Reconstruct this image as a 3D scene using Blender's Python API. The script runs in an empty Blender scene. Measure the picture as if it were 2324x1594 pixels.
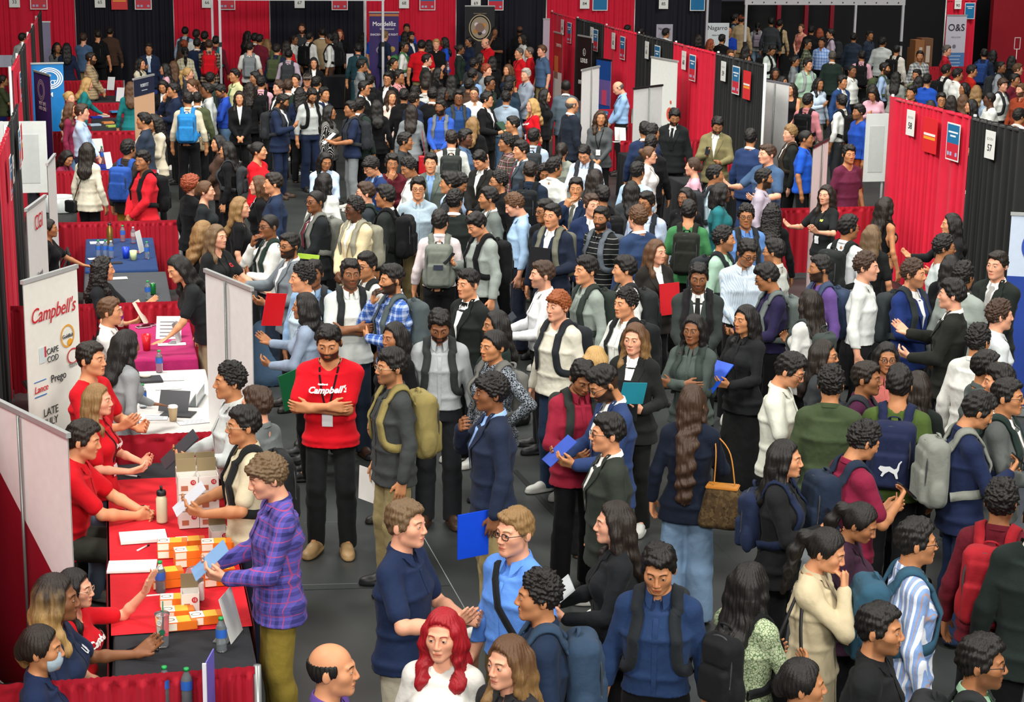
import bpy, math, random
import numpy as np
from mathutils import Vector, Matrix
from mathutils.bvhtree import BVHTree
SC=bpy.context.scene
# ------------------------------------------------------------------ camera (solved from the booth grid, 2.44 m booths)
CF,CP,CR,CY,CZ=4200.,.2369,.014454,.21794,4.8557      # focal length in px of a 2324 wide frame, pitch, roll, yaw, height
_f=np.array([math.sin(CY)*math.cos(CP),math.cos(CY)*math.cos(CP),-math.sin(CP)]); _r=np.array([math.cos(CY),-math.sin(CY),0]); _u=np.cross(_r,_f)
_r,_u=_r*math.cos(CR)+_u*math.sin(CR),-_r*math.sin(CR)+_u*math.cos(CR)
cam=bpy.data.objects.new('camera',bpy.data.cameras.new('camera')); SC.collection.objects.link(cam); SC.camera=cam
cam.data.sensor_width=36; cam.data.lens=CF/2324*36; cam.data.clip_end=300; cam.data.clip_start=.1
cam.matrix_world=Matrix(((_r[0],_u[0],-_f[0],0),(_r[1],_u[1],-_f[1],0),(_r[2],_u[2],-_f[2],CZ),(0,0,0,1)))
def at(px,py,z=0.):                                # the point of height z seen at a pixel of the photograph
    d=_f+_r*(px-1162)/CF+_u*(797-py)/CF; t=(z-CZ)/d[2]; return np.array([0,0,CZ])+d*t
# ------------------------------------------------------------------ light: arena lamps high above the floor, and added fill lamps
SC.view_settings.view_transform='Standard'; SC.view_settings.look='None'; SC.view_settings.gamma=1; SC.view_settings.exposure=-0.06; SC.view_settings.use_curve_mapping=False
SC.cycles.max_bounces=5; SC.cycles.diffuse_bounces=3; SC.cycles.glossy_bounces=2; SC.cycles.transmission_bounces=4; SC.cycles.transparent_max_bounces=4; SC.cycles.use_denoising=True; SC.cycles.caustics_reflective=False; SC.cycles.caustics_refractive=False
wd=bpy.data.worlds.new('arena_air'); SC.world=wd; wd.use_nodes=True; wd.node_tree.nodes['Background'].inputs[0].default_value=(.62,.66,.64,1); wd.node_tree.nodes['Background'].inputs[1].default_value=.075
def lamp(loc,size,power,aim,col=(1,.97,.91),spread=140):
    l=bpy.data.lights.new('arena_or_fill_lamp','AREA'); l.shape='RECTANGLE'; l.size=size[0]; l.size_y=size[1]; l.energy=power; l.color=col; l.spread=math.radians(spread)
    o=bpy.data.objects.new('arena_or_fill_lamp',l); SC.collection.objects.link(o); o.location=loc; o.rotation_euler=(Vector(aim)-Vector(loc)).to_track_quat('-Z','Y').to_euler()
for lx,ly,pw,ax,ay in ((-5,5,950,2,13),(8,5,950,5,14),(-4,17,1500,6,23),(12,17,1000,9,21),(-2,30,650,3,31),(13,30,1000,11,32),(4,24,900,4,26),(-2,-9,1200,2,14),(6,-9,1200,6,16),(23,40,900,24,50)):  # pair behind the camera is added fill; last lamp added for the red wall
    lamp((lx,ly,13 if ly>0 else 10),(3.5,3.5),pw,(ax,ay,0))
# ------------------------------------------------------------------ implicit-surface mesher
V=lambda *a: np.array(a,float)
class Field:
    def __init__(s,xs,ys,zs):
        s.x,s.y,s.z=[np.asarray(a,np.float32) for a in (xs,ys,zs)]
        s.F=np.full((len(xs),len(ys),len(zs)),.25,np.float32)
    def box(s,lo,hi):
        r=[]
        for a,l,h in zip((s.x,s.y,s.z),lo,hi):
            i=max(0,int(np.searchsorted(a,l))-1); j=min(len(a),int(np.searchsorted(a,h))+1)
            if j<=i: return None
            r.append(slice(i,j))
        return tuple(r)
    def put(s,fn,lo,hi,k=.02,sub=False):
        b=s.box(np.asarray(lo)-k-.02,np.asarray(hi)+k+.02)
        if b is None: return
        d=fn(s.x[b[0]][:,None,None],s.y[b[1]][None,:,None],s.z[b[2]][None,None,:]).astype(np.float32)
        f=s.F[b]
        if sub:
            d=-d; h=np.maximum(k-np.abs(f-d),0)/k; s.F[b]=np.maximum(f,d)+h*h*k/4
        else:
            h=np.maximum(k-np.abs(f-d),0)/k; s.F[b]=np.minimum(f,d)-h*h*k/4
    def cut(s,fn,k=0):
        d=fn(s.x[:,None,None],s.y[None,:,None],s.z[None,None,:])
        if k: q=np.maximum(k-np.abs(s.F-d),0)/k; s.F=(np.maximum(s.F,d)+q*q*k/4).astype(np.float32)
        else: s.F=np.maximum(s.F,d).astype(np.float32)
    def cap(s,a,b,ra,rb=None,k=.02,sub=False):
        rb=ra if rb is None else rb; a=np.asarray(a,float); b=np.asarray(b,float); ba=b-a; L=max(ba@ba,1e-9)
        def fn(x,y,z):
            px,py,pz=x-a[0],y-a[1],z-a[2]
            t=np.clip((px*ba[0]+py*ba[1]+pz*ba[2])/L,0,1)
            return np.sqrt((px-t*ba[0])**2+(py-t*ba[1])**2+(pz-t*ba[2])**2)-(ra+(rb-ra)*t)
        r=max(ra,rb); s.put(fn,np.minimum(a,b)-r,np.maximum(a,b)+r,k,sub)
    def ell(s,c,r,k=.02,sub=False,rot=None):
        c=np.asarray(c,float); r=np.asarray(r,float)
        def fn(x,y,z):
            px,py,pz=x-c[0],y-c[1],z-c[2]
            if rot is not None:
                m=rot; px,py,pz=(m[0][0]*px+m[0][1]*py+m[0][2]*pz, m[1][0]*px+m[1][1]*py+m[1][2]*pz, m[2][0]*px+m[2][1]*py+m[2][2]*pz)
            k0=np.sqrt((px/r[0])**2+(py/r[1])**2+(pz/r[2])**2)
            k1=np.sqrt((px/r[0]**2)**2+(py/r[1]**2)**2+(pz/r[2]**2)**2)+1e-9
            return k0*(k0-1)/k1
        R=r if rot is None else np.full(3,r.max())
        s.put(fn,c-R,c+R,k,sub)
    def tor(s,a,b,ra,rb,k=.03,e=0.,p=2.4):      # vertical elliptic barrel between two stations (rx, ry)
        a=np.asarray(a,float); b=np.asarray(b,float)
        def fn(x,y,z):
            t=np.clip((z-a[2])/(b[2]-a[2]),0,1); u=t*t*(3-2*t)
            rx=ra[0]+(rb[0]-ra[0])*u+e; ry=ra[1]+(rb[1]-ra[1])*u+e
            cx=a[0]+(b[0]-a[0])*t; cy=a[1]+(b[1]-a[1])*t
            q=(np.abs((x-cx)/rx)**p+np.abs((y-cy)/ry)**p)**(1/p)
            d=(q-1)*np.minimum(rx,ry)
            dz=np.maximum(np.maximum(min(a[2],b[2])-z,z-max(a[2],b[2])),0)
            return np.where(dz>0,np.sqrt(np.maximum(d,0)**2+dz**2),d)+0*x
        R=np.maximum(ra,rb)+abs(e); lo=np.minimum(a,b)-V(R[0],R[1],0); hi=np.maximum(a,b)+V(R[0],R[1],0)
        s.put(fn,lo,hi,k)
    def nets(s):
        F=s.F; S=F<0
        c=S[:-1,:-1,:-1].astype(np.int8)
        for i,j,k in ((1,0,0),(0,1,0),(1,1,0),(0,0,1),(1,0,1),(0,1,1),(1,1,1)):
            c=c+S[i:F.shape[0]-1+i,j:F.shape[1]-1+j,k:F.shape[2]-1+k]
        act=(c>0)&(c<8); I=np.argwhere(act); n=len(I); idx=np.full(act.shape,-1,np.int32); idx[act]=np.arange(n)
        P=np.zeros((n,3)); W=np.zeros(n); ax=(s.x,s.y,s.z)
        cor=[(0,0,0),(1,0,0),(0,1,0),(1,1,0),(0,0,1),(1,0,1),(0,1,1),(1,1,1)]
        val=[F[I[:,0]+i,I[:,1]+j,I[:,2]+k] for i,j,k in cor]
        pos=[np.stack([ax[d][I[:,d]+o[d]] for d in range(3)],1) for o in cor]
        for a,b in ((0,1),(2,3),(4,5),(6,7),(0,2),(1,3),(4,6),(5,7),(0,4),(1,5),(2,6),(3,7)):
            m=(val[a]<0)!=(val[b]<0)
            t=np.where(m,val[a]/np.where(m,val[a]-val[b],1),0)[:,None]
            P+=np.where(m[:,None],pos[a]+(pos[b]-pos[a])*t,0); W+=m
        P/=W[:,None]
        Q=[]
        for d in range(3):
            sl0=[slice(None)]*3; sl1=[slice(None)]*3; sl0[d]=slice(0,-1); sl1[d]=slice(1,None)
            A=S[tuple(sl0)]; B=S[tuple(sl1)]
            E=np.argwhere(A!=B); o=[x for x in range(3) if x!=d]
            E=E[(E[:,o[0]]>0)&(E[:,o[1]]>0)&(E[:,o[0]]<F.shape[o[0]]-1)&(E[:,o[1]]<F.shape[o[1]]-1)]
            def g(u,v):
                e=E.copy(); e[:,o[0]]-=u; e[:,o[1]]-=v; return idx[e[:,0],e[:,1],e[:,2]]
            q=np.stack([g(1,1),g(0,1),g(0,0),g(1,0)],1)
            fl=A[E[:,0],E[:,1],E[:,2]]^(d==1)
            q[~fl]=q[~fl][:,::-1]; Q.append(q)
        return P,np.concatenate(Q)
def axis(segs):                                   # non-uniform sampling: (start, stop, step) runs
    o=[]
    for a,b,h in segs:
        n=max(1,int(round((b-a)/h))); o+=list(np.linspace(a,b,n,endpoint=False))
    return np.array(o+[segs[-1][1]])
def qmesh(name,P,Q,attr=None):
    me=bpy.data.meshes.new(name); Q=np.asarray(Q); P=np.asarray(P,np.float32)
    me.vertices.add(len(P)); me.vertices.foreach_set('co',P.ravel())
    k=Q.shape[1]; tri=(Q[:,-1]<0) if k==4 else np.zeros(len(Q),bool)
    Q=np.concatenate([Q[~tri],Q[tri]]); nq=int((~tri).sum()); nt=len(Q)-nq
    li=np.concatenate([Q[:nq].ravel(),Q[nq:,:3].ravel()]).astype(np.int32)
    me.loops.add(len(li)); me.loops.foreach_set('vertex_index',li)
    me.polygons.add(len(Q)); me.polygons.foreach_set('loop_start',np.concatenate([np.arange(nq)*k,nq*k+np.arange(nt)*3]).astype(np.int32))
    me.update(calc_edges=True); me.polygons.foreach_set('use_smooth',np.ones(len(Q),bool))
    if attr is not None:
        a=me.attributes.new('hp','FLOAT_VECTOR','POINT'); a.data.foreach_set('vector',np.asarray(attr,np.float32).ravel())
    me.validate(); return me
def sst(a,b,x):
    t=np.clip((x-a)/(b-a),0,1); return t*t*(3-2*t)
def nz(P,sc,seed):                                # cheap smooth noise, about -1..1
    r=np.random.RandomState(seed); o=0
    for i in range(6):
        k=r.normal(size=3); k/=np.linalg.norm(k); o=o+np.sin(P@(k*sc*(0.6+.25*i))+r.uniform(0,6.28))
    return o/3.2
def unit(v): v=np.asarray(v,float); return v/(np.linalg.norm(v)+1e-9)
# ------------------------------------------------------------------ people: skeleton and poses (facing -y, right hand at x<0)
HC=V(0,-.012,1.63)                                # head centre
NP=V(0,.012,1.50)                                 # neck pivot
# pose: (right wrist, right pole, right hand dir, right palm normal, right curl) then the left ones (mirrored x)
def mir(t): return tuple((V(-a[0],a[1],a[2]) if isinstance(a,np.ndarray) else a) for a in t)
HANG=(V(-.275,-.03,.865),V(-.4,1,0),V(.05,-.15,-1),V(.9,.1,0),.35)
FRONT=(V(-.13,-.30,1.10),V(-.8,.5,-1),V(.35,-.9,.25),V(.7,.2,.6),.75)
PHONE=(V(-.08,-.28,1.20),V(-.7,.3,-1),V(.3,-.6,.75),V(.45,.75,.3),.8)
CHIN=(V(-.06,-.17,1.43),V(-.6,-.2,-1),V(.35,.1,.85),V(.2,.9,.1),.8)
GEST=(V(-.24,-.37,1.22),V(-.8,.4,-1),V(-.05,-.75,.55),V(.6,-.1,.6),.25)
ACR=(V(.105,-.205,1.17),V(-1,.1,-.6),V(.9,.05,.12),V(-.1,.9,.1),.3)
ACL=(V(.02,-.235,1.20),V(-1,.1,-.6),V(1,.1,-.05),V(0,.9,0),.4)
CLASP=(V(-.05,-.22,.95),V(-1,.4,-.3),V(.5,-.35,-.6),V(.3,.9,0),.55)
HIP=(V(-.20,-.02,1.02),V(-1,.35,0),V(.6,-.5,-.3),V(.4,.6,0),.5)
REACH=(V(-.20,-.50,1.02),V(-.5,.3,-1),V(.1,-1,-.15),V(.1,-.1,-1),.2)
RAISE=(V(-.30,-.36,1.52),V(-.7,.1,-1),V(-.05,-.4,.9),V(.2,-.9,.3),.12)
COLL=(V(-.11,-.19,1.37),V(-.9,.0,-1),V(.85,-.1,.45),V(.1,1,.1),.7)
LAP=(V(-.11,-.30,1.00),V(-.8,.5,-.6),V(.2,-1,-.1),V(.1,0,-1),.4)
POSE={'stand':(HANG,mir(HANG)),'hold':(FRONT,mir(FRONT)),'phone':(PHONE,mir(HANG)),'phone2':(PHONE,mir(FRONT)),
 'chin':(CHIN,mir((V(-.0,-.23,1.14),V(-.8,.4,-.8),V(.9,0,.2),V(0,.9,.2),.4))),'gest':(GEST,mir(FRONT)),'gest2':(GEST,mir(GEST)),'point':(GEST,mir(HANG)),
 'cross':(ACL,mir(ACR)),'clasp':(CLASP,mir(CLASP)),'hip':(HANG,mir(HIP)),'lean':(REACH,mir(REACH)),'reach':(HANG,mir(REACH)),
 'raise':(FRONT,mir(RAISE)),'collar':(COLL,mir(HANG)),'sit':(LAP,mir(LAP)),'sitclasp':((V(-.045,-.42,1.20),V(-1,.3,-.6),V(.45,-.75,-.1),V(.5,.6,0),.6),mir((V(-.04,-.43,1.21),V(-1,.3,-.6),V(.5,-.7,-.1),V(.5,.6,0),.6))),'sitraise':(LAP,mir(RAISE)),'sithold':(FRONT,mir(GEST)),'carry':(HANG,mir((V(-.16,-.22,1.10),V(-.6,.8,-.8),V(.7,-.55,.2),V(.2,.9,.2),.6)))}
SEX={'m':dict(sh=.163,ua=(.044,.037),fa=(.041,.029),neck=.054,st=[(.90,.165,.118,.012),(1.06,.148,.108,.0),(1.27,.163,.122,.005),(1.405,.118,.088,.014)],th=.084,hip=.088),
     'f':dict(sh=.150,ua=(.040,.034),fa=(.035,.025),neck=.046,st=[(.90,.168,.120,.012),(1.08,.122,.094,.0),(1.27,.142,.110,.005),(1.405,.106,.080,.014)],th=.086,hip=.085)}
def arm_joints(sx,pose):
    o=[]
    for sgn,(w,pole,u,n,c) in zip((-1,1),POSE[pose]):
        S=V(sgn*SEX[sx]['sh'],.012,1.392); w=w.copy(); d=w-S; D=np.linalg.norm(d); L1,L2=.285,.25
        if D>.525: w=S+d/D*.525; d=w-S; D=.525
        a=(L1*L1-L2*L2+D*D)/(2*D); hh=math.sqrt(max(L1*L1-a*a,0)); dn=d/D
        p=pole-dn*(pole@dn); E=S+dn*a+unit(p)*hh
        o.append((sgn,S,E,w,unit(u),unit(n),c))
    return o
def put_torso(F,sx,e=0.,lo=None):
    g=SEX[sx]; st=g['st']
    for (z0,x0,y0,c0),(z1,x1,y1,c1) in zip(st[:-1],st[1:]):
        F.tor((0,c0,z0),(0,c1,z1),(x0,y0),(x1,y1),.04,e)
    if lo is not None:
        z0,x0,y0,c0=st[0]; F.tor((0,c0,lo),(0,c0,z0),(x0+.022,y0+.014),(x0,y0),.05,e)
    for s in (-1,1):
        F.cap((s*.04,.022,1.428),(s*g['sh'],.012,1.388),.044+e*.75,.047+e*.62,.05)
        F.cap((s*.015,.03,1.478),(s*.13,.022,1.42),.036+e*.5,.030+e*.8,.05)
        if sx=='f': F.ell((s*.066,-.082,1.265),(.066+e*.5,.06+e*.5,.068+e*.5),.05)
def put_arms(F,sx,pose,e=0.,short=False,hands=True,lod=0):
    g=SEX[sx]
    for sgn,S,E,W,u,n,c in arm_joints(sx,pose):
        ru,rf=g['ua'],g['fa']
        if short:
            F.cap(S,S+(E-S)*.74,ru[0]+e+.006,ru[1]+e+.011,.035); continue
        F.cap(S,E,ru[0]+e,ru[1]+e,.035); m=E+(W-E)*.3
        F.cap(E,m,rf[0]+e,rf[0]+e,.02); F.cap(m,W if hands else W-unit(W-E)*.015,rf[0]+e,rf[1]+e*1.15,.02)
        if not hands: continue
        if lod>1:
            F.ell(W+u*.075,(.035,.035,.035),.02); F.cap(W,W+u*.14+n*.03*c,.03,.018,.02); continue
        s=unit(np.cross(n,u)); 
        if (s@V(0,-1,1))<0 and abs(u[2])<.95: s=s if (s@V(-sgn,-.3,.6))>0 else -s
        elif s@V(0,-1,0)<0: s=-s
        for q,l in ((.031,.07),(.0105,.078),(-.0105,.072),(-.029,.056)):
            k=W+u*.086+s*q-n*abs(q)*.08; F.cap(W+u*.008+s*q*.62,k,.0145,.0125,.014)
            a1=c*.75; d1=u*math.cos(a1)+n*math.sin(a1); a2=c*1.75; d2=u*math.cos(a2)+n*math.sin(a2)
            k2=k+d1*l*.5+s*q*.10; F.cap(k,k2,.0098,.0086,.006); F.cap(k2,k2+d2*l*.5,.0086,.0074,.005)
        t0=W+u*.02+s*.022+n*.008; t1=W+u*.055+s*.052+n*.018; t2=t1+unit(u*.8+s*(.45-.5*c)+n*.5*c)*.036
        F.cap(t0,t1,.016,.0115,.012); F.cap(t1,t2,.0108,.0085,.006)
def leg_pts(sx,kind):
    h=SEX[sx]['hip']; o=[]
    for s in (-1,1):
        if kind=='sit': o.append((V(s*h,.0,.92),V(s*.13,-.42,.90),V(s*.13,-.40,.47),V(s*.13,-.50,.44)))
        else: 
            f=.06*s if kind=='walk' else 0
            o.append((V(s*h,.01,.90),V(s*(h+.012),-.012+f*1.2,.50),V(s*(h+.02),.03+f*2.2,.085),V(s*(h+.045),-.13+f*2.2,.045)))
    return o
def put_legs(F,sx,kind,e=0.,skirt=0):
    t=SEX[sx]['th']
    for H,K,A,T in leg_pts(sx,kind):
        F.cap(H,K,t-.006+e*.45,.055+e,.03); c=K+(A-K)*.28+V(0,.012,0)
        F.cap(K,c,.053+e,.055+e*1.1,.02); F.cap(c,A-V(0,0,.04),.055+e*1.1,.042+e*1.6,.02)
def build_body(sx,pose,kind,lod):
    h=(.0072,.0115,.017)[lod]; f=(.0041,.0078,.0125)[lod]; zt=(.010,.013,.02)[lod]
    J=arm_joints(sx,pose); W=np.array([j[3]+j[4]*.19 for j in J]+[j[2] for j in J]+[j[3] for j in J])
    x1=max(.28,np.abs(W[:,0]).max()+.07); y0=min(-.2,W[:,1].min()-.07); z1=1.80; y1=max(.2,W[:,1].max()+.07)
    if kind=='sit': y0=min(y0,-.6)
    X=axis([(-x1,-.092,h),(-.092,.092,f),(.092,x1,h)]); Y=axis([(y0,-.13,h),(-.13,.115,f),(.115,y1,h)])
    zs=[(-.01,.80,zt*1.5),(.80,1.49,h)] ; Z=axis(zs+[(1.49,1.80,f)])
    F=Field(X,Y,Z); put_torso(F,sx,-.004); put_legs(F,sx,kind,-.004); put_arms(F,sx,pose,-.002,lod=lod)
    for H,K,A,T in leg_pts(sx,kind): F.cap(A,T,.030,.022,.02)
    n=SEX[sx]['neck']; F.cap(V(0,.022,1.44),V(0,.008,1.575),n+.004,n,.03)
    c=HC; w=.97 if sx=='f' else 1.
    F.ell(c+V(0,.014,.028),(.077,.097,.090),.03); F.ell(c+V(0,-.030,-.048),(.057*w,.062,.068*w),.035)
    F.cap(c+V(-.036*w,-.012,-.068),c+V(-.012,-.07,-.098*w),.022,.018*w,.025); F.cap(c+V(.036*w,-.012,-.068),c+V(.012,-.07,-.098*w),.022,.018*w,.025)
    for s in (-1,1):
        F.ell(c+V(s*.039,-.050,-.020),(.023,.026,.022),.035)
        F.ell(c+V(s*.032,-.106,.004),(.017,.013,.0100),.014,True); F.ell(c+V(s*.032,-.079,.004),(.0138,.0132,.0125),.003)
        F.cap(c+V(s*.012,-.086,.026),c+V(s*.044,-.073,.027),.0080,.007,.018)
        if lod<2: F.ell(c+V(s*.079,.016,-.006),(.0085,.021,.031),.006,rot=((.94,s*-.34,0),(s*.34,.94,.12),(0,-.12,.99)))
        else: F.ell(c+V(s*.077,.014,-.006),(.012,.022,.030),.01)
        F.ell(c+V(s*.0115,-.099,-.034),(.0090,.010,.0080),.008)
    F.cap(c+V(0,-.088,.016),c+V(0,-.1085,-.028),.0070,.0098,.012)
    F.cap(c+V(-.017,-.088,-.060),c+V(.017,-.088,-.060),.0068,k=.006); F.ell(c+V(0,-.0905,-.060),(.012,.008,.007),.006)
    F.cap(c+V(-.013,-.087,-.072),c+V(.013,-.087,-.072),.0075,k=.006)
    P,Q=F.nets(); keep=P[:,2]>1.41
    for sgn,S,E,Wr,u,n,cc in J:
        a=E; b=Wr+u*.19; ba=b-a; t=np.clip(((P-a)@ba)/(ba@ba),-.25,1.1); keep|=np.linalg.norm(P-a-t[:,None]*ba,axis=1)<.085
    return coarsen(P,Q,keep,.03)
def coarsen(P,Q,keep,g):                          # thin out the skin that clothes cover
    ky=np.floor(P/g).astype(np.int64); ky-=ky.min(0); key=ky[:,0]+ky[:,1]*4096+ky[:,2]*4096*4096; key=np.where(keep,-1-np.arange(len(P)),key)
    u,inv=np.unique(key,return_inverse=True); inv=inv.ravel(); n=np.bincount(inv); P2=np.stack([np.bincount(inv,P[:,d])/n for d in range(3)],1); q=inv[Q]
    e=[q[:,i]==q[:,(i+1)%4] for i in range(4)]; ne=sum(x.astype(int) for x in e); ok=(ne==0)&(q[:,0]!=q[:,2])&(q[:,1]!=q[:,3])
    o=[q[ok]]; t=q[ne==1]
    if len(t):
        ee=np.stack([x[ne==1] for x in e],1); i=ee.argmax(1); cols=(i[:,None]+np.array([1,2,3]))%4; tt=np.take_along_axis(t,cols,1); tt=tt[(tt[:,0]!=tt[:,1])&(tt[:,1]!=tt[:,2])&(tt[:,0]!=tt[:,2])]
        tt=np.unique(tt,axis=0); o.append(np.concatenate([tt,np.full((len(tt),1),-1)],1))
    return P2,np.concatenate(o)
def folds(P,amp,seed,sc=42):
    q=P*V(1,1,.62); return amp*(nz(q,sc,seed)*.55+np.abs(nz(q,sc*1.9,seed+1))*-.45)
def vnorm(P,Q):
    a=np.cross(P[Q[:,2]]-P[Q[:,0]],P[Q[:,3]]-P[Q[:,1]]); N=np.zeros_like(P)
    for i in range(4): np.add.at(N,Q[:,i],a)
    return N/(np.linalg.norm(N,axis=1)[:,None]+1e-9)
TOPS={'tee':dict(e=.016,short=1,hem=.845,nk=.066,f=.004),'polo':dict(e=.017,short=1,hem=.85,nk=.057,f=.004),'shirt':dict(e=.015,short=0,hem=.955,nk=.056,f=.0048),
 'over':dict(e=.020,short=0,hem=.80,nk=.058,f=.0055),'hood':dict(e=.028,short=0,hem=.88,nk=.068,f=.0065),'suit':dict(e=.024,short=0,hem=.775,nk=.066,f=.003),
 'coat':dict(e=.030,short=0,hem=.50,nk=.066,f=.005),'knit':dict(e=.012,short=1,hem=.93,nk=.060,f=.0022),'tank':dict(e=.010,short=2,hem=.93,nk=.085,f=.002)}
def build_top(sx,pose,kind,lod):
    t=TOPS[kind]; h=(.0115,.016,.022)[lod]; e=t['e']
    J=arm_joints(sx,pose); W=np.array([j[2] for j in J]+[j[3] for j in J])
    x1=max(.30,np.abs(W[:,0]).max()+.10); y0=min(-.22,W[:,1].min()-.10); y1=max(.22,W[:,1].max()+.10)
    F=Field(axis([(-x1,x1,h)]),axis([(y0,y1,h)]),axis([(t['hem']-.03,1.68,h)]))
    put_torso(F,sx,e,t['hem']-.02)
    if t['short']<2: put_arms(F,sx,pose,min(e,.024)*.52+.002,short=t['short']==1,hands=False)
    if kind=='hood':
        for s in (-1,1): F.cap((0,.075,1.50),(s*.075,.03,1.475),.036,.028,.03)
    if kind=='coat':
        pass
    if t['short']==2:
        F.cut(lambda x,y,z: np.abs(x)-(.125+0*(y+z)))
    F.cut(lambda x,y,z: t['hem']-z+0*(x+y))
    nk=t['nk']
    if kind!='hood' or 1: F.put(lambda x,y,z: np.sqrt(x*x+((y-.010+.12*(z-1.47))*.92)**2)-(nk-.018)-.55*np.maximum(z-(1.425 if nk>.06 else 1.450)-.10*(y+.02),0),(-.12,-.14,1.38),(.12,.14,1.72),.008,True)
    if sx=='f' and kind in('tee','over','coat'): F.ell((0,-.10,1.445),(.045,.06,.05),.02,True)
    P,Q=F.nets(); N=vnorm(P,Q); P=P+N*folds(P,t['f'],hash_(kind+pose)%97)[:,None]
    return P,Q
def hash_(s):
    v=7
    for ch in s: v=(v*31+ord(ch))%1000003
    return v
def build_legs(sx,kind,style,lod):
    h=(.015,.019,.026)[lod]; e={'slim':.012,'pants':.022,'wide':.042,'jeans':.016,'skirt':.02}[style]
    y0=-.62 if kind=='sit' else -.26
    F=Field(axis([(-.28,.28,h)]),axis([(y0,.26,h)]),axis([(.02 if kind!='sit' else .40,1.03,h)]))
    z0,x0,yy,c0=SEX[sx]['st'][0]; z1,x1,y1,c1=SEX[sx]['st'][1]
    F.tor((0,c0,.86),(0,c1,1.0),(x0-.006,yy-.006),(x1+.004,y1+.002),.03,.006); put_legs(F,sx,kind,e)
    if style=='skirt': F.tor((0,.0,.12),(0,.01,.92),(.24,.20),(.17,.12),.03)
    F.cut(lambda x,y,z: z-.998+0*(x+y))
    if kind!='sit': F.cut(lambda x,y,z: .030-z+0*(x+y))
    P,Q=F.nets(); N=vnorm(P,Q); P=P+N*(folds(P,.006,hash_(style)%91,38)*sst(1.0,.9,P[:,2]))[:,None]
    return P,Q
def shoe_mesh():
    F=Field(axis([(-.07,.07,.009)]),axis([(-.22,.12,.010)]),axis([(-.01,.15,.008)]))
    F.cap((0,.045,.045),(0,-.05,.05),.040,.042,.03); F.ell((0,-.115,.034),(.047,.078,.036),.03); F.cap((0,.04,.05),(0,.045,.115),.042,.046,.02)
    F.tor((0,-.045,.0),(0,-.045,.022),(.050,.150),(.051,.152),.008,0.,2.6)
    F.cut(lambda x,y,z: z-.118+0*(x+y)); F.cut(lambda x,y,z: .001-z+0*(x+y)); return F.nets()
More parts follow.
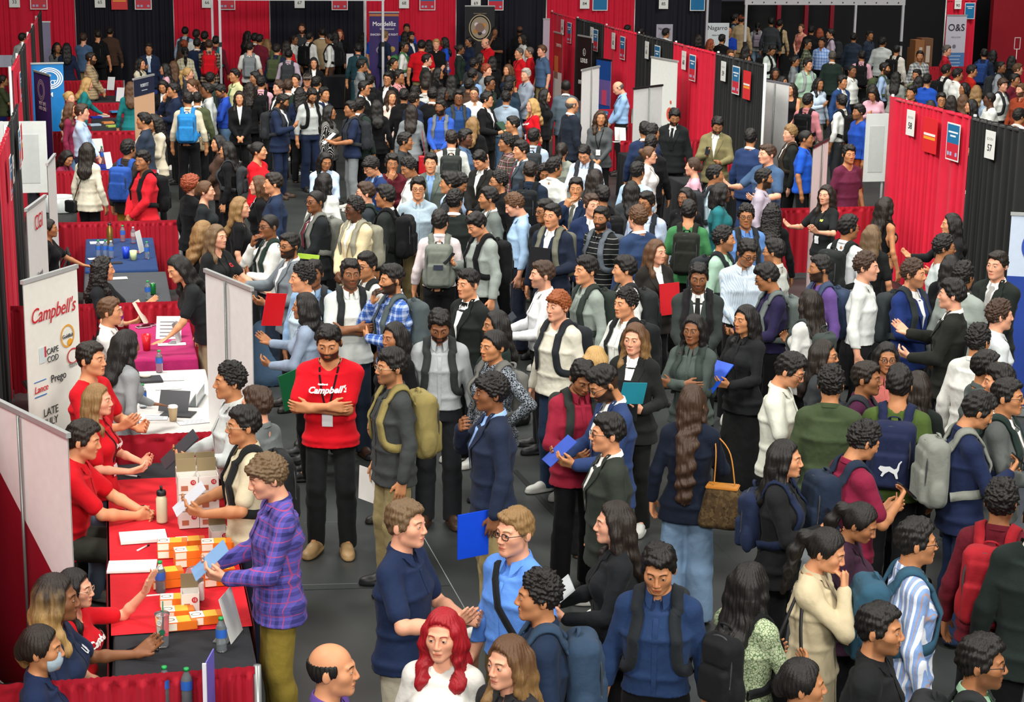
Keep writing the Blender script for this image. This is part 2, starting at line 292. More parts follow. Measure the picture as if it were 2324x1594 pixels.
# ------------------------------------------------------------------ hair, in head space (origin HC, facing -y)
HLY=[-.12,-.09,-.075,-.055,-.035,-.018,0.,.03,.06,.12]; HLZ=[.086,.082,.073,.052,.016,-.012,-.02,-.036,-.066,-.085]
def build_hair(st,lod):
    h=(.0048,.0075,.012)[lod]
    long_=st in('long','wavy','vlong','pony','bob','curl','half'); zb={'vlong':-.72,'long':-.40,'wavy':-.38,'half':-.36,'pony':-.40,'bob':-.17,'curl':-.40}.get(st,-.12)
    X=axis([(-.17,.17,h)] if long_ or st=='afro' else [(-.13,.13,h)]); Y=axis([(-.16,.24 if long_ or st=='bun' else .17,h)]); Z=axis([(zb-.03,.18,h*(1.4 if zb<-.3 else 1))])
    F=Field(X,Y,Z)
    T={'crop':(.005,.014),'full':(.008,.026),'curly':(.010,.031),'quiff':(.004,.026),'buzz':(.002,.004),'mop':(.013,.026),'side':(.006,.021)}.get(st,(.012,.018))
    if st=='bald':
        F.ell((0,.018,.022),(.083,.102,.09)); F.cut(lambda x,y,z: z-.045+.25*(y-.1)*0+0*x); F.cut(lambda x,y,z:(-.028-y)+0*(x+z))
    elif st=='hijab':
        F.ell((0,.012,.022),(.090,.112,.106),.03); F.cap((0,.03,-.06),(0,.03,-.17),.085,.12,.05)
        F.ell((0,-.095,-.018),(.060,.075,.085),.01,True)
    else:
        F.ell((0,.016,.026),(.077+T[0],.097+T[0],.088+T[0]*.7),.02)
        F.ell((0,.012,.052),(.069+T[1]*.35,.086+T[1]*.35,.066+T[1]),.03)
        fl={'full':(.012,-.045,.092,.056,.046,.034),'side':(.020,-.046,.088,.050,.044,.032),'quiff':(0,-.056,.098,.046,.036,.034),'crop':(0,-.05,.086,.052,.040,.026),'mop':(.01,-.062,.068,.066,.044,.034)}.get(st)
        if fl: F.ell(fl[:3],fl[3:],.03)
        if st=='afro': F.ell((0,.02,.03),(.125,.13,.125),.03)
    def line(x,y,z):
        zl=np.interp(y,HLY,HLZ); 
        if st=='mop': zl=zl-.034*np.exp(-((y+.09)/.035)**2)
        if st=='full': zl=zl-.012*np.exp(-((y+.09)/.03)**2)*(x>-.02)
        if st=='quiff': zl=np.where(y>-.055,np.maximum(zl,.026),zl)
        if long_ or st in('bun','clip'): zl=zl+.014*sst(-.04,-.075,y)+.012*np.exp(-(x/.022)**2)*sst(-.05,-.08,y)
        zl=zl+.004*np.sin(x*210)+.003*np.sin(x*390+y*310)
        if st=='mop': zl=zl-.03*sst(-.02,.03,y)
        return (zl-z)*.8+0*x
    if st not in('hijab','cap'): F.cut(line,.018)
    if st=='cap':
        F.F[:]=.25; F.ell((0,.012,.03),(.090,.110,.104),.01); F.cut(lambda x,y,z:.032-z+0*(x+y)); F.tor((0,-.10,.030),(0,-.10,.040),(.075,.085),(.075,.085),.012)
    def strand(pts,r,k=.03):
        for a,b in zip(pts[:-1],pts[1:]): F.cap(a[0],b[0],a[1],b[1],k)
    if st in('long','wavy','vlong','bob','curl','half'):
        b={'bob':-.15,'vlong':-.70}.get(st,-.36); w=1.25 if st in('wavy','curl','half') else 1.
        for s in (-1,1):
            strand([((s*.068,-.022,.03),.024*w),((s*.083,-.004,-.05),.026*w),((s*.086,.012,-.13),.026*w)]+([] if st=='bob' else [((s*.092,-.035 if s<0 or st=='half' else .03,-.22),.027*w),((s*.085,-.055 if s<0 or st=='half' else .06,max(b,-.32)),.018)]),0)
        xs=(-.06,-.03,0,.03,.06) if st!='vlong' else (-.035,0,.035)
        for x in xs:
            strand([((x*1.05,.070,.02),.040),((x*1.15,.082,-.08),.034*w),((x*1.2,.098,-.17),.032*w)]+([] if st=='bob' else [((x*1.1,.150,-.27),.032*w)]+([((x,.176,-.40),.028*w),((x,.178,-.55),.026*w)] if st=='vlong' else [])+[((x,.178 if st=='vlong' else .170,b+.04*abs(x)*10),.018)]),0,.04)
    if st=='pony': strand([((0,.098,.045),.028),((0,.150,.03),.034),((0,.165,-.08),.036),((0,.15,-.20),.032),((0,.14,-.34),.012)],0)
    if st=='bun': F.ell((0,.125,.05),(.045,.04,.045),.02)
    if st=='clip': F.ell((0,.115,-.005),(.034,.034,.055),.02)
    P,Q=F.nets(); N=vnorm(P,Q)
    if st in('curly','afro','curl','mop'):
        a=.0085 if st!='mop' else .006; m=a*(np.abs(nz(P,125,3))*1.3+nz(P,220,5)*.7-.5)
    elif st in('hijab','cap','buzz'): m=folds(P,.003 if st=='hijab' else 0,4,60)
    else:
        az=np.arctan2(P[:,0],P[:,1]-.02); u=az*26+nz(P,30,8)*2.2; m=.0018*np.sin(u)+.0014*np.sin(2.3*u+1)+.003*nz(P,55,9)+(.0055*nz(P*V(1,1,1.3),85,13)+.003*np.abs(nz(P,170,15)) if st in('crop','full','side','quiff') else 0)
        if st in('wavy','half','vlong'): m=m+.006*np.sin(P[:,2]*55+az*4+nz(P,18,2))*sst(-.06,-.14,P[:,2])
        if st in('long','wavy','vlong','half','pony','bob'): m=np.where(P[:,2]<-.04,m*1.5,m)
    P=P+N*m[:,None]
    return P,Q
# ------------------------------------------------------------------ post deformations
def rotm(yaw,pit,rol=0):
    cy,sy=math.cos(yaw),math.sin(yaw); cp,sp=math.cos(pit),math.sin(pit); cr,sr=math.cos(rol),math.sin(rol)
    Rz=np.array([[cy,-sy,0],[sy,cy,0],[0,0,1]]); Rx=np.array([[1,0,0],[0,cp,-sp],[0,sp,cp]]); Ry=np.array([[cr,0,sr],[0,1,0],[-sr,0,cr]])
    return Rz@Rx@Ry
def head_deform(P,hy,hp):
    w=sst(1.465,1.555,P[:,2])*(np.hypot(P[:,0],P[:,1]-.0)<.16); out=P.copy()
    R=rotm(hy,hp); Q=(P-NP)@R.T+NP; return P+(Q-P)*w[:,None]
def lean_deform(P,a):
    if a==0: return P
    w=sst(.86,1.16,P[:,2]); ang=-a*w; o=P.copy(); c=V(0,.02,.92)
    y,z=P[:,1]-c[1],P[:,2]-c[2]; ca,sa=np.cos(ang),np.sin(ang)
    # positive lean tips the chest towards -y
    o[:,1]=c[1]+y*ca+z*sa*1.0; o[:,2]=c[2]-y*sa+z*ca
    return o
# ------------------------------------------------------------------ materials
def lin(h):
    h=h.lstrip('#'); o=[]
    for i in (0,2,4):
        c=int(h[i:i+2],16)/255; o.append(c/12.92 if c<=.04045 else ((c+.055)/1.055)**2.4)
    return (*o,1)
class NT:
    def __init__(s,name):
        s.m=bpy.data.materials.new(name); s.m.use_nodes=True; s.t=s.m.node_tree; s.b=s.t.nodes['Principled BSDF']
    def new(s,ty,**k):
        n=s.t.nodes.new(ty)
        for a,b in k.items(): setattr(n,a,b)
        return n
    def put(s,sock,v):
        if isinstance(v,bpy.types.NodeSocket): s.t.links.new(v,sock)
        elif v is not None: sock.default_value=v
    def M(s,op,a,b=None,c=None):
        n=s.new('ShaderNodeMath',operation=op); s.put(n.inputs[0],a); s.put(n.inputs[1],b); s.put(n.inputs[2],c); return n.outputs[0]
    def mix(s,f,a,b):
        n=s.new('ShaderNodeMix',data_type='RGBA'); s.put(n.inputs[0],f); s.put(n.inputs[6],a); s.put(n.inputs[7],b); return n.outputs[2]
    def step(s,x,a,b):
        n=s.new('ShaderNodeMapRange'); n.interpolation_type='SMOOTHSTEP'; s.put(n.inputs[0],x); s.put(n.inputs[1],a); s.put(n.inputs[2],b); return n.outputs[0]
    def xyz(s,v):
        n=s.new('ShaderNodeSeparateXYZ'); s.put(n.inputs[0],v); return n.outputs
    def obj(s): return s.new('ShaderNodeTexCoord').outputs['Object']
    def noise(s,sc,vec=None,d=2.):
        n=s.new('ShaderNodeTexNoise'); n.inputs['Scale'].default_value=sc; n.inputs['Detail'].default_value=d
        if vec is not None: s.put(n.inputs['Vector'],vec)
        return n.outputs['Fac']
    def bump(s,h,st=.3,dist=.01):
        n=s.new('ShaderNodeBump'); n.inputs['Strength'].default_value=st; n.inputs['Distance'].default_value=dist; s.put(n.inputs['Height'],h); s.put(s.b.inputs['Normal'],n.outputs[0])
    def set(s,col=None,ro=None,sp=None,**k):
        if col is not None: s.put(s.b.inputs['Base Color'],col)
        if ro is not None: s.put(s.b.inputs['Roughness'],ro)
        if sp is not None: s.b.inputs['Specular IOR Level'].default_value=sp
        for a,b in k.items(): s.b.inputs[a.replace('_',' ')].default_value=b
        return s.m
MC={}
def memo(f):
    def g(*a):
        k=(f.__name__,)+a
        if k not in MC: MC[k]=f(*a)
        return MC[k]
    return g
@memo
def plain(col,ro=.6,sp=.4,metal=0.):
    n=NT('surface_'+col); n.b.inputs['Metallic'].default_value=metal
    o=n.obj(); f=n.noise(14,o); c=lin(col); n.set(n.mix(f,tuple(x*.92 for x in c[:3])+(1,),tuple(min(1,x*1.06) for x in c[:3])+(1,)),ro,sp); return n.m
@memo
def glass(col='e8f2f4',ro=.05):
    n=NT('clear_plastic'); n.set(lin(col),ro,.5); n.b.inputs['Transmission Weight'].default_value=.85; n.b.inputs['IOR'].default_value=1.25; return n.m
@memo
def cloth(col,pat='',c2='ffffff',c3='000000'):
    n=NT('cloth_'+pat+col); o=n.obj(); x,y,z=n.xyz(o); base=lin(col)
    f=n.noise(9,o,3); c=n.mix(f,tuple(v*.9 for v in base[:3])+(1,),tuple(min(1,v*1.08) for v in base[:3])+(1,))
    def band(u,w,duty,ph=0.):
        t=n.M('FRACT',n.M('MULTIPLY_ADD',u,1/w,ph+40)); return n.M('LESS_THAN',t,duty)
    if pat=='plaid':
        u=n.M('ADD',x,n.M('MULTIPLY',y,.7)); A=band(u,.075,.30); B=band(z,.075,.30); C=band(u,.075,.07,.42); D=band(z,.075,.07,.42)
        k=n.M('MULTIPLY',n.M('ADD',A,B),.42); c=n.mix(k,c,lin(c2)); c=n.mix(n.M('MULTIPLY',n.M('MAXIMUM',C,D),.75),c,lin(c3))
    elif pat=='vstripe':
        u=n.M('ADD',x,n.M('MULTIPLY',y,.8)); c=n.mix(band(u,.052,.36),c,lin(c2)); c=n.mix(n.M('MULTIPLY',band(u,.052,.10,.45),.8),c,lin(c3))
    elif pat=='pin': c=n.mix(band(n.M('ADD',x,n.M('MULTIPLY',y,.8)),.018,.22),c,lin(c2))
    elif pat=='hstripe': c=n.mix(band(z,.055,.10),c,lin(c2))
    elif pat=='floral':
        v=n.new('ShaderNodeTexVoronoi',feature='DISTANCE_TO_EDGE'); v.inputs['Scale'].default_value=62; n.put(v.inputs['Vector'],o)
        q=n.noise(60,o); c=n.mix(n.step(n.M('ADD',v.outputs[0],n.M('MULTIPLY',q,.35)),.22,.30),lin(c2),c)
    elif pat=='camo':
        q=n.noise(26,o,2); c=n.mix(n.step(q,.50,.56),c,lin(c2)); c=n.mix(n.step(n.noise(34,n.M('ADD',x,3) if 0 else o,1),.60,.64),c,lin(c3))
    w=n.noise(420,o,1); g=n.noise(15,o,4)
    n.bump(n.M('ADD',n.M('MULTIPLY',w,.12),n.M('MULTIPLY',g,1.0)),.5,.014)
    n.set(c,.85,.14); n.b.inputs['Sheen Weight'].default_value=.03; n.b.inputs['Sheen Roughness'].default_value=.5
    return n.m
SKIN={'1':'dc9f81','2':'cf9069','3':'b87e56','4':'a06b47','5':'825437','6':'5c3a28'}
HAIR={'k':'14110f','d':'1f1712','b':'38261a','c':'5a3d26','g':'8a6a41','y':'b8935a','r':'8e4a22','q':'a0131f','w':'a9a49c','e':'57514b','o':'8c3f22','t':'6d563c'}
@memo
def skin(tone,hc,beard,scalp):
    n=NT('skin_'+tone); at=n.new('ShaderNodeAttribute',attribute_name='hp'); x,y,z=n.xyz(at.outputs['Vector'])
    col=lin(SKIN[tone]); hr=lin(HAIR[hc]); ax=n.M('ABSOLUTE',x); f=n.noise(30,at.outputs['Vector'],3)
    c=n.mix(f,tuple(v*.93 for v in col[:3])+(1,),tuple(min(1,v*1.05) for v in col[:3])+(1,))
    red=(min(1,col[0]*1.05),col[1]*.74,col[2]*.70,1)
    front=n.M('LESS_THAN',y,-.045)
    def el(cx,cz,rx,rz,u=ax):
        return n.M('SQRT',n.M('ADD',n.M('POWER',n.M('MULTIPLY',n.M('SUBTRACT',u,cx),1/rx),2.),n.M('POWER',n.M('MULTIPLY',n.M('SUBTRACT',z,cz),1/rz),2.)))
    ck=n.M('MULTIPLY',n.step(el(.046,-.03,.03,.024),1.,.1),.18); c=n.mix(n.M('MULTIPLY',ck,front),c,red)
    nose=n.M('MULTIPLY',n.step(el(0,-.026,.02,.018),1.,.2),.35); c=n.mix(n.M('MULTIPLY',nose,front),c,red)
    nzv=n.noise(160,at.outputs['Vector'],2)
    if scalp:
        r=n.new('ShaderNodeValToRGB'); cr=r.color_ramp
        P=list(zip(HLY,HLZ)); e=cr.elements
        for i,(py,pz) in enumerate(P):
            q=e[i] if i<2 else e.new(.5)
            q.position=(py+.13)/.26; v=(pz+.1)/.2; q.color=(v,v,v,1)
        n.put(r.inputs[0],n.M('MULTIPLY_ADD',y,1/.26,.5)); zl=n.M('MULTIPLY_ADD',r.outputs[0],.2,-.1)
        d=n.M('SUBTRACT',z,zl); m=n.step(n.M('ADD',d,n.M('MULTIPLY',n.M('SUBTRACT',nzv,.5),.012)),-.004,.010)
        m=n.M('MULTIPLY',m,n.M('GREATER_THAN',z,-.09)); m=n.M('MULTIPLY',m,n.M('LESS_THAN',ax,.0835))
        c=n.mix(n.M('MULTIPLY',m,.93),c,hr)
    brow=n.M('SUBTRACT',z,n.M('MULTIPLY_ADD',n.M('POWER',n.M('SUBTRACT',ax,.030),2.),-9.,.0275))
    bm=n.M('MULTIPLY',n.step(n.M('ABSOLUTE',brow),.0052,.0026),n.M('MULTIPLY',n.step(ax,.010,.016),n.step(ax,.053,.044)))
    c=n.mix(n.M('MULTIPLY',n.M('MULTIPLY',bm,front),.88),c,tuple(v*.7 for v in hr[:3])+(1,))
    lipd=el(0,-.066,.0235,.0105); lip=n.M('MULTIPLY',n.step(lipd,1.06,.8),front)
    if beard:
        lim=n.M('MULTIPLY_ADD',y,.36,-.010); d=n.M('SUBTRACT',lim,z); d=n.M('ADD',d,n.M('MULTIPLY',n.M('SUBTRACT',nzv,.5),.010))
        m=n.M('MULTIPLY',n.step(d,-.003,.007),n.M('MULTIPLY',n.step(z,-.142,-.118),n.step(y,.030,.012)))
        m=n.M('MULTIPLY',m,n.M('SUBTRACT',1.,lip)); c=n.mix(n.M('MULTIPLY',m,(.0,.45,.93)[beard]),c,tuple(v*.8 for v in hr[:3])+(1,))
    lc=(min(1,col[0]*.85+.06),col[1]*.52,col[2]*.52,1); c=n.mix(n.M('MULTIPLY',lip,.8),c,lc)
    ml=n.M('MULTIPLY',n.step(n.M('ABSOLUTE',n.M('ADD',z,.0662)),.0020,.0008),n.M('MULTIPLY',n.step(ax,.0235,.019),front)); c=n.mix(n.M('MULTIPLY',ml,.85),c,(col[0]*.22,col[1]*.10,col[2]*.10,1))
    e=el(.032,.0030,.0122,.0045); ew=n.M('MULTIPLY',n.step(e,1.04,.94),front); lash=n.M('MULTIPLY',n.M('MULTIPLY',n.step(e,1.38,1.15),n.M('GREATER_THAN',z,.0055)),front)
    c=n.mix(n.M('MULTIPLY',lash,.75),c,(.012,.009,.008,1)); c=n.mix(ew,c,(.50,.46,.43,1))
    ir=n.M('MULTIPLY',n.step(el(.0315,.0045,.0062,.0062),1.03,.93),ew); c=n.mix(ir,c,(.035,.018,.010,1)); c=n.mix(n.M('MULTIPLY',ir,n.step(el(.0315,.0045,.0028,.0028),1.05,.9)),c,(.004,.004,.004,1))
    n.set(c,.52,.32); n.bump(n.noise(300,at.outputs['Vector'],1),.06,.004)
    n.b.inputs['Subsurface Weight'].default_value=.0
    return n.m
@memo
def hairmat(hc,hi=''):
    n=NT('hair_'+hc); o=n.obj(); mp=n.new('ShaderNodeMapping'); mp.inputs['Scale'].default_value=(1,1,.12); n.put(mp.inputs['Vector'],o)
    f=n.noise(150,mp.outputs[0],2); g=n.noise(26,mp.outputs[0],2); c=lin(HAIR[hc]); k=1.6 if hc in 'kdb' else 1.15
    up=tuple(min(1,v*k+.004) for v in c[:3])+(1,)
    a=n.mix(f,tuple(v*.6 for v in c[:3])+(1,),up)
    if hi: x,y,z=n.xyz(o); a=n.mix(n.M('MULTIPLY',n.step(n.M('ADD',z,n.M('MULTIPLY',g,-.2)),.0,-.25),.8),a,lin(HAIR[hi]))
    n.set(a,.56,.35); n.bump(n.M('ADD',n.M('MULTIPLY',f,.6),n.M('MULTIPLY',g,.6)),.55,.006); n.b.inputs['Anisotropic'].default_value=.3
    return n.m
# ------------------------------------------------------------------ assembling people
COL=bpy.context.scene.collection
GC={}
def cached(key,f):
    if key not in GC: GC[key]=f()
    return GC[key]
def link(name,me,mat=None,parent=None,loc=(0,0,0),rot=None):
    if mat is not None and me is not None:            # one mesh per material, so that repeats share memory
        if len(me.materials)==0: me.materials.append(mat)
        elif me.materials[0]!=mat:
            def mk():
                m2=me.copy(); m2.materials[0]=mat; return m2
            me=cached(('mm',me.name,mat.name),mk)
    o=bpy.data.objects.new(name,me); COL.objects.link(o)
    o.location=loc
    if rot is not None: o.rotation_euler=rot
    if parent is not None: o.parent=parent
    return o
def tag(o,label,cat,group=None,kind=None):
    o['label']=label; o['category']=cat
    if group: o['group']=group
    if kind: o['kind']=kind
    return o
def torso_bvh(sx,kind):
    def mk():
        F=Field(axis([(-.3,.3,.008)]),axis([(-.22,.22,.008)]),axis([(.6,1.6,.009)])); put_torso(F,sx,TOPS[kind]['e'],.62); P,Q=F.nets()
        return BVHTree.FromPolygons([tuple(p) for p in P],[tuple(int(i) for i in q) for q in Q])
    return cached(('bvh',sx,kind),mk)
def on_front(b,x,z,off,back=False):
    s=1 if back else -1
    h=b.ray_cast(Vector((x,s*.6,z)),Vector((0,-s,0)))
    q=z
    while h[0] is None and q>z-.12: q-=.01; h=b.ray_cast(Vector((x,s*.6,q)),Vector((0,-s,0)))
    y=h[0].y if h[0] is not None else s*.10
    if back is None: return y
    return (x,y+s*off,z)
def grid_mesh(fn,nu,nv,flip=False):
    P=[fn(i/(nu-1),j/(nv-1)) for j in range(nv) for i in range(nu)]
    Q=[(j*nu+i,j*nu+i+1,(j+1)*nu+i+1,(j+1)*nu+i) for j in range(nv-1) for i in range(nu-1)]
    if flip: Q=[q[::-1] for q in Q]
    return np.array(P),np.array(Q)
def join(parts):
    o=0; P=[];Q=[]
    for p,q in parts: P.append(p); Q.append(q+o); o+=len(p)
    return np.concatenate(P),np.concatenate(Q)
def vpatch(sx,kind,zb=1.10,w=.062,zt=1.475):
    b=torso_bvh(sx,kind); return grid_mesh(lambda u,v:on_front(b,(u*2-1)*w*(v**.85),zb+(zt-zb)*v,.007),9,14)
def lapels(sx,kind,zb=1.10):
    b=torso_bvh(sx,kind); o=[]
    for s in (-1,1):
        def fn(u,v,s=s):
            inner=.060*(v**.9)-.006; wd=(.012+.062*sst(0,.72,v))*(1 if v<.74 else .72)*(1-.35*sst(.85,1,v))
            return on_front(b,s*(inner+wd*u),zb+.39*v+.0*u,.0125 if u>0.05 else .009)
        o.append(grid_mesh(fn,5,16,s<0))
    return join(o)
def strip(sx,kind,w0,w1,z0,z1,off,n=12):
    b=torso_bvh(sx,kind); return grid_mesh(lambda u,v:on_front(b,(u*2-1)*(w0+(w1-w0)*v),z0+(z1-z0)*v,off),3,n)
def collar(sx='m',kind='shirt',z0=1.462,hh=.040,gap=.34):
    n0=SEX[sx]['neck']; r0=n0+.010; r1=n0+.026; b=torso_bvh(sx,kind)
    n=22
    def fn(u,v):
        a=-math.pi/2+gap+(2*math.pi-2*gap)*u; e=abs(u-.5)*2; fr=sst(.72,1,e)
        prof=[(r0*.98,0),(r0*.96,hh),(r0*1.06,hh+.002),(r1+.020*fr,hh*.30-.034*fr)]
        k=v*3; i=min(2,int(k)); t=k-i; r=prof[i][0]*(1-t)+prof[i+1][0]*t; z=prof[i][1]*(1-t)+prof[i+1][1]*t
        x=r*math.cos(a); y=.014+r*math.sin(a)*1.02; zz=z0+z+.020*math.sin(a)-.004*fr
        if k>1.5 and y<.02:
            q=on_front(b,x,zz,.006)
            if b.ray_cast(Vector((x,-.6,zz)),Vector((0,1,0)))[0] is not None: y=min(y,q[1])
        return (x,y,zz)
    return grid_mesh(fn,n,8)
def tube_path(pts,w,t,up=None,closed=False):
    P=[];n=len(pts); pts=[V(*p) for p in pts]
    for i,p in enumerate(pts):
        d=unit(pts[min(i+1,n-1)]-pts[max(i-1,0)]); nrm=unit(up[i] if up is not None else V(0,0,1)); s=unit(np.cross(d,nrm)); nn=unit(np.cross(s,d))
        P+=[p+s*w-nn*t,p+s*w+nn*t,p-s*w+nn*t,p-s*w-nn*t]
    Q=[]
    for i in range(n-1):
        for k in range(4): Q.append((i*4+k,i*4+(k+1)%4,i*4+4+(k+1)%4,i*4+4+k))
    Q.append((0,1,2,3)); Q.append((n*4-1,n*4-2,n*4-3,n*4-4))
    return np.array(P),np.array(Q)
def spline(pts,m=6):
    pts=[V(*p) for p in pts]; o=[]
    for i in range(len(pts)-1):
        a=pts[max(i-1,0)];b=pts[i];c=pts[i+1];d=pts[min(i+2,len(pts)-1)]
        for k in range(m):
            t=k/m; o.append(.5*((2*b)+(c-a)*t+(2*a-5*b+4*c-d)*t*t+(-a+3*b-3*c+d)*t**3))
    o.append(pts[-1]); return o
def glasses_mesh():
    o=[]
    for s in (-1,1):
        sq=lambda v: math.copysign(abs(v)**.6,v); ring=[(s*.032+.0225*sq(math.cos(a)),-.101+.12*abs(.0215*math.cos(a)),.001+.0150*sq(math.sin(a))) for a in np.linspace(0,2*math.pi,21)]
        o.append(tube_path(ring,.0019,.0015,[V(0,-1,0)]*21)); o.append(tube_path([(s*.053,-.100,.006),(s*.076,-.05,.006),(s*.082,.015,.002)],.0012,.0018,[V(s,0,0)]*3))
    o.append(tube_path([(-.0105,-.106,.004),(0,-.110,.007),(.0105,-.106,.004)],.0012,.0012,[V(0,-1,0)]*3)); return join(o)
def lanyard(sx,kind):
    b=torso_bvh(sx,kind); o=[]
    for s in (-1,1):
        pts=[(s*.02,.085,1.475),(s*.055,.06,1.50),(s*.068,.01,1.495)]+[on_front(b,s*.066*(1-t)**.8,1.455-.33*t,.006) for t in np.linspace(.08,1,9)]
        o.append(tube_path(pts,.006,.0012,[V(s*.3,0,1)]*3+[V(0,-1,0)]*9))
    return join(o)
DIRS={'pack':0}
PACKSTRAP=[(.085,.185,1.33),(.088,.145,1.43),(.092,.06,1.492),(.098,-.035,1.475),(.108,-.118,1.395),(.118,-.150,1.27),(.135,-.130,1.13),(.158,-.02,1.085),(.130,.13,1.06)]
def pack_mesh(kind):
    w,d,hh=(.150,.085,.235) if kind=='b' else (.132,.065,.20)
    F=Field(axis([(-.20,.20,.011)]),axis([(.06,.40,.011)]),axis([(.84,1.46,.011)]))
    cz=1.20; cy=.130+d
    def rb(c,hs,r):
        def fn(x,y,z):
            qx=np.abs(x-c[0])-hs[0]+r; qy=np.abs(y-c[1])-hs[1]+r; qz=np.abs(z-c[2])-hs[2]+r
            return np.sqrt(np.maximum(qx,0)**2+np.maximum(qy,0)**2+np.maximum(qz,0)**2)+np.minimum(np.maximum(qx,np.maximum(qy,qz)),0)-r
        return fn
    def add(c,hs,r,k): F.put(rb(c,hs,r),V(*c)-V(*hs),V(*c)+V(*hs),k)
    add((0,cy,cz),(w,d,hh),.065,.02); add((0,cy+d*.9,cz-.08),(w*.80,.045,hh*.52),.035,.012); add((0,cy+d*.8,cz+.10),(w*.72,.035,.07),.03,.012)
    for s in (-1,1): F.ell((s*w*.97,cy,cz-.12),(.03,d*.7,.09),.02)
    P,Q=F.nets(); N=vnorm(P,Q); P=P+N*folds(P,.006,41,30)[:,None]; return P,Q
def strap_mesh(sx='m',top='shirt'):
    o=[]; b=torso_bvh(sx,top)
    for s in (-1,1):
        pts=spline([(s*a,bb,c) for a,bb,c in PACKSTRAP],5); q=[];up=[]
        for i,pp in enumerate(pts):
            lo,nn,_,_=b.find_nearest(Vector(pp)); nn=V(*nn); lo=V(*lo); t=i/(len(pts)-1); w=1-sst(.0,.10,.10-t)-sst(.90,1.,t); w=max(0,min(1,w)); q.append(pp*(1-w)+(lo+nn*.012)*w); up.append(unit(nn))
        o.append(tube_path(q,.030,.0075,up))
    return join(o)
def handle_mesh(): return tube_path(spline([(-.035,.175,1.425),(-.025,.19,1.455),(.025,.19,1.455),(.035,.175,1.425)],4),.010,.004,[V(0,-.2,1)]*13)
def zip_mesh(kind='b'):
    a,b=(1,0) if kind=='b' else (.86,.052)
    pts=spline([(x*a,y-b,z-b*.3) for x,y,z in ((-.115,.300,1.14),(-.118,.295,1.30),(-.07,.28,1.39),(0,.275,1.41),(.07,.28,1.39),(.118,.295,1.30),(.115,.300,1.14))],5)
    return tube_path(pts,.006,.004,[V(0,1,.2)]*len(pts))
def dmesh(key,fn,lean=0.,dz=0.):
    def mk():
        P,Q=cached(('raw',)+key,fn); P=np.asarray(P,float)
        if lean: P=lean_deform(P,lean)
        if dz: P=P+V(0,0,dz)
        return qmesh(key[0],P,Q)
    return cached(('me',lean,dz)+key,mk)
def body_mesh(sx,pose,lk,lod,hy,hp,lean):
    def mk():
        P,Q=cached(('bodyraw',sx,pose,lk,lod),lambda: build_body(sx,pose,lk,lod)); hpv=P-HC
        P2=head_deform(P,hy,hp); P2=lean_deform(P2,lean); return qmesh('body',P2,Q,hpv)
    return cached(('body',sx,pose,lk,lod,hy,hp,lean),mk)
TOPNAME={'tee':'t_shirt','polo':'polo_shirt','shirt':'shirt','over':'overshirt','hood':'sweatshirt','suit':'jacket','coat':'coat','knit':'knit_top','tank':'sleeveless_top'}
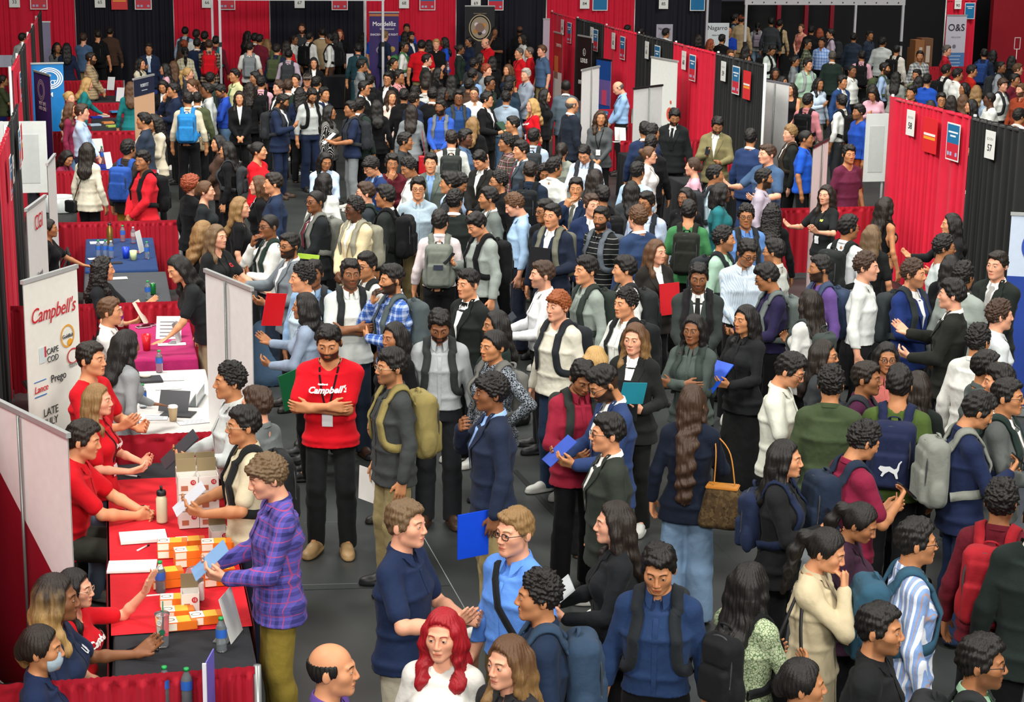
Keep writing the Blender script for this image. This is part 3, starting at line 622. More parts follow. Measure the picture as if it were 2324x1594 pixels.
def person(loc,rotz,h,sx,pose,hair,hc,tone,top,tcol,leg,lcol,lod=0,hy=0,hp=0,lean=0,beard=0,opts=(),label='',wid=1.,cat='person',shirt='f2f2ee',tie=None,hi='',shoe='1c1a19',pat=None,stuff=False):
    lk='sit' if pose.startswith('sit') else ('walk' if 'walk' in opts else 'stand'); dz=-.46 if lk=='sit' else 0.
    hyr,hpr,le=math.radians(hy),math.radians(hp),math.radians(lean); s=h/1.765
    scalp=hair not in('bald',)
    me=body_mesh(sx,pose,lk,lod,hyr,hpr,le)
    root=link('person',me,skin(tone,hc,beard,scalp),None,(loc[0],loc[1],loc[2]+dz*s),(0,0,rotz)); root.scale=(s*wid,s*wid,s)
    if label: tag(root,label,cat)
    R=rotm(0,le)@rotm(hyr,hpr) if False else None
    Rh=rotm(hyr,hpr); c=NP+Rh@(HC-NP); c=lean_deform(c[None],le)[0]
    Rl=np.array([[1,0,0],[0,math.cos(le),-math.sin(le)],[0,math.sin(le),math.cos(le)]]); Rt=Rl@Rh
    eul=Matrix(Rt.tolist()).to_euler()
    if hair!='none':
        hm=cached(('hair',hair,lod),lambda: qmesh('hair',*build_hair(hair,lod)))
        nm='headscarf' if hair=='hijab' else 'cap' if hair=='cap' else 'hair'
        link(nm,hm,cloth(HAIR[hc]) if hair in('hijab','cap') else hairmat(hc,hi),root,c,eul)
        if hair=='cap': link('hair',cached(('hair','crop',lod),lambda: qmesh('hair',*build_hair('crop',lod))),hairmat('d'),root,c,eul)
    tm=cloth(tcol,*pat) if pat else cloth(tcol)
    tk=('top',sx,pose,top,lod); tp=link(TOPNAME[top],dmesh(tk,lambda: build_top(sx,pose,top,lod),le),tm,root)
    gk=(sx,lk,leg,lod); link('skirt' if leg=='skirt' else 'trousers',dmesh(('legs',)+gk,lambda: build_legs(sx,lk,leg,lod),0.),cloth(lcol),root)
    if lod<2 or lk!='sit':
        sm=cached(('shoe',),lambda: qmesh('shoe',*shoe_mesh()))
        for i,(H,K,A,T) in enumerate(leg_pts(sx,lk)): link('shoe',sm,plain(shoe,.5),root,(A[0],A[1]-.045,A[2]-.085),(0,0,(.22,-.22)[i]*-1 if False else (-.2,.2)[i]))
    if top in('suit','coat') and 'closed' not in opts:
        zb=1.12 if top=='suit' else 1.2
        sf=link('shirt_front',dmesh(('vp',sx,top),lambda: vpatch(sx,top,zb),le),cloth(shirt),root)
        link('lapel',dmesh(('lap',sx,top),lambda: lapels(sx,top,zb),le),tm,tp)
        link('shirt_collar',dmesh(('col',sx,top),lambda: collar(sx,top),le),cloth(shirt),sf)
        if tie: link('tie',dmesh(('tie',sx,top),lambda: strip(sx,top,  .034,.018,1.13,1.45,.017),le),cloth(tie),root)
        if 'bow' in opts: link('bow_tie',dmesh(('bow',sx,top),lambda: strip(sx,top,.05,.05,1.445,1.475,.020,4),le),cloth('101014'),root)
    elif top in('polo','shirt','over') or 'closed' in opts:
        link('collar',dmesh(('col',sx,top),lambda: collar(sx,top),le),tm,tp)
        if lod<2: link('placket',dmesh(('plk',sx,top),lambda: strip(sx,top,.012,.014,TOPS[top]['hem']+.01 if top!='polo' else 1.27,1.465,.003),le),tm,tp)
        if tie: link('tie',dmesh(('tie',sx,top),lambda: strip(sx,top,.036,.018,1.02,1.45,.014),le),cloth(tie),root)
    if 'gl' in opts: link('glasses',cached(('gl',),lambda: qmesh('glasses',*glasses_mesh())),plain('17171a',.35),root,c,eul)
    if 'glt' in opts: link('glasses',cached(('gl',),lambda: qmesh('glasses',*glasses_mesh())),plain('c9b89a',.3,.5,.6),root,c,eul)
    if 'lan' in opts: ly=link('lanyard',dmesh(('lan',sx,top),lambda: lanyard(sx,top),le),cloth('121214'),root)
    if 'lan' in opts: link('badge',dmesh(('bdg',sx,top),lambda: strip(sx,top,.036,.036,1.02,1.115,.016,4),le),plain('d8dade',.4),ly)
    root['_le']=le; root['_sx']=sx; root['_tp']=top; root['_top']=tp.name
    return root
def backpack(p,col,kind,label,acc=None,scol=None):
    le=p['_le']; r=link('backpack',dmesh(('pack',kind),lambda: pack_mesh(kind),le),cloth(col)); r.location=p.location; r.rotation_euler=p.rotation_euler; r.scale=p.scale
    link('strap',dmesh(('straps',p['_sx'],p['_tp']),lambda: strap_mesh(p['_sx'],p['_tp']),le),cloth(scol or col),r); link('handle',dmesh(('hnd',),handle_mesh,le),cloth(scol or col),r)
    link('zip',dmesh(('zip',kind),lambda: zip_mesh(kind),le),plain(acc or '3a3a3c',.5),r)
    tag(r,label,'backpack','backpacks worn in the crowd'); return r
# ------------------------------------------------------------------ the hall
BF=None
def box(name,c,s,mat,parent=None,rz=0,bev=0.):
    import bmesh
    bm=bmesh.new(); bmesh.ops.create_cube(bm,size=1)
    for v in bm.verts: v.co=Vector((v.co.x*s[0],v.co.y*s[1],v.co.z*s[2]))
    if bev: bmesh.ops.bevel(bm,geom=bm.edges[:],offset=bev,segments=2,affect='EDGES')
    me=bpy.data.meshes.new(name); bm.to_mesh(me); bm.free()
    for q in me.polygons: q.use_smooth=False
    return link(name,me,mat,parent,c,(0,0,rz))
def lathe(name,prof,mat,parent=None,loc=(0,0,0),n=20,rot=None):
    P=[];Q=[]
    for i in range(n):
        a=2*math.pi*i/n
        for r,z in prof: P.append((r*math.cos(a),r*math.sin(a),z))
    m=len(prof)
    for i in range(n):
        for j in range(m-1):
            a=i*m+j; b=((i+1)%n)*m+j; Q.append((a,b,b+1,a+1))
    me=qmesh(name,np.array(P),np.array(Q)); return link(name,me,mat,parent,loc,rot)
def rod(name,a,b,r,mat,parent=None,n=8):
    a,b=V(*a),V(*b); d=b-a; L=np.linalg.norm(d); q=Vector(d).to_track_quat('Z','Y').to_euler()
    return lathe(name,[(0,0),(r,0),(r,L),(0,L)],mat,parent,tuple(a),n,q)
def empty(name,loc,rz=0,label=None,cat=None,group=None):
    o=bpy.data.objects.new(name,None); COL.objects.link(o); o.location=loc; o.rotation_euler=(0,0,rz)
    if label: tag(o,label,cat,group)
    return o
def text(s,size,mat,parent,loc,rot,name='lettering',shear=0.,ext=.001,align='CENTER',sx=1.,bold=0.,sp=1.):
    c=bpy.data.curves.new(name,'FONT'); c.body=s; c.size=size; c.align_x=align; c.align_y='CENTER'; c.extrude=ext; c.shear=shear; c.offset=bold; c.space_line=.95; c.space_character=sp; c.resolution_u=3
    o=bpy.data.objects.new(name,c); COL.objects.link(o); c.materials.append(mat); o.parent=parent; o.location=loc; o.rotation_euler=rot; o.scale=(sx,1,1); return o
RED,NAVY,BLK='cf1636','10111d','1b1d1d'
@memo
def drapemat(col):
    n=NT('drape_'+col); o=n.obj(); f=n.noise(6,o,3); c=lin(col); n.set(n.mix(f,tuple(v*.88 for v in c[:3])+(1,),tuple(min(1,v*1.1) for v in c[:3])+(1,)),.72,.25); n.b.inputs['Sheen Weight'].default_value=.1; n.bump(n.noise(260,o,1),.12,.004); return n.m
def pleats(L,z0,z1,amp,wl,seed,ruffle=False,h=.016):
    n=int(L/h)+1; rs=np.random.RandomState(seed); u=np.linspace(0,L,n); ph=np.cumsum(np.full(n,L/(n-1))*(1+.45*np.sin(u*3.1+rs.uniform(0,6))+.3*np.sin(u*7.7+rs.uniform(0,6))))
    off=np.sin(ph*2*math.pi/wl)+.35*np.sin(ph*2*math.pi/wl*.43+2); m=14 if not ruffle else 12; zs=np.linspace(z0,z1,m)
    if ruffle: zs=np.concatenate([np.linspace(z0,z1-.10,7),[z1-.075,z1-.055,z1-.04,z1-.02,z1]])
    P=[]
    for z in zs:
        t=(z1-z)/(z1-z0); a=amp*(.55+.6*t) if not ruffle else (amp if z<z1-.05 else amp*.45)
        j=off if not(ruffle and z>z1-.05) else np.sin(ph*2*math.pi/wl*2.3)
        for i in range(n): P.append((u[i],-a*j[i]-(.03*math.exp(-((z-(z1-.03))/.02)**2) if not ruffle else 0),z))
    P=np.array(P); k=len(zs); Q=[(j*n+i,j*n+i+1,(j+1)*n+i+1,(j+1)*n+i) for j in range(k-1) for i in range(n-1)]
    return P,np.array(Q)
WHITE=lambda: plain('d6d8d4',.45)
SEEN={}
def drape(x0,y0,x1,y1,col,label,z1=2.44,seed=1,post=True,bot=.02):
    L=math.hypot(x1-x0,y1-y0); a=math.atan2(y1-y0,x1-x0); P,Q=pleats(L-.02,bot,z1,.028,.16,seed)
    o=link('drape',qmesh('drape',P,Q),drapemat(col),None,(x0,y0,0),(0,0,a)); tag(o,label,'drape','pipe and drape panels of the booth rows')
    rod('crossbar',(0,0,z1-.03),(L,0,z1-.03),.019,drapemat(col),o)
    if post: rod('upright',(0,.03,0),(0,.03,z1+.02),.022,plain('c9cbc9',.35,.5,.4),o)
    return o
def rail(x0,x1,y,label,seed,z=.95):
    o=link('booth_divider',qmesh('skirt',*pleats(x1-x0,.06,z,.020,.085,seed,True)),drapemat('a30d24'),None,(x0,y,0)); tag(o,label,'booth divider','low red pleated dividers between booths')
    rod('crossbar',(0,.035,z-.055),(x1-x0,.035,z-.055),.010,plain('8d9190',.35,.5,.5),o); rod('upright',(x1-x0+.015,.01,0),(x1-x0+.015,.01,z),.021,plain('8d9190',.35,.5,.5),o); return o
def facing(p,q): return math.atan2(q[1]-p[1],q[0]-p[0])
def banner(p,q,z0,z1,col,label,back=False,name='banner_stand',foot=True,top='b9bcbb',ro=.45):
    """roll-up stand between ground points p (left) and q (right as read); its printed face looks to -y in its own frame"""
    p,q=V(*p[:2]),V(*q[:2]); L=np.linalg.norm(q-p); o=empty(name,(p[0],p[1],0),facing(p,q),label,'banner stand')
    P,Q=grid_mesh(lambda u,v:(u*L,.004*math.sin(u*3.1)-.001,z0+(z1-z0)*v),9,5); pn=link('panel',qmesh('panel',P,Q),plain(col,ro),o)
    P2=P+V(0,.006,0); link('panel_back',qmesh('panel',P2,Q[:,::-1]),plain('e2e4e2',.5),o)
    box('top_rail',(L/2,.003,z1+.012),(L+.02,.03,.03),plain(top,.35,.5,.4),o)
    rod('pole',(L/2,.03,.08),(L/2,.03,z1),.010,plain('6f7472',.35,.5,.5),o)
    if foot: box('base',(L/2,.02,.045),(L+.02,.16,.08),plain('8f9391',.4,.5,.5),o,0,.01)
    o['_L']=L; o['_pn']=pn.name; return o
def btext(o,s,u,z,size,col,shear=0.,sx=1.,rot=0.,bold=0.,name='lettering',sp=1.):
    return text(s,size,plain(col,.5),bpy.data.objects[o['_pn']],(u*o['_L'],-.006 if False else -.010,z),(math.pi/2,-rot,0),name,shear,.0012,'CENTER',sx,bold,sp)
def bplate(o,u,z,w,h,col,name='printed_block',y=-.004,bev=0.): return box(name,(u*o['_L'],y,z),(w,.003,h),plain(col,.45),bpy.data.objects[o['_pn']])
def ring(o,u,z,r0,r1,col,name='emblem',y=-.006,sx=1.,rot=0.):
    P=[];n=32
    for i in range(n):
        a=2*math.pi*i/n
        for r in (r0,r1):
            X,Z=r*math.cos(a)*sx,r*math.sin(a); P.append((u*o['_L']+X*math.cos(rot)-Z*math.sin(rot),y,z+X*math.sin(rot)+Z*math.cos(rot)))
    Q=[(2*i,2*i+1,(2*i+3)%(2*n),(2*i+2)%(2*n)) for i in range(n)]
    return link(name,qmesh(name,np.array(P),np.array(Q)),plain(col,.5),bpy.data.objects[o['_pn']])
def num_sign(x,y,z,rz,n,label,w=.216,h=.28):
    o=box('booth_number_sign',(x,y,z),(w,.004,h),plain('e4e6e2',.5),None,rz); tag(o,label,'sign','booth number sheets')
    text(n,.115,plain('1a1a1c',.5),o,(0,-.004,-.04),(math.pi/2,0,0),'number',bold=.001); text('BOOTH',.045,plain('b9bbb8',.5),o,(0,-.004,.07),(math.pi/2,0,0)); return o
def poster(x,y,z,rz,label,w=.34,h=.44,red=True):
    o=box('poster',(x,y,z),(w,.004,h),plain('e6e8e6',.5),None,rz); tag(o,label,'poster','blue and red exhibitor posters')
    box('blue_field',(0,-.003,h*(.21 if red else .0)),(w*.9,.003,h*(.50 if red else .92)),plain('1c6fa0',.5),o)
    if red: box('red_field',(0,-.003,-h*.25),(w*.9,.003,h*.42),plain('c9263a',.5),o)
    for k in range(2): box('headline',(0,-.0055,h*(.26-.10*k)),(w*(.72-.3*k),.002,h*.045),plain('e8ecee',.5),o)
    if red:
        for k in (-.3,-.1,.3): box('badge',(w*k,-.0055,-h*.32),(w*.13,.002,h*.10),plain('9db4d8',.5),o)
    return o
def flyer(x,y,z,rz,label,w=.33,h=.42):
    o=box('poster',(x,y,z),(w,.004,h),plain('d8262c',.5),None,rz); tag(o,label,'poster'); box('headline',(0,-.004,.01),(w*.8,.002,.03),plain('f0e8e0',.5),o); box('headline',(0,-.004,-.035),(w*.8,.002,.035),plain('f0a030',.5),o); return o
# floor and shell
P,Q=grid_mesh(lambda u,v:(-30+90*u,-6+72*v,0),2,2); fl=link('floor',qmesh('floor',P,Q)); fl['kind']='structure'
n=NT('floor_vinyl'); o_=n.obj(); f_=n.noise(2.2,o_,4); g_=n.noise(30,o_,3); cc=n.mix(f_,lin('292c2b'),lin('363a39')); cc=n.mix(n.M('MULTIPLY',n.step(g_,.56,.72),.25),cc,lin('3c403f'))
x_,y_,z_=n.xyz(o_); sm=n.M('LESS_THAN',n.M('FRACT',n.M('MULTIPLY_ADD',n.M('ADD',x_,n.M('MULTIPLY',y_,.02)),1/1.83,.37)),.006); cc=n.mix(n.M('MULTIPLY',sm,.5),cc,lin('191b1b')); n.set(cc,.42,.45); n.bump(n.noise(120,o_,2),.08,.004); fl.data.materials.append(n.m)
def struct(o): o['kind']='structure'; return o
struct(box('wall_back',(16,54.2,3.5),(110,.3,7.2),plain('0c0d12',.8)))
struct(box('wall_left',(-14,24,3.5),(.3,60,7.2),plain('17181c',.8)))
struct(box('wall_right',(38,47,3.5),(.3,14,7.2),plain('6e1420',.6),None))
w=struct(box('wall_red',(29.6,50.2,2.6),(8.8,.2,5.2),plain('8d1523',.55)))
BX=[-.634+2.44*k for k in range(-1,8)]
cols=[RED,NAVY]*5; nm={RED:'red',NAVY:'dark navy'}
for i in range(8):
    lab=['red drape panel on the back wall carrying booth number 33','dark navy drape panel on the back wall carrying booth number 65','red drape panel on the back wall carrying booth number 66','dark navy drape panel on the back wall carrying booth number 67','red drape panel on the back wall carrying booth number 68','dark navy drape panel behind the round seal banner','red drape panel on the back wall carrying booth number 84','dark navy drape panel on the back wall carrying booth number 85'][i]
    drape(BX[i]-(1.2 if i==0 else 0),48.57,BX[i+1],48.57,cols[i],lab,3.1,20+i)
for px,nn,c in ((33,'33','red'),(227,'65','navy'),(470,'66','red'),(680,'67','navy'),(917,'68','red'),(1080,'69','navy'),(1327,'84','red'),(1506,'85','navy')):
    a=at(px,8,2.3); X=a[0]*48.5/a[1]; num_sign(X,48.50,2.35,0,nn,'white booth number sheet '+nn+' on the back wall drape',.26,.34)
for px,lab,rd in ((88,'blue and red poster beside booth number 33',1),(325,'blue and red poster in booth 65 right of the red flyer',1),(515,'blue and red poster beside booth number 66 by the canopy pole',1),(771,'blue and red poster at the end of booth 67 under the canopy',1),(970,'blue and red poster beside booth number 68',1),(1125,'blue and red poster half behind the round seal banner',1),(1362,'blue poster beside booth number 84',0),(1583,'blue poster right of booth number 85',0)):
    a=at(px,8,2.3); poster(a[0]*48.5/a[1],48.50,2.39,0,lab,.42,.52,rd)
a=at(271,8,2.3); flyer(a[0]*48.5/a[1],48.50,2.38,0,'plain red flyer between number 65 and its poster',.4,.5)
# right row of booths: back drape along x = 10.27
RX=10.27; Y0=37.83
rlab={-2:'red drape at the far end of the right booth row',-1:'black drape behind the dark carmaker banner',0:'red drape of booth 62 in the right row',1:'black drape of booth 61 behind the tall white banner',2:'red drape of booth 60 in the right row',3:'black drape of booth 59 at the gap in the right row',6:'red drape of booth 58 in the right row',7:'black drape of booth 57 in the right row',8:'black drape past booth 57 at the right edge'}
for k in (-2,-1,0,1,2,3,6,7,8):
    ya,yb=Y0-2.44*k,Y0-2.44*(k+1); drape(RX,ya,RX,yb,RED if k%2==0 and k!=8 else BLK,rlab[k],2.44,40+k)
rod_=rod('upright',(RX,Y0-2.44*4,0),(RX,Y0-2.44*4,2.46),.024,WHITE()); tag(rod_,'white end post of the right booth row at booth 59','post')
RZ=-math.pi/2
for px,nn,lab in ((1276,'64','white number sheet on the farthest red drape of the right row'),(1343,'63','white number sheet on the far black drape of the right row'),(1392,'62','white number sheet on the red drape of booth 62'),(1468,'61','white number sheet 61 on a black drape'),(1552,'60','white number sheet 60 on a red drape'),(1642,'59','white number sheet 59 on a black drape'),(2068,'58','white number sheet 58 on the large red drape'),(2249,'57','white number sheet 57 on the large black drape')):
    # y along the row from the ray meeting the drape plane
    d=_f+_r*(px-1162)/CF+_u*(797-(30+.2471*(px-1258)+ 18))/CF; t=(RX-.06)/d[0]; num_sign(RX-.058,d[1]*t,2.17,RZ,nn,lab,.25,.33)
def rowy(px,dy=20):
    d=_f+_r*(px-1162)/CF+_u*(797-(27+.2471*(px-1258)+dy))/CF; return d[1]*(RX-.06)/d[0]
for px,lab in ((1292,'small blue and red poster on the farthest red drape'),(1352,'small blue and red poster on the far black drape'),(1413,'blue and red poster on the red drape of booth 62'),(1492,'blue and red poster on the drape of booth 61'),(1572,'blue and red poster on the drape of booth 60'),(1671,'blue and red poster left of the red flyer in booth 59'),(2166,'blue and red poster on the red drape of booth 58')):
    poster(RX-.058,rowy(px),2.08,RZ,lab,.36,.46)
flyer(RX-.058,rowy(1696),2.05,RZ,'red flyer with yellow line in booth 59',.36,.46); flyer(RX-.058,rowy(2113),2.08,RZ,'red flyer with yellow line on the red drape of booth 58',.42,.44)
# left row of booths along x = -1.03
LX=-1.03
for k,c,lab in ((-2,BLK,'black drape at the far end of the left booth row'),(-1,RED,'red drape second from the far end of the left row'),(0,BLK,'black drape behind the blue arched-logo banner'),(1,RED,'red drape left of the blue arched-logo banner'),(2,BLK,'black drape in the far stretch of the left row'),(3,RED,'red drape at the gap of the left row'),(6,BLK,'black drape beside the grey foam board'),(7,RED,'red drape left of the grey foam board'),(8,BLK,'black drape behind the white stand with red letters'),(9,RED,'red drape behind the soup brand banner'),(10,BLK,'black drape behind the nearest grey stand'),(11,RED,'red drape at the lower left corner'),):
    ya,yb=Y0-2.44*k,Y0-2.44*(k+1); X=LX-(.27 if k<4 else 0); drape(X,yb,X,ya,c,lab,2.44,70+k)
for y,lab in ((21.9,'blue and red poster on the black drape by the foam board'),(19.6,'blue and red poster on the red drape left of the foam board'),(29.3,'small poster on the far left red drape')):
    poster(LX+.06-(.27 if y>25 else 0),y,2.05,math.pi/2,lab,.34,.44)
flyer(LX+.06,22.5,2.05,math.pi/2,'red flyer on the black drape near the foam board',.3,.42)
num_sign(LX+.06,20.2,2.05,math.pi/2,'30','white number sheet on the left red drape near the foam board')
# low dividers
for x0,x1,y,lab in ((-.98,.66,9.12,'low red pleated divider at the bottom edge below the near table'),(-.98,.73,13.62,'low red pleated divider between the near table and the white table'),(-.98,.93,18.40,'low red pleated divider beyond the magenta table'),(-.98,.85,23.30,'low red pleated divider beyond the blue table'),(-.98,.72,27.85,'low red pleated divider behind the woman in the white blouse'),(-.98,.62,32.75,'low red pleated divider behind the teal jackets'),(-.98,.5,37.4,'low red pleated divider in front of the blue lettered table'),(-2.1,.42,42.1,'farthest low red pleated divider on the left')):
    rail(x0,x1,y,lab,int(y*7))
for x0,x1,y,lab in ((8.75,10.2,23.20,'low red pleated divider left of booth 58'),(8.6,10.2,30.5,'low red pleated divider in the right row near booth 60'),(8.5,10.2,33.0,'low red pleated divider in the right row near booth 61'),(8.6,10.2,28.1,'low red pleated divider at booth 59'),(8.6,10.2,35.4,'low red pleated divider by the tall white stand'),(20.5,24.5,44.6,'low red pleated divider under the cardboard boxes')):
    rail(x0,x1,y,lab,int(y*5))
# canopy frames
def canopy(x0,x1,y,label,ztop=2.66,depth=3.0):
    o=empty('canopy_frame',(x0,y,0),0,label,'canopy'); W=x1-x0; m=plain('c4c4c8',.4,.5,.2)
    for x in (0,W): 
        box('leg',(x,0,ztop/2),(.055,.055,ztop),m,o); box('clamp',(x,-.01,1.62),(.075,.075,.10),plain('16161a',.5),o)
    box('top_bar',(W/2,0,ztop+.04),(W+.08,.05,.16),m,o)
    for k in range(14): box('grommet',(W*(k+.5)/14,-.028,ztop+.02),(.03,.006,.03),plain('2a2a2e',.5),o)
    for x in (0,W): box('leg',(x,depth,ztop/2),(.055,.055,ztop),m,o)
    box('top_bar',(W/2,depth,ztop+.04),(W+.08,.05,.16),m,o); return o
canopy(2.66,6.44,43.6,'white canopy frame before booths 66 and 67'); canopy(15.35,19.45,43.5,'white canopy frame at the far right before the dark stands',2.60)
# ------------------------------------------------------------------ banner stands
def at2(px,py,z): return at(px,py,z)[:2]
def aty(px,py,y):
    d=_f+_r*(px-1162)/CF+_u*(797-py)/CF; t=y/d[1]; return d[0]*t,CZ+d[2]*t
b=banner(at2(52,645,2.1),at2(174,608,2.1),.1,2.1,'e6e6dd','white soup brand stand with red script and small snack logos')
btext(b,"Campbell's",.5,1.83,.160,'c0202c',.34,.82,0,0); btext(b,'CAPE\nCOD',.46,1.50,.065,'2a2f38'); bplate(b,.28,1.52,.07,.12,'c9d6d8'); bplate(b,.33,1.54,.02,.08,'b84048',y=-.007)
ring(b,.76,1.60,.075,.090,'e0a13c'); btext(b,'Goldfish',.75,1.60,.042,'30343a',.2); ring(b,.80,1.545,0,.03,'e8a020')
btext(b,'Prego',.55,1.31,.085,'2a2c2e'); btext(b,'Lance',.22,1.27,.075,'c4252c',.2); bplate(b,.22,1.215,.15,.008,'3d78b8'); bplate(b,.22,1.33,.15,.006,'3d78b8')
btext(b,'TEENY',.85,1.36,.045,'8a8c88'); ring(b,.85,1.43,.05,.062,'c04040',sx=1.3); btext(b,'LATE\nJULY',.38,1.03,.085,'3c3d34')
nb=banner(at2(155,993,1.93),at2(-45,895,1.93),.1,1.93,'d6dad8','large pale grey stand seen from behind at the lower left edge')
q_=[(.2,.1),(.2,1.03),(1.,1.67),(1.,.1)]; me=bpy.data.meshes.new('print'); me.from_pydata([(u*nb['_L'],.009,z) for u,z in q_],[],[(0,1,2,3)]); link('red_area',me,plain('8c1226',.5),nb)  # dark red slanted area over the lower back of the stand
banner(at2(572,660,2.0),at2(467,617,2.0),.1,2.0,'e9ebe9','white stand seen from behind left of the denim jacket on the floor')
b=banner(at2(60,480,2.1),at2(103,448,2.1),.1,2.1,'e4e6e2','narrow white stand with red letters beside the black drape')
btext(b,'CGI',.55,1.93,.20,'c4252c'); [btext(b,t,.5,1.45-.17*i,.07,'6a6e70') for i,t in enumerate(('Growth','starts by','listening'))]
banner(at2(107,376,2.0),at2(125,353,2.0),.1,2.0,'e4e4de','white stand seen edge on beside the dark bin')
b=banner((-1.22,33.3),(-.68,33.4),.1,2.05,'1379c0','bright blue stand with white looping lines and lettering'); [ring(b,.55,1.80,r,r+.018,'e8f0f4',sx=1.25) for r in (.11,.14,.17)]; btext(b,'NEXT\nUP\nUM',.5,1.62,.11,'e8f0f4',bold=.002)
b=banner(at2(76,162,2.05),at2(113,173,2.05),.1,2.05,'4f2f72','purple stand with pink looping lines before the blue stand'); [ring(b,.45,1.78,r,r+.014,'c9a3b4',sx=1.2) for r in (.10,.13,.16)]; btext(b,'NEXT LIFE\nAND CURE',.5,1.52,.085,'d0b0b8')
b=banner(at2(303,182,2.0),at2(349,171,2.0),.1,2.0,'e7b892','stand with navy header and peach portrait print'); bplate(b,.5,1.86,b['_L'],.27,'1d2942'); btext(b,'ROBERTET',.5,1.88,.075,'d9dee4'); bplate(b,.5,1.80,.25,.010,'d9dee4',y=-.007); ring(b,.55,1.20,.10,.17,'d86a24',sx=.85); ring(b,.55,1.22,0,.10,'d79c80',y=-.005,sx=.8); bplate(b,.45,1.02,.25,.18,'d86a24')
def bnr(px0,py0,px1,py1,yc,col,label,d=.36,**kw):
    x0,z0=aty(px0,py0,yc+d); x1,z1=aty(px1,py1,yc-d); return banner((x0,yc+d),(x1,yc-d),.1,(z0+z1)/2,col,label,**kw)
b=bnr(1312,80,1343,88,38.0,'1c1416','dark stand with white oval emblem before the black drape'); ring(b,.5,1.86,.062,.078,'e6e2e0'); btext(b,'L',.5,1.86,.10,'e6e2e0',bold=.003); btext(b,'LEXUS',.5,1.68,.125,'e6e2e0',bold=.003); btext(b,'EXPERIENCE',.5,1.22,.11,'e6e2e0',bold=.003,sx=.9); bplate(b,.5,.7,b['_L'],.25,'8a6a62')
b=bnr(1257,72,1277,80,40.2,'b32426','red, orange and white stand at the far end of the right row'); btext(b,'TOYOTA',.62,1.84,.10,'ead8d4'); bplate(b,.35,1.35,.3,.5,'d9733a'); bplate(b,.5,.8,b['_L']*.9,.9,'d9d4d0')
b=bnr(1354,130,1387,142,36.2,'1a4a94','blue display with a dark top edge behind the white stand',.3,top='1a1c22'); bplate(b,.5,1.2,b['_L'],.5,'6a5a9a'); bplate(b,.6,1.1,.2,.3,'c8486a',y=-.008)
b=bnr(1478,133,1538,139,31.9,'e9ece6','tall white stand with orange and navy print in the right row',.5); ring(b,.78,1.26,.055,.125,'e0583a'); ring(b,.80,1.48,0,.032,'e0583a'); ring(b,.36,.95,.08,.15,'1f3c86'); bplate(b,.42,.62,.16,.22,'1f3c86')
banner(at2(1360,152,2.0),at2(1320,161,2.0),.1,2.0,'e4e8e4','tall white stand with a thin pole left of the bent man in pale blue')
banner(at2(1503,195,2.0),at2(1438,203,2.0),.1,2.0,'cfd2ca','pale grey stand seen from behind below booth 61',top='2a2c2c')
banner(at2(1792,193,2.0),at2(1733,183,2.0),.1,2.0,'9a97b8','lavender grey stand seen from behind at booth 59',top='8a8c96')
banner(at2(1880,318,2.0),at2(1845,336,2.0),.1,2.0,'e9ebe8','narrow white stand with black top rail left of booth 58',top='17181a')
p=at2(2296,488,2.0); b=banner(p,(p[0]+.78,p[1]-.34),.1,2.0,'c4d2e6','pale and dark blue stand at the right edge'); bplate(b,.5,.75,b['_L'],1.3,'1f3f94'); ring(b,.36,1.70,.10,.19,'2a4aa8',y=-.008); bplate(b,.36,1.70,.09,.16,'eef2f6',y=-.010); btext(b,'A FUTURE',.50,1.33,.10,'eef2f6',bold=.002); btext(b,'then there',.52,1.20,.085,'eef2f6'); [btext(b,t,.45,.72-.13*i,.08,'eef2f6') for i,t in enumerate(('benefits','key fair','families','& ...'))]
x0,_=aty(838,20,46.2); x1,_=aty(905,18,46.2); b=banner((x0,46.2),(x1,46.2),.1,2.20,'332063','purple snack company stand behind the canopy pole',top='b9b3b0'); bplate(b,.5,2.14,b['_L'],.06,'b0683a'); btext(b,'Mondelēz',.5,1.92,.145,'e9e4ee',bold=.003); btext(b,'International',.60,1.80,.07,'e9e4ee'); btext(b,'SNACKING MADE RIGHT',.5,1.66,.072,'d9d2e4',bold=.002,sx=.86); ring(b,.4,1.28,0,.10,'8d8496',sx=1.3); ring(b,.78,1.30,0,.07,'b09048')
x0,_=aty(1056,12,47.6); x1,_=aty(1123,12,47.6); b=banner((x0,47.6),(x1,47.6),.1,2.28,'14131a','black stand with a large round gold seal'); [ring(b,.5,1.74,r0,r1,c,y=y,sx=.86) for r0,r1,c,y in ((.315,.335,'c9b48a',-.008),(.255,.27,'c9b48a',-.008),(.0,.25,'9c8a78',-.006))]; [ring(b,.5+dx,1.74+dz,0,.055,c,y=-.010) for dx,dz,c in ((-.12,.08,'d8cfd6'),(.14,.06,'c8862a'),(-.14,-.09,'b8782a'),(.13,-.10,'cfc6d2'),(.0,-.14,'2a2026'))]; ring(b,.5,1.74,0,.12,'86685a',y=-.012); btext(b,'MONTGOMERY COUNTY',.5,2.10,.03,'c9b48a'); btext(b,'POLICE',.5,1.40,.04,'c9b48a')
x0,_=aty(2151,15,47); x1,_=aty(2196,19,47); b=banner((x0,47),(x1,47),.62,2.10,'b9b6c2','grey stand with three large looped letters and blue lower half'); btext(b,'O&S',.5,1.78,.26,'2a2630'); btext(b,'ORR & SONS',.5,1.53,.05,'8a8694'); ring(b,.45,1.28,0,.05,'6a6a78'); bplate(b,.5,.86,b['_L'],.50,'4d74a6'); [bplate(b,.45,1.02-.09*i,b['_L']*(.7-.1*(i%2)),.018,'b4c4d8',y=-.007) for i in range(5)]
drape(x0+.25,47.6,x1+.55,47.6,RED,'red drape panel behind the stand with looped letters',2.5,95)
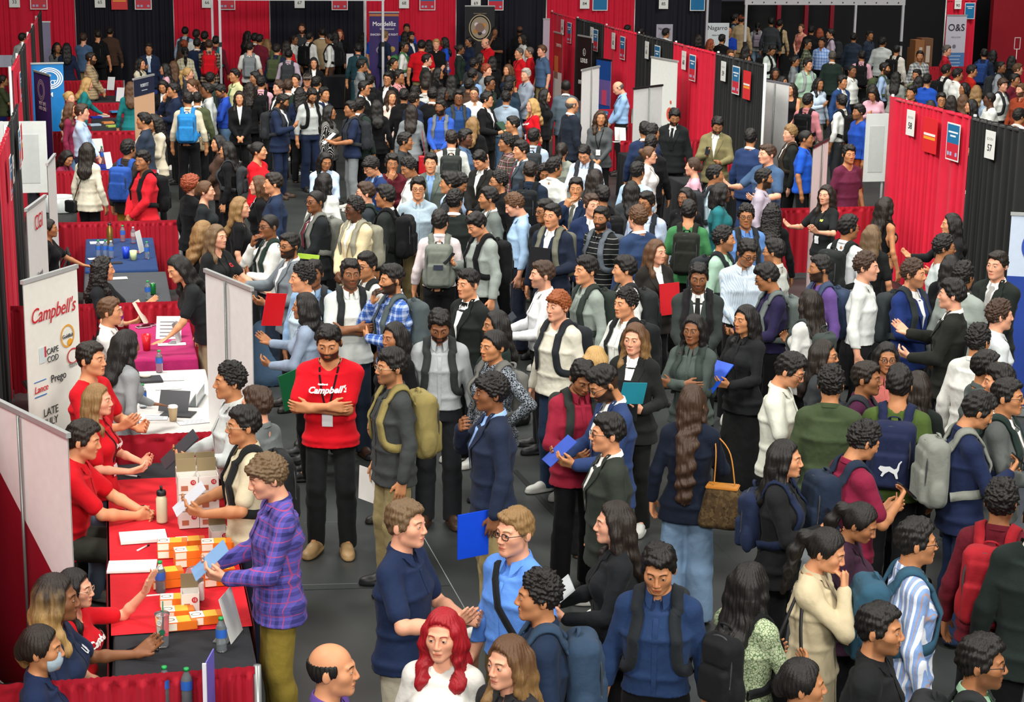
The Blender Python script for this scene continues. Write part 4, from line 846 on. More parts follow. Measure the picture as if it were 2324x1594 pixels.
a=aty(2175,10,47.5); num_sign(a[0]+.0,47.52,2.38,0,'90','small white number sheet above the looped letter stand',.2,.26); poster(a[0]+.36,47.52,2.2,0,'blue poster right of the looped letter stand',.3,.44,False)
def easel(px0,px1,py,y,h,col,label,lines=()):
    xa,z=aty(px0,py,y); xb,_=aty(px1,py,y); o=empty('easel_sign',(xa,y,0),0,label,'sign'); o['_L']=xb-xa; W=xb-xa
    box('board',(W/2,0,z-h/2),(W,.02,h),plain(col,.5),o)
    for s in (.12,.88): rod('leg',(W*s,.02,z-.05),(W*s+(.08 if s>.5 else -.08),.12,0),.014,plain('4a3a2c',.6),o)
    rod('leg',(W*.5,.03,z-.05),(W*.5,.6,0),.014,plain('4a3a2c',.6),o)
    for t,zz,sz in lines: text(t,sz,plain('33343a',.5),o,(W/2,-.014,z+zz),(math.pi/2,0,0))
    return o
easel(1602,1655,52,46.5,.95,'c6cdd2','white easel board with a company name left of the canopy',(('Nagarro',-.13,.16),('FRESH IDEAS',-.32,.05)))
easel(1490,1527,55,47.0,.62,'a6a2b0','small grey easel board with a name before booth 85',(('Nagarro',-.12,.10),))
x0,_=aty(1233,48,46); banner((x0,46),(x0+.30,46),.1,2.05,'b3a0b0','narrow mauve grey stand left of the right row end')
x0,_=aty(85,52,45.5); banner((x0,45.5),(x0+.29,45.5),.1,2.0,'77728c','narrow grey violet stand behind the far left drapes')
def signboard(x,y,z0,z1,w,label,side):
    o=empty('sign_board',(x,y,0),.0,label,'sign board'); m=plain('d2d6d3',.4,.4,.1)
    box('board',(0,0,(z0+z1)/2),(w,.02,z1-z0),m,o); box('board_back',(0,-.012,(z0+z1)/2-.02),(w*.66,.006,(z1-z0)*.68),plain('bfc4c1',.4,.4,.1),o); rod('pole',(side*w*.42,.03,0),(side*w*.42,.03,z1),.02,plain('c0c3c1',.35,.5,.3),o); box('base',(side*w*.42,.03,.02),(.35,.35,.03),plain('60646a',.5),o); return o
xa,za=aty(104,275,24.3); _,zb=aty(104,437,24.3); signboard(xa-.30,24.3,zb,za,.60,'grey foam board with a raised panel beside the left drape',-1)
xa,za=aty(1992,258,25.0); _,zb=aty(1992,412,25.0); signboard(xa,25.0,zb,za,.34,'pale pinkish grey board hanging on a pole left of booth 58',1)
x0,z1=aty(1380,186,31.5); b=empty('info_sign',(x0-.12,31.5,.76),.2,'slanted blue information board beside the bent man in pale blue','sign'); q=box('board',(.0,0,.30),(.17,.02,.60),plain('2d6690',.5),b); q.rotation_euler=(0,.22,0); box('foot',(-.08,0,.01),(.2,.15,.02),plain('d8d8d4',.5),b); b['_L']=0
for i in range(7): h=box('printed_line',(.055-.033*i+.03,-.013,.52-.075*i),(.09 if i>1 else .06,.004,.022 if i>1 else .04),plain('d6dfe6',.5),b); h.rotation_euler=(0,.22,0)
# dark retracted stands on the far right wall
for i,px in enumerate((1760,1822,1880)):
    xa,_=aty(px,60,52.8); o=box('guard_post',(xa,52.6,1.9),(.12,.12,3.4),plain('7d1626',.5)); tag(o,('left','middle','right')[i]+' of three dark red posts of the retracted stands','post','posts of the retracted stands')
    rod('handrail',(.05,-.3,.55),(1.0,-.3,.55),.02,plain('9a9aa2',.3,.5,.5),o)
for i in range(5):
    xa,_=aty(1642,20,52.8); o=box('stand_step',(xa+.75,52.6,3.9-.42*i),(2.0,.3,.06),plain('3a3844',.5)); tag(o,'thin grey step edge of the retracted stands','step','step edges of the retracted stands')
for i,(px0,px1,py0,py1,c,lab) in enumerate(((2072,2090,90,125,'8a5b34','tall cardboard box left in the pile before the red wall'),(2086,2110,86,115,'6b4630','brown cardboard box with white label on the pile'),(2066,2076,108,125,'7d5330','small cardboard box at the left foot of the pile'))):
    xa,za=aty(px0,py0,45.3+.1*i); xb,zb=aty(px1,py1,45.3+.1*i); zb=.766; o=box('cardboard_box',((xa+xb)/2,45.3+.1*i,(za+zb)/2),(xb-xa,.35,za-zb),plain(c,.8)); tag(o,lab,'cardboard box'); box('label',(0.03,-.178,.02),((xb-xa)*.35,.004,(za-zb)*.5),plain('b8a89a',.7),o)
x,z=aty(2310,83,46); o=empty('sign_holder',(x,46,0),0,'thin white empty sign frame on a stand at the right edge','sign holder'); m=plain('d8c8c8',.4)
for dx,dz,w,h in ((-.08,0,.016,.30),(.08,0,.016,.30),(0,.15,.17,.016),(0,-.15,.17,.016)): box('frame',(dx,0,z-.18+dz),(w,.015,h),m,o)
rod('pole',(0,0,0),(0,0,z-.33),.010,m,o)
# ------------------------------------------------------------------ tables
def table(x0,x1,y0,y1,col,label,clabel,drop=.03,h=.76,ro=.6):
    cx,cy=(x0+x1)/2,(y0+y1)/2; W,D=x1-x0,y1-y0; o=empty('table',(cx,cy,0),0,label,'table','folding tables under cloths'); box('tabletop',(0,0,h-.022),(W-.01,D-.01,.035),plain('8d8478',.5),o)
    for sx in (-1,1):
        for sy in (-1,1): rod('leg',(sx*(W/2-.07),sy*(D/2-.1),0),(sx*(W/2-.07),sy*(D/2-.1),h-.04),.016,plain('55585a',.4,.5,.5),o)
    per=[]; n=26; m=max(10,int(n*D/W))
    for i in range(n): per.append((-W/2+W*i/n,-D/2))
    for i in range(m): per.append((W/2,-D/2+D*i/m))
    for i in range(n): per.append((W/2-W*i/n,D/2))
    for i in range(m): per.append((-W/2,D/2-D*i/m))
    N=len(per); lev=[(h+.004,-.012),(h+.003,.004),(h-.02,.010)]+[(h-.02-(h-.02-drop)*t,.012+.03*t) for t in (.25,.5,.75,1)]
    P=[];Q=[]; rs=np.random.RandomState(int(abs(x0*31+y0*17))); ph=rs.uniform(0,6)
    for zz,off in lev:
        t=(h-zz)/max(h-drop,.01)
        for i,(a,b) in enumerate(per):
            nx,ny=(0,-1) if i<n else (1,0) if i<n+m else (0,1) if i<2*n+m else (-1,0)
            wv=.018*max(t,0)*math.sin(i*1.05+ph)+.012*max(t,0)*math.sin(i*.43+ph*2); P.append((a+nx*(off+wv),b+ny*(off+wv),zz))
    for l in range(len(lev)-1):
        for i in range(N): Q.append((l*N+i,(l+1)*N+i,(l+1)*N+(i+1)%N,l*N+(i+1)%N))
    c=link('tablecloth',qmesh('cloth',np.array(P),np.array(Q)),cloth(col),None,(cx,cy,0)); tag(c,clabel,'tablecloth')
    P2,Q2=grid_mesh(lambda u,v:((u-.5)*(W-.02),(v-.5)*(D-.02),h+.004+.0012*math.sin(u*9+v*23)),12,24); me=c.data; 
    import bmesh
    bm=bmesh.new(); bm.from_mesh(me); vs=[bm.verts.new(p) for p in P2]; [bm.faces.new([vs[i] for i in q]) for q in Q2]; bm.to_mesh(me); bm.free()
    for q in me.polygons: q.use_smooth=True
    return o
table(-.05,.70,9.42,13.48,'26272b','near folding table under black and red cloths','black cloth under the red cloth on the near table')
P,Q=grid_mesh(lambda u,v:(-.075+.80*u,10.12+2.96*v,.770+.0015*math.sin(u*7+v*31)+.001*math.sin(v*90)),14,40)
Pd,Qd=grid_mesh(lambda u,v:(-.075-.012-.02*u-.008*math.sin(v*40)*u,10.12+2.96*v,.770-.55*u),6,40,True); Pe,Qe=grid_mesh(lambda u,v:(.725+.012+.02*u+.008*math.sin(v*40)*u,10.12+2.96*v,.770-.40*u),6,40)
o=link('table_cover',qmesh('cover',*join([(P,Q),(Pd,Qd),(Pe,Qe)])),cloth('c81a26')); tag(o,'bright red cloth laid over the near table','tablecloth')
table(.02,.79,14.25,16.3,'c3c1bd','folding table under a white cloth','white cloth on the table with the tablet')
table(.16,.74,16.75,18.25,'a0245c','folding table under a magenta cloth','magenta cloth on the table with printed sheets')
table(-.28,.60,18.6,20.9,'3f4246','folding table under a dark grey cloth','dark grey cloth on the table with one green can')
table(-.28,.52,21.05,23.12,'1d3560','folding table under a navy blue cloth','navy blue cloth on the table with many bottles')
table(-.30,.50,28.15,29.9,'1f2f86','folding table under a royal blue cloth','royal blue cloth behind the woman in the white blouse')
table(-.25,.45,33.1,36.4,'2c2e34','folding table with booklets under a black cloth','black cloth on the table with blue bags and booklets')
table(-.2,.45,37.9,40.6,'2a2b30','folding table with cups under a black cloth','black cloth on the table behind the blonde in teal')
table(.25,1.35,41.0,41.8,'1f3a8c','folding table under a blue cloth with letters','blue cloth with pale letters on the far left')
text('iE',.42,plain('b9c4e0',.5),bpy.data.objects['tablecloth.008'] if 'tablecloth.008' in bpy.data.objects else None,(-.2,-.46,.40),(math.pi/2,0,0))
table(-3.0,-1.5,42.6,43.4,'232a6e','folding table under a violet blue cloth','violet blue cloth at the far left edge')
table(8.55,9.65,26.7,27.9,'26282a','folding table under a dark cloth left of booth 58','dark cloth on the table left of booth 58')
table(8.55,9.4,29.2,30.4,'1d1f21','folding table with booklets beside the woman in grey','black cloth on the table with standing booklets')
table(7.7,9.3,17.0,18.6,'1c1d20','folding table in front of booth 57','black cloth on the table in front of booth 57')
table(5.0,6.4,44.6,45.3,'15161a','folding table under a black cloth by the seal','black cloth on the table before the red shirt group')
# ------------------------------------------------------------------ things on the tables
def put(px,py,z=.768): a=at(px,py,z); return (a[0],a[1],z)
def bottle(px,py,label,h=.20,cap='1f9a4e',lab='2f62b8',z=.768,p=None,group='small water bottles'):
    o=empty('water_bottle',p or put(px,py,z),0,label,'bottle',group); r=.031; s=h/.20
    lathe('body',[(0,0),(r*.9,0),(r,.008*s),(r*.93,.05*s),(r,.06*s),(r*.93,.075*s),(r,.09*s),(r,.135*s),(r*.8,.155*s),(.013,.180*s),(.0125,.186*s)],glass('dfeaf0',.08),o,n=16)
    lathe('label',[(r+.0008,.085*s),(r+.0008,.135*s)],plain(lab,.4),o,n=16); lathe('cap',[(0,.202*s),(.014,.202*s),(.0145,.186*s),(0,.186*s)],plain(cap,.4),o,n=14); return o
def sheet(px,py,w,d,rz,label,col='dcdcd8',th=.004,z=.768,name='paper',cat='paper',p=None,lines=0):
    o=box(name,p or put(px,py,z),(w,d,th),plain(col,.6),None,rz); o.location.z+=th/2; tag(o,label,cat)
    for i in range(lines): box('printed_line',(0,d*(.3-.6*i/max(1,lines-1)),th/2+.0006),(w*.7,d*.03,.0008),plain('6a6c74',.6),o)
    return o
def carton(px,py,rz,label,w=.11,d=.13,h=.10,col='ddd6cf',z=.768,p=None,openlid=True):
    o=empty('open_carton',p or put(px,py,z),rz,label,'carton','open white snack cartons'); m=plain(col,.6); k=plain('8d7c5c',.7)
    for c,s in (((0,-d/2,h/2),(w,.004,h)),((0,d/2,h/2),(w,.004,h)),((-w/2,0,h/2),(.004,d,h)),((w/2,0,h/2),(.004,d,h)),((0,0,.003),(w,d,.004))): box('wall',c,s,m,o)
    box('inside',(0,0,h*.45),(w*.96,d*.96,.004),k,o); box('flap',(0,d/2+.004,h+.045),(w,.004,.09),k,o)
    lathe('count_badge',[(0,.0015),(.018,.0015)],plain('b3202c',.5),o,(w*.25,-d/2-.003,h*.68),16,(math.pi/2,0,0)); text('12',.022,plain('f0e8e4',.5),o,(w*.25,-d/2-.0055,h*.68),(math.pi/2,0,0)); box('print',(-w*.2,-d/2-.003,h*.35),(w*.35,.002,h*.3),plain('b06a50',.5),o); return o
def snack(px,py,rz,label,w=.19,d=.10,h=.052,z=.768,p=None):
    o=box('snack_box',p or put(px,py,z),(w,d,h),plain('e0701c',.5),None,rz,.003); o.location.z+=h/2; tag(o,label,'snack box','orange snack boxes on the red cloth')
    box('white_panel',(-w*.28,0,h/2+.0008),(w*.40,d*.96,.001),plain('ece6da',.5),o); box('yellow_panel',(w*.12,0,h/2+.0008),(w*.38,d*.96,.001),plain('f0b02c',.5),o); box('front_print',(-w*.3,-d/2-.0008,0),(w*.36,.001,h*.8),plain('e8dcc8',.5),o)
    q=ring2(o,(-w*.30,0,h/2+.002),.018,.023,'6a6a60'); return o
def ring2(o,c,r0,r1,col):
    P=[];n=20
    for i in range(n):
        a=2*math.pi*i/n
        for r in (r0,r1): P.append((c[0]+r*math.cos(a)*1.3,c[1]+r*math.sin(a),c[2]))
    Q=[(2*i,2*i+1,(2*i+3)%(2*n),(2*i+2)%(2*n)) for i in range(n)]; return link('emblem',qmesh('emblem',np.array(P),np.array(Q)),plain(col,.5),o)
def phone(p,rz,label,col='1a1b1e',w=.075,l=.15,tilt=(0,0),case=None):
    o=box('phone',p,(w,l,.009),plain(case or col,.35),None,rz,.003); o.rotation_euler=(tilt[0],tilt[1],rz); tag(o,label,'phone'); box('screen',(0,0,.005),(w*.9,l*.93,.001),plain('101218',.15),o); return o
def pen(px,py,rz,label,col='e8e4e0',z=.775):
    p=put(px,py,z); o=empty('marker_pen',p,rz,label,'pen','pens on the near table'); rod('barrel',(-.05,0,0),(.05,0,0),.006,plain(col,.4),o); rod('cap',(.05,0,0),(.075,0,0),.0065,plain('1a1a1c',.4),o); return o
Z2=.775
for i,(px,py) in enumerate(((447,1150),(487,1145),(447,1185),(487,1180),(447,1215),(487,1210))): pass
base=put(440,1205)
for l in range(3):
    for c in range(2):
        for q in range(2 if l==2 else 1):
            carton(0,0,.05,('bottom','middle','top')[l]+(' left',' right')[c]+(' carton' if not q else ' rear carton')+' of the white carton stack at the back of the red cloth',.128,.13,.115,p=(base[0]-.03+.135*c,base[1]+.10+.14*q,.775+.12*l))
carton(497,1232,.1,'open white carton right of the orange boxes on the red cloth',z=Z2); carton(432,1385,.0,'tall open white carton in front of the clear bag',.10,.10,.12,z=Z2)
o=empty('paper_bag',put(442,1360,Z2),0,'small white bag with a clear round top on the red cloth','bag'); box('body',(0,0,.06),(.11,.09,.12),plain('d9cfcb',.6),o,0,.006); lathe('clear_top',[(.055,.12),(.058,.15),(.045,.19),(.02,.205),(0,.208)],glass('f2ece6',.12),o)
sn=[(392,1262,0,'far left orange snack box, upper of two'),(392,1262,1,'far left orange snack box on top of another'),(432,1240,0,'orange snack box at the back beside the cartons'),(430,1282,0,'orange snack box in the middle of the red cloth, lowest'),(430,1282,1,'orange snack box in the middle of the red cloth, topmost'),(492,1282,0,'right orange snack box, lowest of three'),(492,1282,1,'right orange snack box, middle of three'),(492,1282,2,'right orange snack box, topmost of three'),(380,1330,0,'orange snack box behind the small water bottle, lower'),(380,1330,1,'orange snack box behind the small water bottle, upper'),(497,1325,0,'orange snack box right of the clear topped bag, lower'),(497,1325,1,'orange snack box right of the clear topped bag, upper'),(400,1372,0,'front left orange snack box behind the clear tumbler'),(403,1400,0,'front orange snack box by the clear tumbler, second row'),(408,1425,0,'frontmost orange snack box by the clear tumbler'),(468,1412,0,'front right orange snack box beside the tall carton'),(520,1262,0,'rightmost orange snack box at the table edge, lower'),(520,1262,1,'rightmost orange snack box at the table edge, upper')]
for px,py,l,lab in sn: snack(px,py,random.Random(px+py).uniform(-.1,.15),lab,p=(lambda a:(a[0],a[1],.775+.054*l))(put(px,py,.775)))
o=empty('flask',put(368,1185,Z2),0,'cream steel flask with black straw lid on the red cloth','flask'); lathe('body',[(0,0),(.036,0),(.037,.01),(.037,.165),(.028,.185),(.026,.19)],plain('d3cfae',.4),o); lathe('lid',[(.032,.19),(.033,.21),(.030,.222),(0,.224)],plain('17181a',.5),o); rod('straw_spout',(0,0,.224),(0,0,.255),.009,plain('17181a',.5),o)
o=empty('tumbler',put(370,1468,.768),0,'clear tumbler with round green emblem and straw on the black cloth','tumbler'); lathe('body',[(0,0),(.030,0),(.032,.01),(.040,.19)],glass('dfe6ea',.06),o); lathe('lid',[(.042,.19),(.043,.20),(0,.206)],glass('c9d4dc',.1),o); rod('straw',(0,0,.02),(.006,0,.27),.004,plain('1d6b46',.4),o); lathe('emblem',[(0,.001),(.018,.001)],plain('1d5c40',.5),o,(-.004,-.039,.10),16,(math.pi/2,0,0)); box('sticker',(.020,-.036,.085),(.022,.002,.018),plain('c8404c',.5),o)
for px,py,lab in ((365,1345,'small water bottle left of the orange snack boxes'),(503,1478,'small water bottle at the front right of the black cloth'),(375,1594,'small water bottle at the bottom edge before the red divider'),(425,1598,'green capped bottle cut off by the bottom edge')): bottle(px,py,lab)
for px,py,rz,lab,l in ((325,1222,.05,'thick stack of printed sheets beside the clasped hands',.02),(300,1288,-.08,'stack of white sheets at the left edge of the red cloth',.012)): sheet(px,py,.30,.20,rz,lab,'e6e4de',l,Z2)
sheet(288,1140,.05,.05,.5,'small pale sticky note pad on the red cloth','cfd4b8',.012,Z2,'note_pad','note pad'); phone(put(308,1154,.782),-1.35,'white phone lying on the red cloth','d9d6da'); phone(put(317,1472,.774),-.9,'dark phone lying on the black cloth near the pen','15161a')
for px,py,rz,lab in ((298,1080,-.5,'white marker on the dark cloth behind the red cloth'),(322,1245,.9,'open marker on the red cloth between paper stacks'),(345,1352,.05,'white and brown pen on the red cloth by the water bottle'),(337,1470,-.8,'silver pen beside the dark phone')): pen(px,py,rz,lab)
o=empty('sign_holder',put(525,1445,.768),1.2,'slanted clear sign holder at the front right of the near table','sign holder'); q=box('sheet',(0,0,.13),(.22,.004,.27),plain('d2d4d0',.4),o); q.rotation_euler=(-.25,0,0); box('foot',(0,.03,.004),(.22,.09,.006),glass(),o)
o=empty('sign_holder',(.42,9.0,.80),1.3,'upright violet sign card at the bottom edge','sign holder'); box('card',(0,0,.12),(.22,.006,.30),plain('6c66c4',.5),o); box('white_edge',(-.11,0,.13),(.012,.02,.30),plain('dcdce4',.5),o)
o=link('plastic_bag',qmesh('bag',*(lambda F:(F.ell((0,0,.06),(.26,.16,.08),.02),F.nets())[1])(Field(axis([(-.3,.3,.02)]),axis([(-.2,.2,.02)]),axis([(-.05,.18,.02)])))),glass('b9c6f0',.15),None,(.36,8.75,.76)); tag(o,'clear and blue plastic bag at the bottom edge','bag')
table(-.1,.75,7.6,8.9,'1f2024','folding table at the bottom edge','black cloth on the table at the bottom edge')
# white table
for px,py,lab in ((325,925,'small water bottle on the white table near the tablet'),(362,845,'water bottle with blue and red label at the far end of the white table')): bottle(px,py,lab)
o=empty('tablet',put(400,935,.768),-.35,'black tablet propped in a stand case on the white table','tablet'); q=box('screen',(-.02,.02,.085),(.25,.008,.18),plain('2c2e33',.3),o); q.rotation_euler=(-.5,0,0); box('keyboard_flap',(.04,-.07,.005),(.26,.17,.006),plain('2b2d30',.6),o)
def cup(p,label,col='c2a982',lid='eceae6',h=.11):
    o=empty('coffee_cup',p,0,label,'cup'); lathe('body',[(0,0),(.028,0),(.038,h)],plain(col,.6),o); lathe('lid',[(.041,h),(.041,h+.010),(.034,h+.018),(0,h+.018)],plain(lid,.5),o); return o
cup(put(393,955,.768),'paper coffee cup with a white lid before the black tablet')
o=box('laptop',put(328,862,.775),(.30,.21,.018),plain('2b2b2f',.5),None,.1,.004); tag(o,'closed dark case on the white table with a mouse on it','laptop case'); o=link('mouse',qmesh('m',*(lambda F:(F.ell((0,0,.012),(.05,.032,.02),.01),F.nets())[1])(Field(axis([(-.06,.06,.006)]),axis([(-.05,.05,.006)]),axis([(-.02,.05,.006)])))),plain('cfcab8',.5),None,put(330,856,.785)); tag(o,'pale computer mouse on the dark case','mouse')
for i,(px,py,rz,w,d,lab) in enumerate(((345,915,.1,.20,.15,'printed sheet under the water bottle on the white table'),(382,880,.0,.22,.14,'printed sheet in the middle of the white table'),(395,900,.1,.18,.09,'sheet with a large printed number on the white table'),(350,948,-.1,.22,.16,'printed sheet under the leaning hand on the white table'),(440,958,.2,.26,.12,'sheet with a drawn pattern at the near end of the white table'),(385,862,.0,.25,.08,'narrow sheet at the far end of the white table'))): sheet(px,py,w,d,rz,lab,'d0d2d4',.003,.768,lines=3)
o=empty('sign_holder',put(455,910,.768),1.35,'clear sign holder lying along the edge of the white table','sign holder'); box('sheet',(0,0,.05),(.40,.004,.10),plain('dfe1e0',.3),o); box('foot',(0,.03,.004),(.40,.09,.006),glass(),o)
# magenta table
o=sheet(383,752,.24,.30,-.15,'large printed newsletter held above the magenta table','d3cfd0',.006,.83,'newsletter','paper',lines=6); o.rotation_euler=(1.0,0,-.15)
sheet(390,782,.26,.10,.0,'white sheet at the near end of the magenta table'); o=empty('sign_holder',put(402,778,.768),1.25,'clear sign holder at the near end of the magenta table','sign holder'); q=box('sheet',(0,0,.10),(.16,.004,.20),plain('dcdcde',.3),o); q.rotation_euler=(-.25,0,0); box('foot',(0,.03,.004),(.16,.08,.006),glass(),o)
for px,py,lab,c in ((326,742,'dark phone at the far end of the magenta table','141418'),(336,738,'second dark phone with pale case on the magenta table','202026')): phone(put(px,py,.774),-1.2,lab,c,case='c8b8c0')
o=empty('plastic_cup',put(333,795,.768),0,'tall red plastic cup on the magenta table','cup'); lathe('body',[(0,0),(.032,0),(.046,.15),(.043,.15),(.03,.01)],plain('c41a26',.35),o); bottle(274,742,'bottle with violet label at the left of the magenta table',.2,'c9c4cc','7a2f8c')
# grey table
bottle(336,680,'small water bottle beside the green can on the grey table'); o=empty('drink_can',put(347,668,.768),0,'green drink can beside a water bottle on the grey table','can'); lathe('body',[(0,0),(.026,0),(.033,.008),(.033,.112),(.027,.122),(0,.120)],plain('1e7a3c',.3,.5,.4),o); lathe('rim',[(.027,.122),(.028,.125),(.0,.121)],plain('b8bcbc',.3,.5,.8),o)
sheet(268,632,.2,.12,.1,'white sheet on the dark grey table by the curly haired person')
# navy table
for px,py,lab,c,l in ((224,583,'left of three small water bottles in a row on the navy table','1f9a4e','2f62b8'),(240,583,'middle of three small water bottles in a row on the navy table','1f9a4e','2f62b8'),(253,585,'right of three small water bottles in a row on the navy table','c9ccd0','2f62b8'),(279,548,'water bottle at the far edge of the navy table beside the gold flask','1f9a4e','2f62b8'),(303,552,'soda bottle with white and red label at the far edge of the navy table','b9b4b4','b8a0a0'),(334,587,'water bottle at the right edge of the navy table','1f9a4e','2f62b8')): bottle(px,py,lab,.2,c,l)
o=empty('flask',put(250,555,.768),0,'tall gold flask with loop lid on the navy table','flask'); lathe('body',[(0,0),(.036,0),(.038,.01),(.038,.19),(.020,.225),(.018,.24)],plain('8c6f34',.3,.5,.6),o); lathe('lid',[(.022,.24),(.022,.262),(0,.265)],plain('1c1c1e',.4),o); rod('loop',(0,0,.262),(.02,0,.29),.005,plain('1c1c1e',.4),o)
for px,py,lab,c,h in ((286,586,'blue plastic cup on the navy table','1c3fc0',.13),(303,590,'pale green drink in a clear cup on the navy table','c4d49a',.11)):
    o=empty('plastic_cup',put(px,py,.768),0,lab,'cup'); lathe('body',[(0,0),(.034,0),(.042,h),(.039,h),(.032,.01)],plain(c,.35),o)
sheet(225,552,.22,.12,.05,'stack of white sheets at the far left of the navy table','d8d8d6',.012); o=empty('sign_holder',put(318,573,.768),1.2,'white standing card on the navy table','sign holder'); q=box('sheet',(0,0,.13),(.16,.004,.26),plain('d6dad8',.4),o); q.rotation_euler=(-.2,0,0); box('foot',(0,.02,.004),(.16,.08,.006),glass(),o)
sheet(212,588,.12,.1,.2,'small paper at the left edge of the navy table'); sheet(255,598,.22,.1,.1,'notebook at the near left of the navy table','22242c',.012,name='notebook',cat='notebook')
# royal blue table and the two beyond
bottle(232,372,'large water bottle on the royal blue table',.28); o=sheet(222,330,.17,.22,.3,'framed notice standing on the royal blue table','c4c8c6',.008,.88,'notice'); o.rotation_euler=(1.2,0,.3); o=sheet(246,365,.12,.26,.2,'white folder standing on the royal blue table','dcdcd6',.01,.90,'folder','folder'); o.rotation_euler=(1.3,0,.6)
for px,py,c,lab in ((218,268,'2038a8','crumpled blue bag on the table by the teal jackets'),(255,288,'b8d060','yellow green pouch on the table by the teal jackets'),(245,280,'d88a4a','orange leaflet pile on the table by the teal jackets'),(262,255,'3f86c0','blue and white booklet on the table by the teal jackets'),(235,265,'c6ccd0','white card standing on the table by the teal jackets'),(272,278,'262a3a','dark pouch on the table by the teal jackets'),(215,285,'a8bcd0','pale blue bottles tray on the table by the teal jackets')): sheet(px,py,.20,.16,.3,lab,c,.03,.768,'table_item','booklet')
for px,py,c,lab in ((225,215,'c9b090','iced drink cup on the table behind the blonde in teal'),(237,215,'b8c4c8','clear cup on the table behind the blonde in teal'),(215,222,'9fb4b8','second clear cup on the table behind the blonde in teal')): cup(put(px,py,.768),lab,c,'d8dcdc')
for px,py,lab in ((252,190,'tall white leaning menu card on the table behind the blonde in teal'),(273,215,'small leaning white card on the table behind the blonde in teal')): o=sheet(px,py,.16,.30,.1,lab,'d2d2d4',.008,.90,'menu_card','sign'); o.rotation_euler=(1.15,0,-.3)
for px,py,lab in ((5,140,'pale booklet standing on the violet blue table'),(25,140,'white booklet with a dark strap on the violet blue table')): o=sheet(px,py,.3,.3,0,lab,'b6b8cc',.02,.92,'booklet','booklet'); o.rotation_euler=(1.3,0,0)
for px,py,rz,lab in ((1402,305,.2,'left of the two white booklets standing on the black table'),(1413,306,.2,'right of the two white booklets standing on the black table')): o=sheet(px,py,.12,.24,rz,lab,'d8d6d4',.015,.90,'booklet','booklet'); o.rotation_euler=(1.25,.1,rz)
for px,py,lab in ((1404,322,'flat printed leaflet on the black table near the standing booklets'),(1430,322,'flat white leaflet at the right of the black table')): sheet(px,py,.22,.14,.1,lab)
bottle(1017,148,'white flask on the far black table beside the man in black shirt',.3,'e4e2ec','d8d6e2',p=(lambda a:(a[0],44.9,.768))(aty(1017,140,44.9)))
x,z=aty(792,140,44); easel(786,802,122,44.0,.4,'c9c8cc','small white notice board beneath the white canopy')
# bin, chairs, floor bits
table(21.3,24.2,45.0,45.95,'15161a','folding table under the cardboard boxes','black cloth under the cardboard boxes')
o=empty('waste_bin',(-.66,26.4,0),0,'tall dark grey bin with a clear liner','bin'); lathe('body',[(0,0),(.20,0),(.24,.78),(.22,.78)],plain('3d403f',.6),o); lathe('liner',[(.245,.60),(.25,.79),(.21,.80),(.20,.6)],plain('b9c0bf',.3),o)
def chair(x,y,rz,label):
    o=empty('folding_chair',(x,y,0),rz,label,'chair','black folding chairs behind the tables'); m=plain('1c1d20',.5); box('seat',(0,0,.44),(.42,.40,.03),m,o,0,.01); box('backrest',(0,.20,.72),(.42,.03,.26),m,o,0,.01)
    for sx in (-1,1): rod('leg',(sx*.2,-.2,0),(sx*.2,.21,.85),.012,m,o); rod('leg',(sx*.2,.22,0),(sx*.2,-.15,.44),.012,m,o)
    return o
for x,y,rz,lab in ((-.52,11.6,-1.5,'black folding chair under the seated man in red'),(-.50,10.1,-1.5,'black folding chair under the seated woman raising a hand'),(-.62,17.2,-1.4,'black folding chair at the white shirted man'),(-.68,21.9,-1.5,'black folding chair at the navy table')): chair(x,y,rz,lab)
for i in range(3):
    o=box('cardboard_box',(-.86,8.95,.22+.40*i),(.30,.5,.36),plain(('9a6b42','b98a5a','87603c')[i],.8)); tag(o,('lowest','middle','topmost')[i]+' cardboard box at the lower left corner','cardboard box','cardboard boxes by the left drape')
for i,(a,b2,w,c) in enumerate((((963,1222),(1062,1395),.006,'8f9492'),((1168,1068),(1275,1185),.05,'151717'),((690,1340),(1020,1330),.006,'23272a'),((690,1188),(800,1185),.004,'5a6060'),((640,1330),(820,1325),.005,'63686a'))):
    p,q=at2(*a,0),at2(*b2,0); L=np.linalg.norm(q-p); o=box('trim_%d'%(i+1),((p[0]+q[0])/2,(p[1]+q[1])/2,.002),(L,w,.003),plain(c,.5),None,facing(p,q)); o['kind']='structure'
# bags and coats standing on the floor
def floor_bag(px,py,col,label,s=1.,rz=0.,kind='b'):
    a=at(px,py,0); r=link('backpack',dmesh(('pack',kind),lambda: pack_mesh(kind)),cloth(col)); r.scale=(s,s,s); r.rotation_euler=(-.15,0,rz); r.location=(a[0],a[1],-.955*s+.0); link('handle',dmesh(('hnd',),handle_mesh),cloth(col),r); link('zip',dmesh(('zip',),zip_mesh),plain('3a3a3c',.5),r); tag(r,label,'backpack','bags set down on the floor'); return r
floor_bag(592,800,'1a1c1e','black bag on the floor behind the white stand',1.25,.3); floor_bag(1218,985,'17181a','black round bag on the floor below the white sweatshirt',1.0,.4); floor_bag(1500,380,'1b1c1f','dark bag on the floor near booth 60',1.,0)
o=link('jacket',qmesh('coat_heap',*(lambda F:(F.cap((0,0,.05),(0,.05,.52),.22,.13,.05),F.cap((.1,-.1,.1),(.02,0,.45),.12,.1,.05),F.nets())[2])(Field(axis([(-.35,.35,.02)]),axis([(-.35,.35,.02)]),axis([(0,.7,.02)])))),cloth('3f566e'),None,tuple(at(602,868,0))); tag(o,'grey blue jacket heaped on the floor right of the white stand','jacket')
